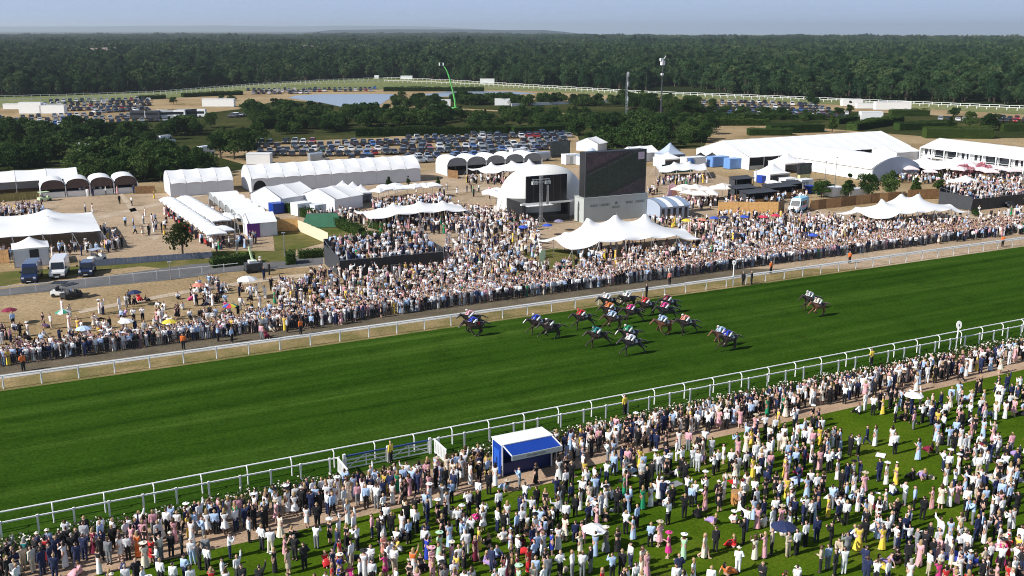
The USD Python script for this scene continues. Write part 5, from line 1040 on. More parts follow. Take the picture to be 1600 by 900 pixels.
obj('serving_window', MB().box((-1.6, .96, 1.25), (.5, 1.0, 2.05)), GLASSD, t); obj('bonnet', MB().add(*slab((1.9, 2.87, .99, .62), (1.9, 2.83, .99, 1.07), (1.9, 2.1, .985, 1.27))), paint('white'), t); obj('roof_cone', MB().bar((-.4, 0, 2.6), (-.4, 0, 2.95), .1, .28).ball((-.4, 0, 3.05), .28), PLASTIC, t); obj('decoration', MB().box((-1.9, .985, .8), (1.2, .995, 1.15)), mat('pink_print', (.75, .35, .40), .5, .3, 3), t)
for i, (x, y) in enumerate(((812, 246), (843, 252), (826, 250))): van('minibus', f"{('white', 'silver', 'dark')[i]} minibus parked beside the small dark screen behind the stage", x, y, .1 + math.pi * (i == 1), paint(('white', 'silver', 'dark grey')[i]), 5.6, 2.4, 'minibus')
for i, (x, y, c, l) in enumerate([(498, 254, 'silver', 'silver van parked behind the left end of the long marquee'), (1083, 262, 'blue', 'blue lorry cab left of the black stall roofs'), (260, 224, 'white', 'small white van on the dry clearing in the thicket'), (322, 242, 'white', 'white van at the edge of the clump of large trees')]): van('parked_van', l, x, y, .1 + i * .2, paint(c), 5.2, 2.5)
for i, x in enumerate((228, 250, 268, 286, 300)):
    t = thing('coach', f"{('leftmost', 'second', 'middle', 'fourth', 'rightmost')[i]} of five white coaches in the far left car park", 'coach', at(x, 186 - i * .6), AZ - PI / 2 + .05 + .3 * (i % 2)); obj('body', MB().add(*slab((-5.5, 5.5, 1.2, .4), (-5.6, 5.6, 1.25, 1.0), (-5.5, 5.4, 1.15, 3.2))), PLASTIC if i % 3 else CHAR, t); obj('windows', MB().box((-5.2, -1.24, 1.5), (5.0, 1.24, 2.5)), GLASSD, t); wheels(t, (-3.6, 3.4), 1.1, .5, .3)
def buggy(label, px, py, rz, body, roof):
    t = thing('golf_buggy', label, 'buggy', at(px, py), rz); obj('body', MB().add(*slab((-1.25, 1.25, .6, .3), (-1.2, 1.2, .62, .55), (-1.2, -.3, .6, .8))).add(*slab((.7, 1.25, .58, .5), (.75, 1.0, .55, .95))), body, t)
    obj('seat', MB().box((-.5, -.55, .75), (.1, .55, .9)).box((-.6, -.55, .9), (-.45, .55, 1.3)), CHAR, t); obj('roof', MB().box((-1.0, -.65, 1.8), (.8, .65, 1.87)), roof, t)
    for x in (-.9, .75):
        for y in (-.58, .58): obj('roof_post', MB().bar((x, y, .75), (x * .95, y, 1.8), .025), STEEL, t)
    wheels(t, (-.85, .85), .56, .26, .16)
buggy('white golf buggy with a pale roof on the earth right of the vans', 152, 408, .6, PLASTIC, GREYBL); buggy('black golf buggy on the dry grass below the parked vans', 112, 466, .5, BLACK, BLACK); buggy('white and blue golf buggy beside the black one below the vans', 97, 463, -.4, PLASTIC, BLACK)
buggy('pale green golf buggy beside the brown arched bar tents', 70, 314, .4, PGR, PGR)

# ---------------------------------------------------------------- solids for horses and people
def sph(n):
    m = trimesh.creation.icosphere(n, 1.0); return np.array(m.vertices)
SP = {0: sph(0), 1: sph(1)}; SP[2] = np.vstack([np.eye(3), -np.eye(3)])
def hull(ps, lod=1):
    return manifold3d.Manifold.hull_points(np.vstack([SP[lod] * (p[3] if len(p) > 3 else .05) * (1.06 if lod == 0 else 1) + np.array(p[:3]) for p in ps]).astype(np.float32))
def chain(ps, lod=1): return [hull(ps[i:i + 2], lod) for i in range(len(ps) - 1)]
def solid(parts, smooth=4, tol=.004):
    m = manifold3d.Manifold.batch_boolean(parts, manifold3d.OpType.Add).simplify(tol); q = m.to_mesh()
    tm = trimesh.Trimesh(np.array(q.vert_properties[:, :3]), np.array(q.tri_verts), process=True)
    if smooth: trimesh.smoothing.filter_taubin(tm, .5, .53, smooth)
    return np.array(tm.vertices), np.array(tm.faces)
FL = {'out': [(.62, 1.12, .14), (.70, .95, .10), (1.08, .84, .07), (1.38, .56, .05), (1.50, .50, .055)], 'fold': [(.60, 1.10, .14), (.60, .92, .10), (.86, .72, .07), (.60, .52, .05), (.48, .58, .055)], 'down': [(.62, 1.12, .14), (.60, .92, .10), (.66, .53, .068), (.60, .16, .05), (.68, .04, .06)], 'back': [(.60, 1.1, .14), (.55, .9, .10), (.42, .55, .07), (.12, .26, .05), (.06, .18, .055)]}
HL = {'push': [(-.68, 1.22, .2), (-.72, .95, .15), (-1.12, .66, .075), (-1.30, .30, .05), (-1.36, .18, .055)], 'reach': [(-.62, 1.2, .2), (-.50, .92, .15), (-.72, .56, .075), (-.36, .24, .05), (-.26, .14, .055)], 'down': [(-.68, 1.22, .2), (-.66, .94, .15), (-.98, .56, .075), (-.94, .16, .05), (-.86, .04, .06)], 'trail': [(-.70, 1.22, .2), (-.82, .98, .15), (-1.26, .84, .075), (-1.62, .62, .05), (-1.74, .60, .055)]}
def horse(f1, f2, h1, h2):
    pr = chain([(-.78, 0, 1.32, .26), (-.42, 0, 1.26, .29), (0, 0, 1.20, .32), (.40, 0, 1.22, .33), (.66, 0, 1.28, .24)]) + [hull([(.45, 0, 1.45, .2), (.66, 0, 1.3, .26), (1.0, 0, 1.62, .15)])] + chain([(1.0, 0, 1.62, .15), (1.34, 0, 1.80, .105)])
    pr += chain([(1.34, 0, 1.80, .10), (1.46, 0, 1.70, .115), (1.68, 0, 1.52, .075), (1.80, 0, 1.42, .062)]) + [hull([(1.32, s * .05, 1.86, .03), (1.33, s * .07, 2.0, .012)], 0) for s in (-1, 1)]
    for leg, s in ((FL[f1], .13), (FL[f2], -.13), (HL[h1], .14), (HL[h2], -.14)): pr += chain([(x, s, z, r) for x, z, r in leg])
    body = solid(pr, 6, .006)
    tail = solid(chain([(-1.0, 0, 1.42, .05), (-1.22, 0, 1.40, .075), (-1.55, 0, 1.22, .07), (-1.85, 0, 1.05, .02)], 0), 2)
    mane = solid(chain([(.62, 0, 1.66, .035), (.95, 0, 1.82, .04), (1.3, 0, 1.93, .03)], 0), 1)
    hooves = solid([hull([(leg[-1][0], s, leg[-1][1], .062), (leg[-1][0] + .05, s, max(.03, leg[-1][1] - .05), .06)], 0) for leg, s in ((FL[f1], .13), (FL[f2], -.13), (HL[h1], .14), (HL[h2], -.14))], 0)
    return body, tail, mane, hooves
HP = [horse('out', 'down', 'push', 'trail'), horse('fold', 'out', 'reach', 'down'), horse('back', 'fold', 'reach', 'reach'), horse('down', 'back', 'trail', 'push')]
def saddle_patch(x0, x1, hang, r=.335):
    g = [[(x, math.sin(a) * r * 1.02, 1.20 + math.cos(a) * r * 1.04) for a in np.linspace(-hang, hang, 11)] for x in np.linspace(x0, x1, 4)]; return MB().sheet(np.array(g), -.02)
def jockey():
    sh, hp, kn, an = [(.44, s * .17, 2.02, .07) for s in (1, -1)], [(-.12, s * .1, 1.86, .12) for s in (1, -1)], [(.30, s * .33, 1.66, .075) for s in (1, -1)], [(-.02, s * .34, 1.34, .05) for s in (1, -1)]
    torso = [hull([*hp, (.2, 0, 2.02, .13)]), hull([(.2, 0, 2.02, .13), *sh, (.40, 0, 1.98, .12)])]; el, ha = [(.56, s * .26, 1.78, .05) for s in (1, -1)], [(.86, s * .09, 1.74, .035) for s in (1, -1)]
    arms, legs, feet = [], [], []
    for k in (0, 1): arms += chain([sh[k], el[k]]) + chain([(*el[k][:3], .045), ha[k]]); legs += chain([hp[k], kn[k]]) + chain([(*kn[k][:3], .07), an[k]]); feet += chain([an[k], (an[k][0] + .2, an[k][1], 1.28, .04)])
    head = [hull([(.62, 0, 2.20, .095), (.68, 0, 2.14, .07)]), hull([(.55, 0, 2.08, .06), (.62, 0, 2.15, .06)]), hull([(.74, 0, 2.165, .016), (.765, 0, 2.14, .014)], 0)]
    fing = []
    for k, s in ((0, 1), (1, -1)):
        for q in range(5): fing += chain([(.86, s * (.07 + .012 * q), 1.74 + .014 * q, .012), (.90, s * (.068 + .012 * q), 1.72 + .014 * q, .010), (.885, s * (.066 + .012 * q), 1.70 + .012 * q, .009)], 2)
    inf = lambda ps: ps
    return dict(body=solid(torso + arms + legs + feet + head + fing, 2), silks=solid([hull([(*p[:3], p[3] + .02) for p in hp] + [(.2, 0, 2.03, .15)]), hull([(.2, 0, 2.03, .15)] + [(*p[:3], p[3] + .02) for p in sh] + [(.40, 0, 1.98, .135)])] + [hull([(*sh[k][:3], .085), (*el[k][:3], .07)]) for k in (0, 1)] + [hull([(*el[k][:3], .065), (.8, ha[k][1], 1.75, .05)]) for k in (0, 1)], 2),
                breeches=solid([hull([(*hp[k][:3], .135), (*kn[k][:3], .09)]) for k in (0, 1)] + [hull([(*p[:3], .125) for p in hp])], 2), boot=[solid(chain([(kn[k][0], kn[k][1], kn[k][2] - .04, .085), (*an[k][:3], .062), (an[k][0] + .22, an[k][1], 1.28, .05)]), 1) for k in (0, 1)],
                cap=solid([hull([(.61, 0, 2.23, .108), (.56, 0, 2.22, .10)]), hull([(.68, 0, 2.25, .06), (.75, 0, 2.24, .035)])], 1), goggles=solid([hull([(.70, s * .04, 2.195, .028) for s in (1, -1)], 0)], 0))
JK = jockey()
SKIN = mat('skin', (.58, .36, .285), .55, .08, 6); SKIN2 = mat('skin_tan', (.40, .22, .15), .55, .08, 6); SKIN3 = mat('skin_dark', (.14, .075, .05), .5, .08, 6)
COAT = {'dark bay': (.035, .016, .010), 'bay': (.075, .030, .014), 'brown': (.024, .014, .010), 'chestnut': (.17, .062, .025), 'black': (.012, .010, .010)}
CM = {k: mat('coat_' + k.replace(' ', '_'), v, .38, .2, 3, spec=.5, sheen=.2) for k, v in COAT.items()}
CLOTH = {'white': (.80, .80, .80), 'black': (.014, .014, .016), 'navy': (.018, .026, .075), 'grey': (.20, .21, .225), 'pale blue': (.40, .54, .76), 'red': (.56, .022, .026), 'pink': (.72, .37, .42), 'magenta': (.60, .04, .22), 'orange': (.74, .17, .03), 'yellow': (.76, .56, .07), 'green': (.02, .26, .12), 'teal': (.02, .20, .20), 'lilac': (.34, .24, .50), 'cream': (.76, .69, .55), 'beige': (.50, .42, .31), 'royal blue': (.022, .05, .42), 'burgundy': (.17, .014, .04), 'pale green': (.42, .64, .44), 'brown': (.14, .075, .04), 'coral': (.76, .27, .20), 'pale grey': (.52, .53, .55)}
def cloth(c):
    return mat('cloth_' + c.replace(' ', '_'), CLOTH[c], .8, .07, 5, spec=.2, sheen=.15)
HORSES = [  # px, py at the hooves, pose, coat, silks, sleeves word, cap, extra
    (738, 515, 0, 'brown', 'pink', 'white', 'far one of the leading pair', ''), (743, 526, 2, 'dark bay', 'royal blue', 'pale blue', 'in the leading pair, red saddle cloth', 'red'),
    (841, 522, 0, 'dark bay', 'royal blue', 'white', 'white faced horse behind the leaders', 'face'), (862, 530, 1, 'brown', 'black', 'white', 'beside the white faced horse behind the leaders', ''),
    (911, 514, 0, 'brown', 'red', 'red', 'alone between the leaders and the pack', ''), (951, 487, 0, 'black', 'white', 'white', 'nearest the far rail at the front of the pack', ''),
    (982, 484, 1, 'brown', 'white', 'green', 'second along the far rail in the pack', ''), (1011, 494, 1, 'dark bay', 'red', 'red', 'third along the far rail in the pack', ''),
    (1045, 490, 0, 'black', 'burgundy', 'cream', 'last along the far rail in the pack', ''), (1041, 502, 3, 'black', 'magenta', 'pink', 'at the back of the pack beside the burgundy silks', ''),
    (955, 502, 2, 'dark bay', 'orange', 'orange', 'in the middle of the pack', ''), (959, 516, 1, 'bay', 'pale blue', 'white', 'below the orange silks in the pack', ''),
    (988, 505, 0, 'dark bay', 'magenta', 'burgundy', 'in the centre of the pack', ''), (1038, 524, 2, 'chestnut', 'pale blue', 'pale blue', 'chestnut at the right of the pack', ''),
    (1073, 523, 3, 'brown', 'coral', 'white', 'right end of the pack', ''), (935, 543, 0, 'dark bay', 'teal', 'teal', 'nearest the camera left of the white silks', ''),
    (984, 540, 1, 'brown', 'green', 'white', 'just behind the white silks nearest the camera', 'face'), (988, 555, 0, 'black', 'white', 'pink', 'nearest the camera of all the pack', ''),
    (1128, 542, 2, 'chestnut', 'pale blue', 'white', 'far one of the pair right of the pack', ''), (1139, 548, 1, 'dark bay', 'royal blue', 'royal blue', 'near one of the pair right of the pack', ''),
    (1266, 484, 0, 'dark bay', 'pale grey', 'white', 'far one of the last pair far right', ''), (1279, 495, 1, 'chestnut', 'cream', 'beige', 'near one of the last pair far right', '')]
def spot_word(k): return HORSES[k][6]
for k, (px, py, po, coat, silk, cap, where, ex) in enumerate(HORSES):
    p = at(px, py); rz = PI + rnd.uniform(-.05, .05); hs = 1.08
    t = thing('racehorse', f'{coat} racehorse, {where}', 'horse', p, rz, s=hs); b, ta, ma, ho = HP[po]
    bo = obj('body', b, CM[coat], t, smooth=True); obj('tail', ta, CM['black'] if coat != 'chestnut' else CM['chestnut'], t, smooth=True); obj('mane', ma, CM['black'] if coat != 'chestnut' else CM['chestnut'], t, smooth=True); obj('hooves', ho, CM['black'], t)
    obj('saddle_cloth', saddle_patch(-.38, .14, 1.15, .345), cloth(ex if ex == 'red' else 'white' if k % 3 else 'black'), t); obj('saddle', saddle_patch(-.2, .16, .9, .365), CM['black'], t)
    obj('bridle', MB().path([(1.30, .115, 1.86), (1.42, .13, 1.64), (1.30, -.0, 1.58), (1.42, -.13, 1.64), (1.30, -.115, 1.86)], .012, 4).path([(1.58, .1, 1.55), (1.2, .16, 1.72), (.86, .08, 1.74)], .01, 4).path([(1.58, -.1, 1.55), (1.2, -.16, 1.72), (.86, -.08, 1.74)], .01, 4), CM['black'], t)
    if ex == 'face': obj('blaze', solid([hull([(1.50, 0, 1.77, .06), (1.72, 0, 1.56, .055), (1.80, 0, 1.45, .056)], 1)], 1), cloth('white'), t)
    obj('eye', MB().ball((1.45, .105, 1.74), .022).ball((1.45, -.105, 1.74), .022), BLACK, t)
    jl = f'jockey in {silk} silks and {cap} cap, {where}'.replace(', red saddle cloth', ''); jl = jl if len(jl.split()) <= 16 else f'jockey in {silk} silks, {where}'
    t = thing('jockey', jl, 'jockey', p, rz, s=hs)
    obj('body', JK['body'], SKIN, t, smooth=True); obj('silks', JK['silks'], cloth(silk), t, smooth=True); obj('breeches', JK['breeches'], cloth('white'), t, smooth=True); obj('cap', JK['cap'], cloth(cap), t, smooth=True); obj('goggles', JK['goggles'], BLACK, t)
    for q in JK['boot']: obj('boot', q, CM['black'], t, smooth=True)
# ---------------------------------------------------------------- people
HANDLOD = 2
def hand(w, d, n):
    """Palm, four bent fingers and a thumb from the wrist w along d; n is where the palm faces."""
    w, d, n = np.array(w, float), np.array(d, float), np.array(n, float); d /= np.linalg.norm(d); n -= d * n.dot(d); n /= np.linalg.norm(n) + 1e-9; s = np.cross(d, n)
    P = lambda a, b, c, r: (*(w + d * a + s * b + n * c), r)
    out = [hull([P(0, 0, 0, .026), P(.075, .028, 0, .014), P(.075, -.028, 0, .014)], 0)]
    for k, (b, L) in enumerate(((.030, .062), (.010, .072), (-.010, .068), (-.030, .052))): out += chain([P(.07, b, 0, .0115), P(.07 + L * .55, b, .008, .0105), P(.07 + L * .85, b, .03, .009)], 2)
    return out + chain([P(.02, .026, .004, .013), P(.048, .052, .012, .012), P(.072, .056, .026, .010)], 2)
ARMS = {'down': ((.10, .02, -1), (.04, .18, -1)), 'hip': ((.45, -.25, -.9), (-.75, .45, -.35)), 'phone': ((.18, .62, -.55), (-.42, .45, .85)), 'raise': ((.35, .25, .75), (.12, .15, 1)), 'drink': ((.10, .12, -1), (-.25, .95, .35)), 'cross': ((.12, .22, -1), (-.85, .55, .15)), 'wave': ((.75, .1, .25), (.2, .1, 1)), 'lap': ((.15, .55, -.8), (-.35, .8, -.35)), 'prop': ((.3, -.55, -.9), (.05, -.25, -1))}
def figure(armL, armR, legs, sex):
    f = .94 if sex == 'w' else 1.0; sw = .165 if sex == 'w' else .19; up = 0.0; lean = 0.0
    if legs == 'stand': hz = .92; L = [[(s * .088, 0, hz, .092), (s * .10, .01, .49, .062), (s * .105, -.02, .09, .042), (s * .115, .13, .035, .034)] for s in (-1, 1)]
    elif legs == 'walk': hz = .90; L = [[(-.085, 0, hz, .092), (-.09, .20, .50, .062), (-.095, .26, .09, .042), (-.10, .40, .045, .034)], [(.085, 0, hz, .092), (.09, -.02, .48, .062), (.095, -.34, .20, .042), (.10, -.26, .06, .034)]]
    elif legs == 'shift': hz = .91; L = [[(-.088, .02, hz, .092), (-.13, .05, .48, .062), (-.16, .0, .09, .042), (-.20, .13, .035, .034)], [(.088, 0, hz, .092), (.09, .0, .49, .062), (.08, -.03, .09, .042), (.09, .12, .035, .034)]]
    elif legs == 'sit': hz = .13; lean = .05; L = [[(s * .10, 0, hz, .105), (s * .20, .36, .40, .068), (s * .12, .60, .08, .045), (s * .13, .72, .05, .036)] for s in (-1, 1)]
    else: hz = .12; lean = -.28; L = [[(s * .10, 0, hz, .10), (s * .13, .44, .17 + .12 * (s > 0), .066), (s * .14, .86, .07, .043), (s * .15, .93, .13, .034)] for s in (-1, 1)]
    top = lambda z, x=0, y=0, r=.1: (x, y + lean * z * 1.2, hz + z, r)
    hips = [(s * (.085 if sex == 'm' else .10), -.01, hz + .03, .105) for s in (-1, 1)]; waist = top(.22, 0, .0, .115 if sex == 'm' else .10); wz = [top(.22, s * .055, .0, .10 if sex == 'm' else .085) for s in (-1, 1)]
    chest = [top(.42, s * .085, .01, .115 if sex == 'm' else .10) for s in (-1, 1)]; sh = [top(.53, s * sw, 0, .058) for s in (-1, 1)]; hd = top(.755, 0, .025 + max(0, lean) * .4, .095)
    torso = [hull(hips + wz), hull(wz + chest), hull(chest + sh + [top(.55, 0, 0, .06)])]; neck = [hull([top(.54, 0, 0, .055), top(.66, 0, .01, .05)])]
    head = [hull([hd, (hd[0], hd[1] + .03, hd[2] - .075, .052), (hd[0], hd[1] - .01, hd[2] + .03, .098)]), hull([(0, hd[1] + .092, hd[2] + .005, .009), (0, hd[1] + .112, hd[2] - .022, .014)], 0)] + [hull([(s * .095, hd[1] - .005, hd[2] + .01, .02), (s * .098, hd[1] - .01, hd[2] - .02, .014)], 0) for s in (-1, 1)]
    arms, hands, sleeves, short = [], [], [], []
    for k, s in ((0, -1), (1, 1)):
        u, fo = ARMS[(armL, armR)[k]]; u, fo = np.array([u[0] * s, u[1], u[2]], float), np.array([fo[0] * s, fo[1], fo[2]], float); u /= np.linalg.norm(u); fo /= np.linalg.norm(fo)
        S_ = np.array(sh[k][:3]); E_ = S_ + u * .28 * f; W_2 = E_ + fo * .25 * f; r1, r2, r3 = (.052, .042, .030) if sex == 'm' else (.043, .036, .026)
        arms += chain([(*S_, r1), (*E_, r2), (*W_2, r3)]); pn = np.array([-s, .3, 0.0]) if abs(fo[2]) > .6 else np.array([0, .2, -1.0]); hands += hand(W_2, fo, pn)
        sleeves += chain([(*S_, r1 + .022), (*E_, r2 + .022)]) + chain([(*E_, r2 + .022), (*(E_ + fo * .22), r3 + .02)]); short.append(hull([(*S_, r1 + .02), (*(S_ + u * .12), r1 + .018)]))
    leg = sum([chain(l[:3]) + [hull(l[2:4])] for l in L], [])
    d = dict(body=solid(torso + neck + head + arms + hands + leg, 2, .003))
    g = lambda p, e: (*p[:3], p[3] + e)
    tb = [hull([g(p, .016) for p in hips + wz]), hull([g(p, .018) for p in wz + chest]), hull([g(p, .018) for p in chest + sh])]
    d['shirt'] = solid(tb + sleeves, 2); d['trousers'] = solid([hull([g(p, .02) for p in hips] + [(*waist[:3], .12)])] + sum([chain([g(l[0], .022), g(l[1], .024), (*l[2][:2], l[2][2] + .0, .062)]) for l in L], []), 2)
    d['jacket'] = solid([hull([g(p, .036) for p in hips] + [g(p, .03) for p in wz]), hull([g(p, .03) for p in wz + chest]), hull([g(p, .028) for p in chest + sh])] + sleeves + [hull([g(s_, .03)]) for s_ in sh], 2)
    d['shoe'] = [solid([hull([(l[2][0], l[2][1] - .02, max(.035, l[2][2] - .045), .045), (*l[3][:3], .042)])], 1) for l in L]
    d['bodice'] = solid([hull([g(p, .014) for p in wz + chest]), hull([g(p, .014) for p in chest] + [(s_[0] * .7, s_[1], s_[2] - .02, .05) for s_ in sh])] + short, 2)
    def skirt(hem, flare):
        rows = []; r = np.random.default_rng(int(hem * 100) + len(legs)); a = np.linspace(0, 2 * PI, 25)
        if legs in ('sit', 'lounge'):
            for q, (y, z, rx, rz_) in enumerate(((-.13, .28, .15, .12), (.05, .26, .21, .2), (.30, .28, .30, .27), (.52, .20, .32, .22), (.66, .10, .34, .11))): rows.append([(rx * math.cos(t_), y, max(.01, z + rz_ * math.sin(t_) * .9)) for t_ in a])
        else:
            w3 = (L[0][2][1] + L[1][2][1]) / 2; ph = r.uniform(0, 6)
            for q in np.linspace(0, 1, 6):
                z = (hz + .2) * (1 - q) + hem * q; rr = .125 + (.16 - .125) * min(1, q * 3) + (flare - .16) * max(0, q - .25) / .75; rows.append([(rr * (1 + .07 * q * math.sin(7 * t_ + ph)) * math.cos(t_), w3 * q * .6 + rr * .86 * (1 + .07 * q * math.sin(7 * t_ + ph)) * math.sin(t_), z) for t_ in a])
        return MB().grid(np.array(rows), True).mesh()
    fl = (len(armL) + 2 * len(armR)) % 3; d['long_skirt'] = skirt(.10, (.20, .25, .31)[fl]); d['short_skirt'] = skirt(.46, (.19, .22, .27)[fl])
    d['short_hair'] = solid([hull([(0, hd[1] - .018, hd[2] + .045, .094), (0, hd[1] + .025, hd[2] + .075, .07), (0, hd[1] - .05, hd[2] - .01, .07)])], 1)
    d['long_hair'] = solid([hull([(0, hd[1] - .018, hd[2] + .042, .10), (0, hd[1] + .02, hd[2] + .075, .075)]), hull([(0, hd[1] - .04, hd[2] + .02, .095), *[(s * .05, hd[1] - .07, hd[2] - .17, .055) for s in (-1, 1)]])], 1)
    h0 = (0, hd[1] - .01, hd[2] + .085)
    brim = [(h0[0] + R_ * math.cos(t_), h0[1] + R_ * math.sin(t_), h0[2] + .012 * math.cos(2 * t_)) for R_ in (.235,) for t_ in np.linspace(0, 2 * PI, 17)[:-1]]
    d['wide_hat'] = solid([hull([(*p, .008) for p in brim], 2), hull([(*h0, .085), (h0[0], h0[1], h0[2] + .05, .075)])], 0); d['straw_hat'] = solid([hull([(h0[0] + .15 * math.cos(t_), h0[1] + .15 * math.sin(t_), h0[2], .008) for t_ in np.linspace(0, 2 * PI, 13)[:-1]], 2), hull([(*h0, .085), (h0[0], h0[1], h0[2] + .03, .08)])], 0)
    d['fascinator'] = solid([hull([(h0[0] + .05, h0[1] + .02, h0[2] + .03, .012), (h0[0] + .14, h0[1] - .02, h0[2] + .12, .03), (h0[0] + .02, h0[1] - .1, h0[2] + .09, .02)], 0)], 0)
    d['eyes'] = MB().ball((.034, hd[1] + .088, hd[2] + .02), .012, 0).ball((-.034, hd[1] + .088, hd[2] + .02), .012, 0).mesh(); d['mouth'] = MB().box((-.024, hd[1] + .070, hd[2] - .062), (.024, hd[1] + .088, hd[2] - .05)).mesh(); d['head'] = hd
    return d
POSES = [('down', 'down', 'stand'), ('phone', 'phone', 'stand'), ('down', 'raise', 'shift'), ('drink', 'down', 'shift'), ('hip', 'down', 'stand'), ('cross', 'cross', 'shift'), ('down', 'down', 'walk'), ('drink', 'hip', 'stand'), ('wave', 'down', 'shift')]
SITS = [('lap', 'lap', 'sit'), ('prop', 'lap', 'lounge')]
POSEWORD = {0: 'standing', 1: 'hands raised to the face', 2: 'one arm raised', 3: 'holding a drink', 4: 'hand on hip', 5: 'arms folded', 6: 'walking', 7: 'holding a drink', 8: 'waving', 9: 'sitting on the grass', 10: 'lounging on the grass'}
FIG = {(i, s): figure(*p, s) for i, p in enumerate(POSES + SITS) for s in 'mw'}
HAIRC = [mat('hair_dark', (.018, .012, .009), .5, .2, 8), mat('hair_brown', (.06, .032, .016), .5, .2, 8), mat('hair_blond', (.36, .24, .11), .5, .2, 8), mat('hair_grey', (.30, .29, .28), .5, .2, 8)]
HAIRRGB = [(.018, .012, .009), (.06, .032, .016), (.36, .24, .11), (.30, .29, .28)]
SKINS = [SKIN, SKIN2, SKIN3]; SKINRGB = [(.58, .36, .285), (.40, .22, .15), (.14, .075, .05)]
def outfit(r, far=False):
    """A random outfit: (kind, top, bottom, hat)."""
    if r.random() < (.56 if not far else .60):
        top = r.choices(['white', 'black', 'navy', 'grey', 'pale blue', 'beige', 'pale grey', 'pink'], [33, 25, 22, 7, 7, 4, 2, 2] if not far else [48, 17, 16, 4, 7, 2, 4, 4])[0]
        suit = top in ('black', 'navy', 'grey', 'beige', 'pale grey') and r.random() < .8
        return ('suit' if suit else 'm', top, top if suit else r.choices(['black', 'navy', 'grey', 'beige', 'white'], [38, 32, 14, 12, 4])[0], 'straw_hat' if r.random() < .05 else None)
    c = r.choices(['white', 'cream', 'pink', 'pale blue', 'red', 'coral', 'magenta', 'yellow', 'green', 'teal', 'lilac', 'royal blue', 'black', 'navy', 'burgundy', 'pale green', 'orange', 'brown'], [15, 5, 15, 5, 10, 6, 6, 5, 4, 3, 3.5, 3, 20, 7, 5, 2.5, 3, 2] if not far else [30, 7, 16, 6, 5, 3, 2.5, 1.2, 1.5, 2, 1.5, 2, 20, 9, 4, 2, 1, 1])[0]
    return ('w' if r.random() < .55 else 's', c, c, r.choices([None, 'wide_hat', 'fascinator'], [7, 2, 2])[0])
def dark_outfit(r):
    c = r.choice(['black', 'navy', 'black', 'navy', 'grey'])
    return ('suit', c, c, None)
def pieces(o, pose, r):
    """[(part name, mesh, colour word or look index)] of one dressed figure."""
    kd, top, bot, hat = o; sex = 'm' if kd in ('m', 'suit') else 'w'; d = FIG[pose, sex]; out = [('body', d['body'], 'skin')]
    if sex == 'm': out += [('jacket' if kd == 'suit' else 'shirt', d['jacket' if kd == 'suit' else 'shirt'], top), ('trousers', d['trousers'], bot)] + [('shoe', q, 'black') for q in d['shoe']] + [('hair', d['short_hair'], 'hair')]
    elif kd == 't': out += [('blouse', d['bodice'], top), ('skirt', d['long_skirt'], bot)] + [('shoe', q, 'beige') for q in d['shoe']] + [('hair', d['long_hair'], 'hair')]
    else: out += [('bodice', d['bodice'], top), ('skirt', d['long_skirt' if kd == 'w' else 'short_skirt'], top)] + [('shoe', q, 'beige' if top != 'black' else 'black') for q in d['shoe']] + [('hair', d['long_hair'], 'hair')]
    if hat: out.append(('hat', d[hat], 'cream' if hat == 'straw_hat' else (top if r.random() < .3 else r.choice(['white', 'cream', 'black', 'beige']))))
    return out, d
HATW = {None: '', 'wide_hat': ' and wide hat', 'fascinator': ' and fascinator', 'straw_hat': ' and straw hat'}
def wear(o):
    kd, top, bot, hat = o
    return (f'{top} suit' if kd == 'suit' else f'{top} shirt and {bot} trousers' if kd == 'm' else f'long {top} dress' if kd == 'w' else f'short {top} dress' if kd == 's' else f'{top} top and long {bot} skirt') + HATW[hat]
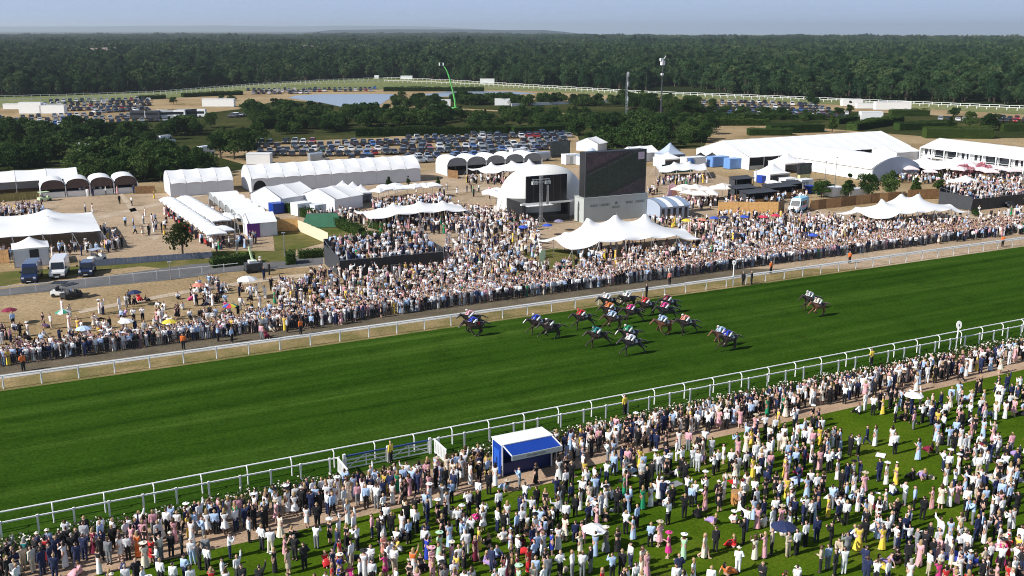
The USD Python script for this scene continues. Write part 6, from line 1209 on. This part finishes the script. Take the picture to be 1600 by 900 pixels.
# the people whose clothes and places can be made out one by one: column of the photograph, x, y of the feet (in quarter pixels from the column's corner), kind and colours
CC = dict(W='white', K='black', N='navy', G='grey', B='pale blue', R='red', P='pink', M='magenta', O='orange', Y='yellow', E='green', T='teal', L='lilac', C='cream', S='beige', U='royal blue', I='burgundy', J='pale green', F='coral')
SEEN = ['625,890,t,KW 758,800,s,W 805,800,m,WK 860,700,m,GG 710,730,w,I 1010,660,w,R 910,850,wh,C 955,820,s,R 1010,800,m,CG 1050,640,m,WK 1075,780,m,KK 1140,770,m,KK 1115,640,w,C 1185,660,s,P 1205,830,m,WB 1300,640,m,BK 1350,640,w,P 1010,960,m,WK 1090,980,m,WG 1300,870,m,WK 1160,930,m,BN 1395,950,m,WG 1490,930,m2,WS 1250,860,m,KK 210,880,m,CC 150,870,m,SS 295,810,w,R 350,920,m,NN 120,990,m,WN 500,890,g,P 785,960,m,NN 1440,790,m,WN 590,760,w,I 460,790,m,KK 420,700,m,GK 540,690,s,P 640,680,m,NN 250,790,m,NN 60,850,m,KK 1230,640,m,KK 1480,620,m,NN 1410,640,m,NK 1560,690,m,GN 1330,1010,s,R 1200,1010,m,WK 1420,1020,s,W 1520,1000,m,KK 900,1010,m,WN',
        '125,500,m,WK 195,480,m,WK 350,520,w,T 290,500,m,GN 470,420,m,KK 515,400,m,WK 575,430,w,O 690,480,m,SS 720,350,m,WK 640,380,m,BN 770,400,m,SS 755,480,m,GS 855,450,m,WK 915,455,m,WS 960,400,m,NN 1010,390,m,BN 850,360,m,LK 1080,360,w,T 1125,350,w,L 1235,390,m6,WK 1285,290,m,GW 1395,270,m,WK 1448,270,s,R 1495,340,s,P 1390,440,m,KK 60,600,m1,WG 385,600,s,U 320,600,w,B 575,580,m,WN 800,525,m,NN 520,690,m,KK 465,700,w,I 380,730,w,J 155,660,s,B 40,740,m,WK 95,760,m,WC 185,800,s1,P 120,880,w,K 205,890,s,S 245,800,m,KK 305,860,m,KK 525,820,w,R 430,825,g,R 600,840,m,WS 635,740,m,WK 655,960,m,WK 730,960,m,WK 810,910,s1,M 790,650,w,K 850,650,w,L 915,650,w,Y 990,610,w,W 1075,570,m,KK 1065,720,m,WB 1185,600,m,NN 1265,620,m,WW 1210,720,w,E 1150,790,wh,J 1225,840,th,PB 1100,880,sh,P 1070,800,w,U 1315,770,m,WW 1395,740,m,WS 985,890,t2,OW 800,790,s,F 850,745,g,W 1300,850,w,K 1570,580,s,K 1420,545,g,S 1390,560,g,W 1435,830,g,L 1475,880,m,NN 1500,790,g,B 890,740,g,Y 1550,690,g,P 1290,600,w,W 1330,520,w,W 30,1000,m,KK 480,990,s,R 880,1010,m,WK 1010,1020,w,P 1180,1000,m,GK 1350,1010,w,W 1540,990,m,WN 1600,960,w,K',
        '280,420,m,WK 370,455,m,WK 315,450,w,Y 425,490,w,M 465,350,w,B 515,350,m,WS 590,320,m,WK 585,480,m,WK 545,470,g,P 655,510,w,T 700,400,w,S 740,480,wh,I 815,485,wh,R 865,470,w,K 915,420,w,Y 870,320,w,O 915,270,m,WW 965,290,m,WK 1060,290,m,WK 1140,450,w,E 1160,250,w,G 1285,250,w,W 1210,420,w,C 1075,540,m4,WK 1000,480,wh,F 975,580,w,C 1165,540,g,W 1295,500,m,WK 1320,430,m,WW 1460,400,m8,WK 1510,550,m4,WK 1570,560,m,WG 1580,420,s,Y 1460,250,s6,W 1410,170,w,W 1385,575,g,W 1260,580,g,G 1445,700,m,BN 1390,725,g,W 1200,790,w,C 1270,750,m,KK 1515,800,w,C 1575,790,w,P 1070,800,wh,J 975,790,sh,M 920,720,s,W 865,720,w,K 740,850,m,WN 810,880,w,C 840,910,w,P 625,920,m,BK 685,900,m,KK 660,750,w,K 585,750,wh,G 520,780,w,B 445,700,m,NN 425,780,s1,C 395,700,m,BK 330,680,m,WK 290,740,w,W 247,770,s,U 195,770,w,W 235,640,w,P 175,630,w,K 205,580,m,SG 280,560,m,WK 125,550,m,WK 50,540,m,KK 30,660,m,WK 90,655,g,C 300,910,m,WK 375,910,m,WG 440,910,m,WG 490,880,m,KG 530,600,m,NN 580,565,g,P 755,670,w,Y 710,640,m,SG 780,600,m,BN 700,560,w,J 930,690,g,K 1040,930,m,NN 130,910,g,I 100,770,g,R 1340,900,g,O 1410,880,m,WW 960,120,w,S 900,125,m,WW 1040,110,m,GG 1100,120,m,KK 1165,140,m,WW 1245,160,m,WW 1200,110,m,WB 1320,200,s,K 870,120,m,WW 760,230,m,KK 800,230,m,NN 690,220,m,WS 720,235,m,WS 540,130,m,WG 635,170,m,NN 400,150,w,P 440,150,w,P 330,140,w,R 600,120,w,M 200,1000,m,WN 560,1010,s,R 900,990,g,P 1130,960,w,W 1240,1000,m,WK 1560,980,m,KK',
        '95,90,m,WW 150,130,m,WW 275,110,m,WG 315,60,m,WW 400,100,w,T 445,110,w,B 510,150,w,T 560,150,w,Y 615,80,m,WW 665,90,s,P 770,90,m,KK 935,175,w,Y 1055,130,m,WK 1010,135,g,N 1130,90,w,J 1245,120,w,F 1285,215,m,KK 1360,170,g,G 1480,220,w,P 1550,310,w,L 1450,95,g,M 25,170,s,P 130,260,m,WK 200,280,g,P 230,180,g,W 320,240,m,NN 430,300,m,WK 340,380,w,F 240,410,m,WK 300,410,m,WG 45,390,m,PK 455,370,m,UK 490,330,m,KK 525,320,m,KK 570,310,m,NN 595,400,m,WK 690,310,m8,KK 735,330,w,C 795,330,m,KK 790,140,m,WW 905,300,g,B 970,300,g,R 730,490,w,Y 770,395,g,C 660,490,g,W 605,560,m,GG 485,580,m,WK 435,580,m,NN 415,440,g,W 540,440,g,P 850,460,m,NN 910,490,w,G 965,550,m,WS 1020,480,wh,B 1075,480,wh,L 1130,470,w,O 1180,450,w,W 1235,500,w,P 1300,390,m,GG 1345,390,m,GG 1330,540,m,KK 1240,560,w,W 1275,580,w,W 1270,390,s,O 1500,405,g,P 1455,550,w,W 1500,640,m,NN 1550,520,m,WN 1425,640,m,WK 1345,700,m,PK 1300,680,w,P 1130,690,m,LK 1065,690,m,NN 1005,720,w,R 940,840,w,P 970,770,m,KK 925,760,m,GG 870,610,s,O 800,560,m,GG 780,590,m,WW 795,740,m,LK 40,560,w,O 80,600,m,WG 130,590,m,GG 160,560,m,WW 215,580,m,WK 270,510,g,N 20,770,m,SK 95,655,g,G 120,780,m,SS 175,770,m,WK 230,720,w,P 300,690,m,WK 390,720,s,R 560,740,w,Y 440,745,g,S 490,790,m,GG 600,880,m,NN 470,890,m,WW 325,880,m,SK 370,860,m,BG 415,900,m,KK 610,950,m,NN 670,960,m,WK 740,960,m,WN 1000,900,m,WS 1070,900,m,WG 1190,920,w,W 1250,910,m,BG 1490,810,s,R 1550,800,w,Y 1450,870,m,WK 1260,735,g,U 1150,745,g,P 1400,745,g,P 680,850,g,Y 745,840,g,L 100,960,g,R 180,930,g,W 880,960,w,W 1100,1000,w,R 1330,960,m,KK 1420,980,s,P 1530,940,m,WK']
near = []
for col, txt in enumerate(SEEN):
    for e in txt.split():
        zx, zy, kd, cc = e.split(','); px, py = 400 * col + float(zx) / 4, 675 + float(zy) / 4; r = rnd; k0 = kd[0]; c = [CC[q] for q in cc]; c = c if len(c) > 1 else c * 2
        if k0 == 'g': o = outfit(r); o = ('m', c[0], r.choice(['navy', 'black', 'beige']), None) if o[0] in ('m', 'suit') and c[0] in ('white', 'grey', 'navy', 'beige', 'black', 'pale blue') else ('w', c[0], c[0], o[3]); po = r.choice([9, 9, 10])
        else:
            o = (('suit' if c[0] == c[1] and c[0] not in ('white',) else 'm') if k0 == 'm' else k0, c[0], c[1], ('wide_hat' if 'h' in kd else r.choice([None, None, 'fascinator']) if k0 != 'm' else ('straw_hat' if r.random() < .06 else None)))
            dg = [q for q in kd if q.isdigit()]; po = int(dg[0]) if dg else r.choices(range(9), [30, 14, 3, 16, 8, 8, 4, 12, 1])[0]
        near.append((at(px, py)[:2], o, po))
CELL = {}
def note(p): CELL.setdefault((int(p[0] // 1.2), int(p[1] // 1.2)), []).append((float(p[0]), float(p[1])))
for q in near: note(q[0])
def clear(p, gap, lst):
    i, j = int(p[0] // 1.2), int(p[1] // 1.2)
    if any((p[0] - x) ** 2 + (p[1] - y) ** 2 < gap * gap for a in (-1, 0, 1) for b in (-1, 0, 1) for x, y in CELL.get((i + a, j + b), ())): return False
    note(p); return True
r = random.Random(21)
for _ in range(5200):     # people along the rail and on the path
    x = r.uniform(-5, 118); y = 66.0 - abs(r.gauss(0, 1.2)) - (0 if not 20 < x < 29 else .4)
    if x > 83 and y > 65.2: continue
    if y < 62.9 and r.random() < .6: continue
    if 30.6 < x < 35.9 and y > 60.9: continue
    if clear((x, y), .58 if x < 84 else .7, near): near.append((np.array([x, y]), (dark_outfit(r) if r.random() < (.75 if x < 32 else .38) else outfit(r)), r.choices(range(9), [30, 24, 5, 10, 6, 6, 3, 8, 2])[0]))
for _ in range(2300):      # more on the lawn, thinning towards the left
    px, py = r.uniform(0, 1660), r.uniform(690, 960); p = at(px, py)[:2]
    if p[1] > 61 or meshkit.noise(np.array([p[0] * .16, p[1] * .16, 0]), 3) < .45: continue
    if clear(p, .56, near): near.append((p, outfit(r), r.choices(range(11), [26, 6, 2, 16, 8, 8, 5, 10, 1, 12, 6])[0]))
for _ in range(900):      # the lawn further right, small and close together
    px, py = r.uniform(1150, 1660), r.uniform(610, 745); p = at(px, py)[:2]
    if p[1] > 61.2 or meshkit.noise(np.array([p[0] * .16, p[1] * .16, 0]), 3) < .45: continue
    if clear(p, .75, near): near.append((p, outfit(r), r.choices(range(11), [26, 6, 2, 16, 8, 8, 5, 10, 1, 10, 6])[0]))
FV = np.array([FW[0], FW[1]])
def toimg(p, z=0.0):
    q = np.array([p[0], p[1], z - EYE]); d = q @ FW; return 800 + 1570 * (q @ RT) / d, 450 - 1570 * (q @ UP) / d
near = [q for q in near if -25 < toimg(q[0])[0] < 1640 and toimg(q[0], 1.7)[1] < 905]
near.sort(key=lambda q: float(q[0] @ FV))
# stewards stand out along the rails
ORANGE = [('orange', 287, 547, 'black', 'orange vest by the far rail, second from left'), ('orange', 37, 580, 'black', 'orange vest by the far rail at the left edge'), ('orange', 470, 523, 'black', 'orange vest at the far rail left of the black stand'), ('coral', 1046, 445, 'black', 'faded orange vest at the far rail left of the slim post'), ('orange', 1204, 428, 'black', 'orange vest at the far rail right of the slim post'), ('orange', 1327, 412, 'black', 'orange vest at the far rail below the right hand stretch tent'), ('orange', 1566, 386, 'black', 'orange vest at the far rail near the right edge'),
          ('black', 1010, 466, 'black', 'dark clothes behind the far rail above the horses'), ('black', 1161, 446, 'black', 'dark uniform, left of two on the turf edge by the slim post'), ('black', 1174, 445, 'black', 'dark uniform, right of two on the turf edge by the slim post'), ('yellow', 976, 648, 'black', 'yellow vest between the near rails right of the kiosk'), ('yellow', 1361, 572, 'black', 'yellow vest behind the near rails left of the oval disc post'), ('yellow', 611, 724, 'black', 'yellow vest behind the double gate')]
def make_person(p, o, po, label, rz, rr, z=0.0, vest=None):
    hs = rr.uniform(.97, 1.05) if not vest else 1.04; ws = hs * rr.uniform(.93, 1.1); t = thing('person', label, 'person', (p[0], p[1], z + .02), rz, s=(ws, ws, hs)); ps, d = pieces(o, po, rr); sk = rr.choices(SKINS, [70, 22, 8])[0]; hr = rr.choices(HAIRC, [40, 34, 20, 6] if o[0] in ('m', 'suit') else [34, 30, 34, 2])[0]
    for n, m, c in ps:
        obj(n, m, sk if c == 'skin' else hr if c == 'hair' else cloth(c), t, smooth=True)
    obj('eyes', d['eyes'], BLACK, t); obj('mouth', d['mouth'], cloth('burgundy'), t)
    return t
rr = random.Random(77)
for c, px, py, b, l in ORANGE: make_person(at(px, py)[:2], ('m', c, b, None), 0 if py > 600 else rr.choice([0, 4]), 'person in ' + l, rr.uniform(-.5, .5) + (PI if 500 < py < 560 or py < 440 else 0), rr, vest=True)
solo, rest = near[:286], near[286:]
# labels: clothes and pose, then the neighbour, then the place, until each says which one
LAND = [((772, 745), 'near the blue kiosk'), ((928, 860), 'near the white umbrella'), ((1222, 850), 'near the navy umbrella'), ((1150, 775), 'by the wooden tub table'), ((1373, 825), 'by the white picnic blanket'), ((30, 890), 'in the bottom left corner'), ((1570, 890), 'in the bottom right corner'), ((800, 895), 'at the bottom edge, middle'), ((400, 895), 'at the bottom edge, left'), ((1200, 895), 'at the bottom edge, right'), ((560, 800), 'beside the sandy path'), ((250, 850), 'beside the path at left'), ((1450, 690), 'on the lawn, upper right'), ((1200, 700), 'on the lawn near the path'), ((1000, 820), 'on the middle of the lawn'), ((1480, 790), 'on the lawn at right'), ((700, 850), 'on the lawn left of middle')]
cand = []; SP_ = np.array([q[0] for q in solo])
for p, o, po in solo:
    ix, iy = toimg(p, .9); w = wear(o); pw = POSEWORD[po]; nb = [solo[q] for q in np.argsort(np.hypot(*(SP_ - p).T))[1:6]]
    lm = min(LAND, key=lambda q: math.hypot(q[0][0] - ix, q[0][1] - iy))[1]; one = lambda q: 'the ' + wear((q[1][0], q[1][1], q[1][2], None)).replace(' shirt and ', ' shirt, ')
    side = lambda q: 'left of' if ix < toimg(q[0], .9)[0] else 'right of'
    cand.append([f'person in {w}, {pw}', f'person in {w}, {lm}', f'person in {w}, {pw} {lm}'] + [f'person in {w}, {side(q)} {one(q)}' for q in nb[:4]] + [f'person in {wear((*o[:3], None))}, {lm}, {side(q)} {one(q)}' for q in nb[:4]] + [f'person in {wear((*o[:3], None))}, {pw}, {side(q)} {one(q)}' for q in nb[:5]])
from collections import Counter
LABEL = [None] * len(cand)
for lv in range(max(map(len, cand))):
    cnt = Counter(c[lv] for i, c in enumerate(cand) if LABEL[i] is None and lv < len(c)); used = set(filter(None, LABEL))
    whole = Counter(c[lv] for c in cand if lv < len(c))
    for i, c in enumerate(cand):
        if LABEL[i] is None and lv < len(c) and cnt[c[lv]] == 1 and (whole[c[lv]] == 1 or lv > 0) and c[lv] not in used and len(c[lv].replace(',', '').split()) <= 16: LABEL[i] = c[lv]
for i, ((p, o, po), l) in enumerate(zip(solo, LABEL)):
    rz = rr.gauss(0, .45) if po in (0, 1, 2) and rr.random() < .75 else rr.uniform(-PI, PI)
    l = l or ' '.join(cand[i][1].split()[:16]); t = make_person(p, o, po, l, rz, rr)
    if LABEL[i] is None: t.SetCustomDataByKey('group', l)
# ---- everybody else: one crowd
crowd = UsdGeom.PointInstancer.Define(stage, '/World/crowd'); data(crowd.GetPrim(), 'dense summer crowd along both rails, on the stands and among the tents', 'crowd', kind='stuff')
cm_ = usdkit.material(stage, '/World/Looks/crowd_clothes', {'a': ('attribute', dict(attribute='tint')), 'p': ('principled_bsdf', dict(roughness=.8, specular_ior_level=.2))}, [('a.color', 'p.base_color')], surface='p.BSDF')
cp, cposes, r = [], [], random.Random(4)
def tinted(path, ps, sk, hr):
    mb, tint = MB(), []
    for n, m, c in ps:
        v, f = np.asarray(m[0]), np.asarray(m[1]); mb.add(v, f); tint.append(np.tile(sk if c == 'skin' else hr if c == 'hair' else CLOTH[c], (len(v), 1)))
    m = usdkit.mesh(stage, path, mb.mesh(), cm_); UsdGeom.PrimvarsAPI(m).CreatePrimvar('tint', Sdf.ValueTypeNames.Color3fArray, 'vertex').Set(Vt.Vec3fArray.FromNumpy(np.vstack(tint).astype(np.float32)))
for k in range(96):
    po = r.choices(range(9), [34, 20, 5, 10, 6, 6, 4, 8, 3])[0] if k < 76 else r.choice([9, 9, 10]); o = outfit(r, True)
    x = UsdGeom.Xform.Define(stage, f'/World/crowd/person_{k + 1:03d}'); ps, _ = pieces(o, po, r); tinted(str(x.GetPath()) + '/figure', ps, r.choices(SKINRGB, [76, 18, 6])[0], r.choice(HAIRRGB[:3])); cp.append(x.GetPath())
items, keys = [], []
def add(p, z=0.0, sit=False, face=PI, spread=.6):
    items.append((np.array([p[0], p[1], z]), face + r.gauss(0, spread), r.uniform(.94, 1.07))); keys.append(r.randrange(76, 96) if sit else r.randrange(0, 76))
by = {}
for p, o, po in rest: add(p, 0.02, po > 8, 0.0, .7)
def packed(pxpoly, dens, z=0.0, sit=0.0, face=PI, spread=.7, gap=.42):
    poly = [tuple(at(*p)[:2]) for p in pxpoly]; a = 0.5 * abs(sum(poly[i][0] * poly[i - 1][1] - poly[i - 1][0] * poly[i][1] for i in range(len(poly))))
    xs, ys = zip(*poly); n = int(a * dens); grid = {}
    for _ in range(n * 12):
        if n <= 0: break
        x, y = r.uniform(min(xs), max(xs)), r.uniform(min(ys), max(ys)); k = (int(x / gap), int(y / gap))
        if k in grid or not inside(poly, x, y): continue
        grid[k] = 1; add((x, y), z, r.random() < sit, face, spread); n -= 1
y = 109.55                                                     # the wall of people at the far barrier
for k in range(9):
    x = -14 + r.random()
    while x < 172:
        fade = 1 if k < 3 else (.80 if k < 6 else .62); left = (x < 20) * (k > 3) * .55 + (x < 36) * (k > 5) * .4
        if r.random() < fade - left: add((x + r.uniform(-.1, .1), y + r.uniform(-.16, .16)), 0, False, PI, .35)
        x += r.uniform(.46, .66)
    y += .62
packed([(-30, 505), (330, 445), (430, 450), (430, 520), (0, 562), (-30, 565)], .13, sit=.5, spread=1.2)
packed([(-30, 525), (300, 490), (430, 480), (430, 530), (0, 570), (-30, 575)], .22, sit=.25, spread=.8)
packed([(290, 455), (345, 447), (355, 475), (300, 485)], .5, sit=.3, spread=1.5)
packed([(430, 525), (445, 455), (500, 432), (690, 428), (700, 480)], .85)
packed([(560, 470), (690, 425), (700, 395), (840, 420), (920, 420), (1110, 392), (1250, 380), (1330, 358), (1420, 358), (1600, 352), (1640, 362), (1200, 412), (800, 460)], .95)
packed([(690, 440), (700, 360), (830, 352), (850, 395), (840, 425)], .55, spread=1.0); packed([(900, 395), (1090, 388), (1110, 400), (900, 418)], .6, spread=1.2)
packed([(1010, 350), (1330, 345), (1330, 372), (1110, 395), (1085, 370)], .5, spread=1.2); packed([(1120, 340), (1240, 338), (1330, 352), (1330, 372), (1110, 385)], .35, spread=1.4); packed([(1330, 345), (1500, 345), (1500, 358), (1330, 362)], .5, spread=1.2); packed([(1505, 338), (1640, 330), (1640, 352), (1500, 352)], .22, spread=1.4)
packed([(470, 345), (555, 332), (590, 352), (730, 344), (735, 332), (820, 345), (845, 362), (690, 366), (600, 368), (575, 352)], .62, spread=1.6); packed([(560, 342), (730, 332), (735, 340), (590, 356)], .9, spread=1.6)
packed([(690, 365), (700, 328), (815, 335), (822, 352), (790, 358)], .55, spread=1.6); packed([(580, 322), (690, 312), (700, 320), (660, 326), (585, 334)], .9, spread=1.8); packed([(727, 283), (850, 276), (850, 287), (730, 291)], .6, spread=1.8)
packed([(690, 296), (830, 288), (800, 322), (700, 330)], .05, spread=2); packed([(100, 320), (235, 308), (320, 310), (300, 350), (255, 340), (150, 345)], .022, spread=3); packed([(185, 352), (262, 345), (262, 368), (190, 372)], .18, spread=3)
packed([(-20, 330), (68, 326), (70, 340), (-20, 346)], .9, spread=1.5); packed([(0, 398), (155, 390), (175, 385), (158, 362), (185, 385), (185, 392), (160, 398), (0, 408)], .5, spread=2); packed([(150, 366), (172, 366), (196, 388), (165, 392)], .8, spread=2)
packed([(255, 335), (270, 332), (350, 388), (335, 398)], .55, sit=.0, spread=2); packed([(280, 322), (300, 320), (352, 368), (340, 374)], .4, spread=2); packed([(315, 330), (345, 330), (362, 350), (330, 350)], .5, spread=2); packed([(330, 385), (395, 375), (410, 385), (345, 395)], .55, spread=2)
packed([(1030, 318), (1130, 314), (1140, 328), (1040, 332)], .45, spread=2.5); packed([(1030, 282), (1105, 280), (1105, 288), (1030, 292)], .4, spread=2); packed([(1010, 300), (1030, 290), (1030, 305), (1012, 312)], .4, spread=2); packed([(1140, 318), (1260, 305), (1260, 318), (1150, 325)], .35, spread=2)
packed([(1385, 275), (1450, 268), (1600, 272), (1610, 290), (1530, 292), (1400, 288)], .42, spread=2.5); packed([(1400, 262), (1470, 258), (1470, 270), (1405, 272)], .5, spread=2); packed([(60, 308), (215, 299), (218, 303), (62, 313)], .18, spread=1.5, face=0)
packed([(420, 455), (436, 440), (448, 452), (430, 480)], .9, spread=1); packed([(380, 420), (500, 415), (500, 430), (380, 445)], .05, spread=2); packed([(500, 298), (690, 300), (690, 312), (600, 312)], .02, spread=3)
for (sx0, sy0, w, d, h0, h1, n, rz, m) in ((39.6, 130.2, 15.0, 9.0, 1.3, 2.6, 5, -.06, 190), (161.0, 127.0, 19, 7.5, 1.2, 2.4, 4, 0, 200)):   # people on the stands
    for _ in range(m):
        u, v = r.uniform(.3, w - .3), r.uniform(.2, d - .2); k = int(v / d * n); add((sx0 + u * math.cos(rz) - v * math.sin(rz), sy0 + u * math.sin(rz) + v * math.cos(rz)), h0 + (h1 - h0) * k / (n - 1) + .01, False, PI, .5)
instancer(crowd, cp, items, keys)
print('near', len(near), 'unlabelled', sum(l is None for l in LABEL), 'crowd', len(items))
# ---- things lying on the lawn
def patch(name, label, cat, px, py, w, d, rz, m, z=.035):
    r_ = np.random.default_rng(int(px + py)); g = [[(x, y, z + .05 * r_.random()) for x in np.linspace(-w / 2, w / 2, 6)] for y in np.linspace(-d / 2, d / 2, 6)]; obj(name, MB().sheet(np.array(g), .02), m, thing(name, label, cat, at(px, py), rz))
for e in ((1373, 826, 1.6, 1.2, .3, 'white', 'crumpled white picnic blanket on open grass at the right'), (1570, 748, 2.6, 1.6, -.4, 'pale grey', 'long pale picnic spread on the lawn at the right edge'), (1240, 752, 1.5, 1.0, .2, 'pale blue', 'pale picnic blanket in front of a sitting group, right of the tub table'), (1376, 712, .9, .7, .6, 'white', 'small white blanket on the upper right lawn'), (1490, 870, 1.5, 1.2, .1, 'royal blue', 'blue blanket on the lawn near the bottom right'), (1055, 757, 1.0, .8, .1, 'grey', 'dark grey rug lying on the lawn left of the tub table')):
    patch('blanket', e[6], 'blanket', *e[:5], cloth(e[5]))
rb = random.Random(9)
cl = kind_of('picnic_bag'); obj('bag', MB().add(*slab((-.2, .2, .12, 0), (-.22, .22, .13, .2), (-.15, .15, .08, .3))), cloth('beige'), cl); obj('strap', MB().path([(-.12, 0, .28), (-.06, 0, .42), (.06, 0, .42), (.12, 0, .28)], .015, 4), cloth('brown'), cl)
cl2 = kind_of('litter'); obj('paper', MB().sheet(np.array([[(x, y, .03 + .04 * ((i + j) % 2)) for i, x in enumerate((-.2, 0, .2))] for j, y in enumerate((-.14, .02, .14))]), .01), cloth('white'), cl2)
for k in range(34):
    p = at(rb.uniform(400, 1600), rb.uniform(740, 895))
    if p[1] < 61: copy(cl if k % 2 else cl2, ('picnic_bag', 'litter')[1 - k % 2], p, rb.uniform(0, 6), None, ('small beige bag left on the lawn among the racegoers' if k % 2 else 'white paper litter lying on the lawn among the racegoers'), ('bag', 'litter')[1 - k % 2], ('bags on the lawn' if k % 2 else 'litter on the lawn'))
t = thing('tub_table', 'round wooden tub table carrying red and white flags on the lawn', 'table', at(1150, 787)); a = np.linspace(0, 2 * PI, 17)[:-1]
for q in a: obj('stave', MB().box((.34, -.065, 0), (.38, .065, .92), q), mat('tub_wood', (.50, .24, .08), .6, .15, 4), t)
obj('top', MB().bar((0, 0, .92), (0, 0, .97), .42, n=16), WOOD, t)
for k, q in enumerate((0, 1.2, 2.4, 3.8, 5)):
    s = thing('flag', ('red', 'white', 'red', 'pink', 'white')[k] + f' pennant {("leaning left", "at the front", "leaning right", "at the back", "in the centre")[k]} of the bunch on the tub table', 'flag', at(1150, 787) + [.2 * math.cos(q), .2 * math.sin(q), .97], q)
    obj('stick', MB().bar((0, 0, 0), (.12, 0, .9), .012, n=4), WOOD, s); obj('cloth', xzplate([(.05, .45), (.13, .9), (.55, .75)], -.006, .006), cloth(('red', 'white', 'red', 'pink', 'white')[k]), s)
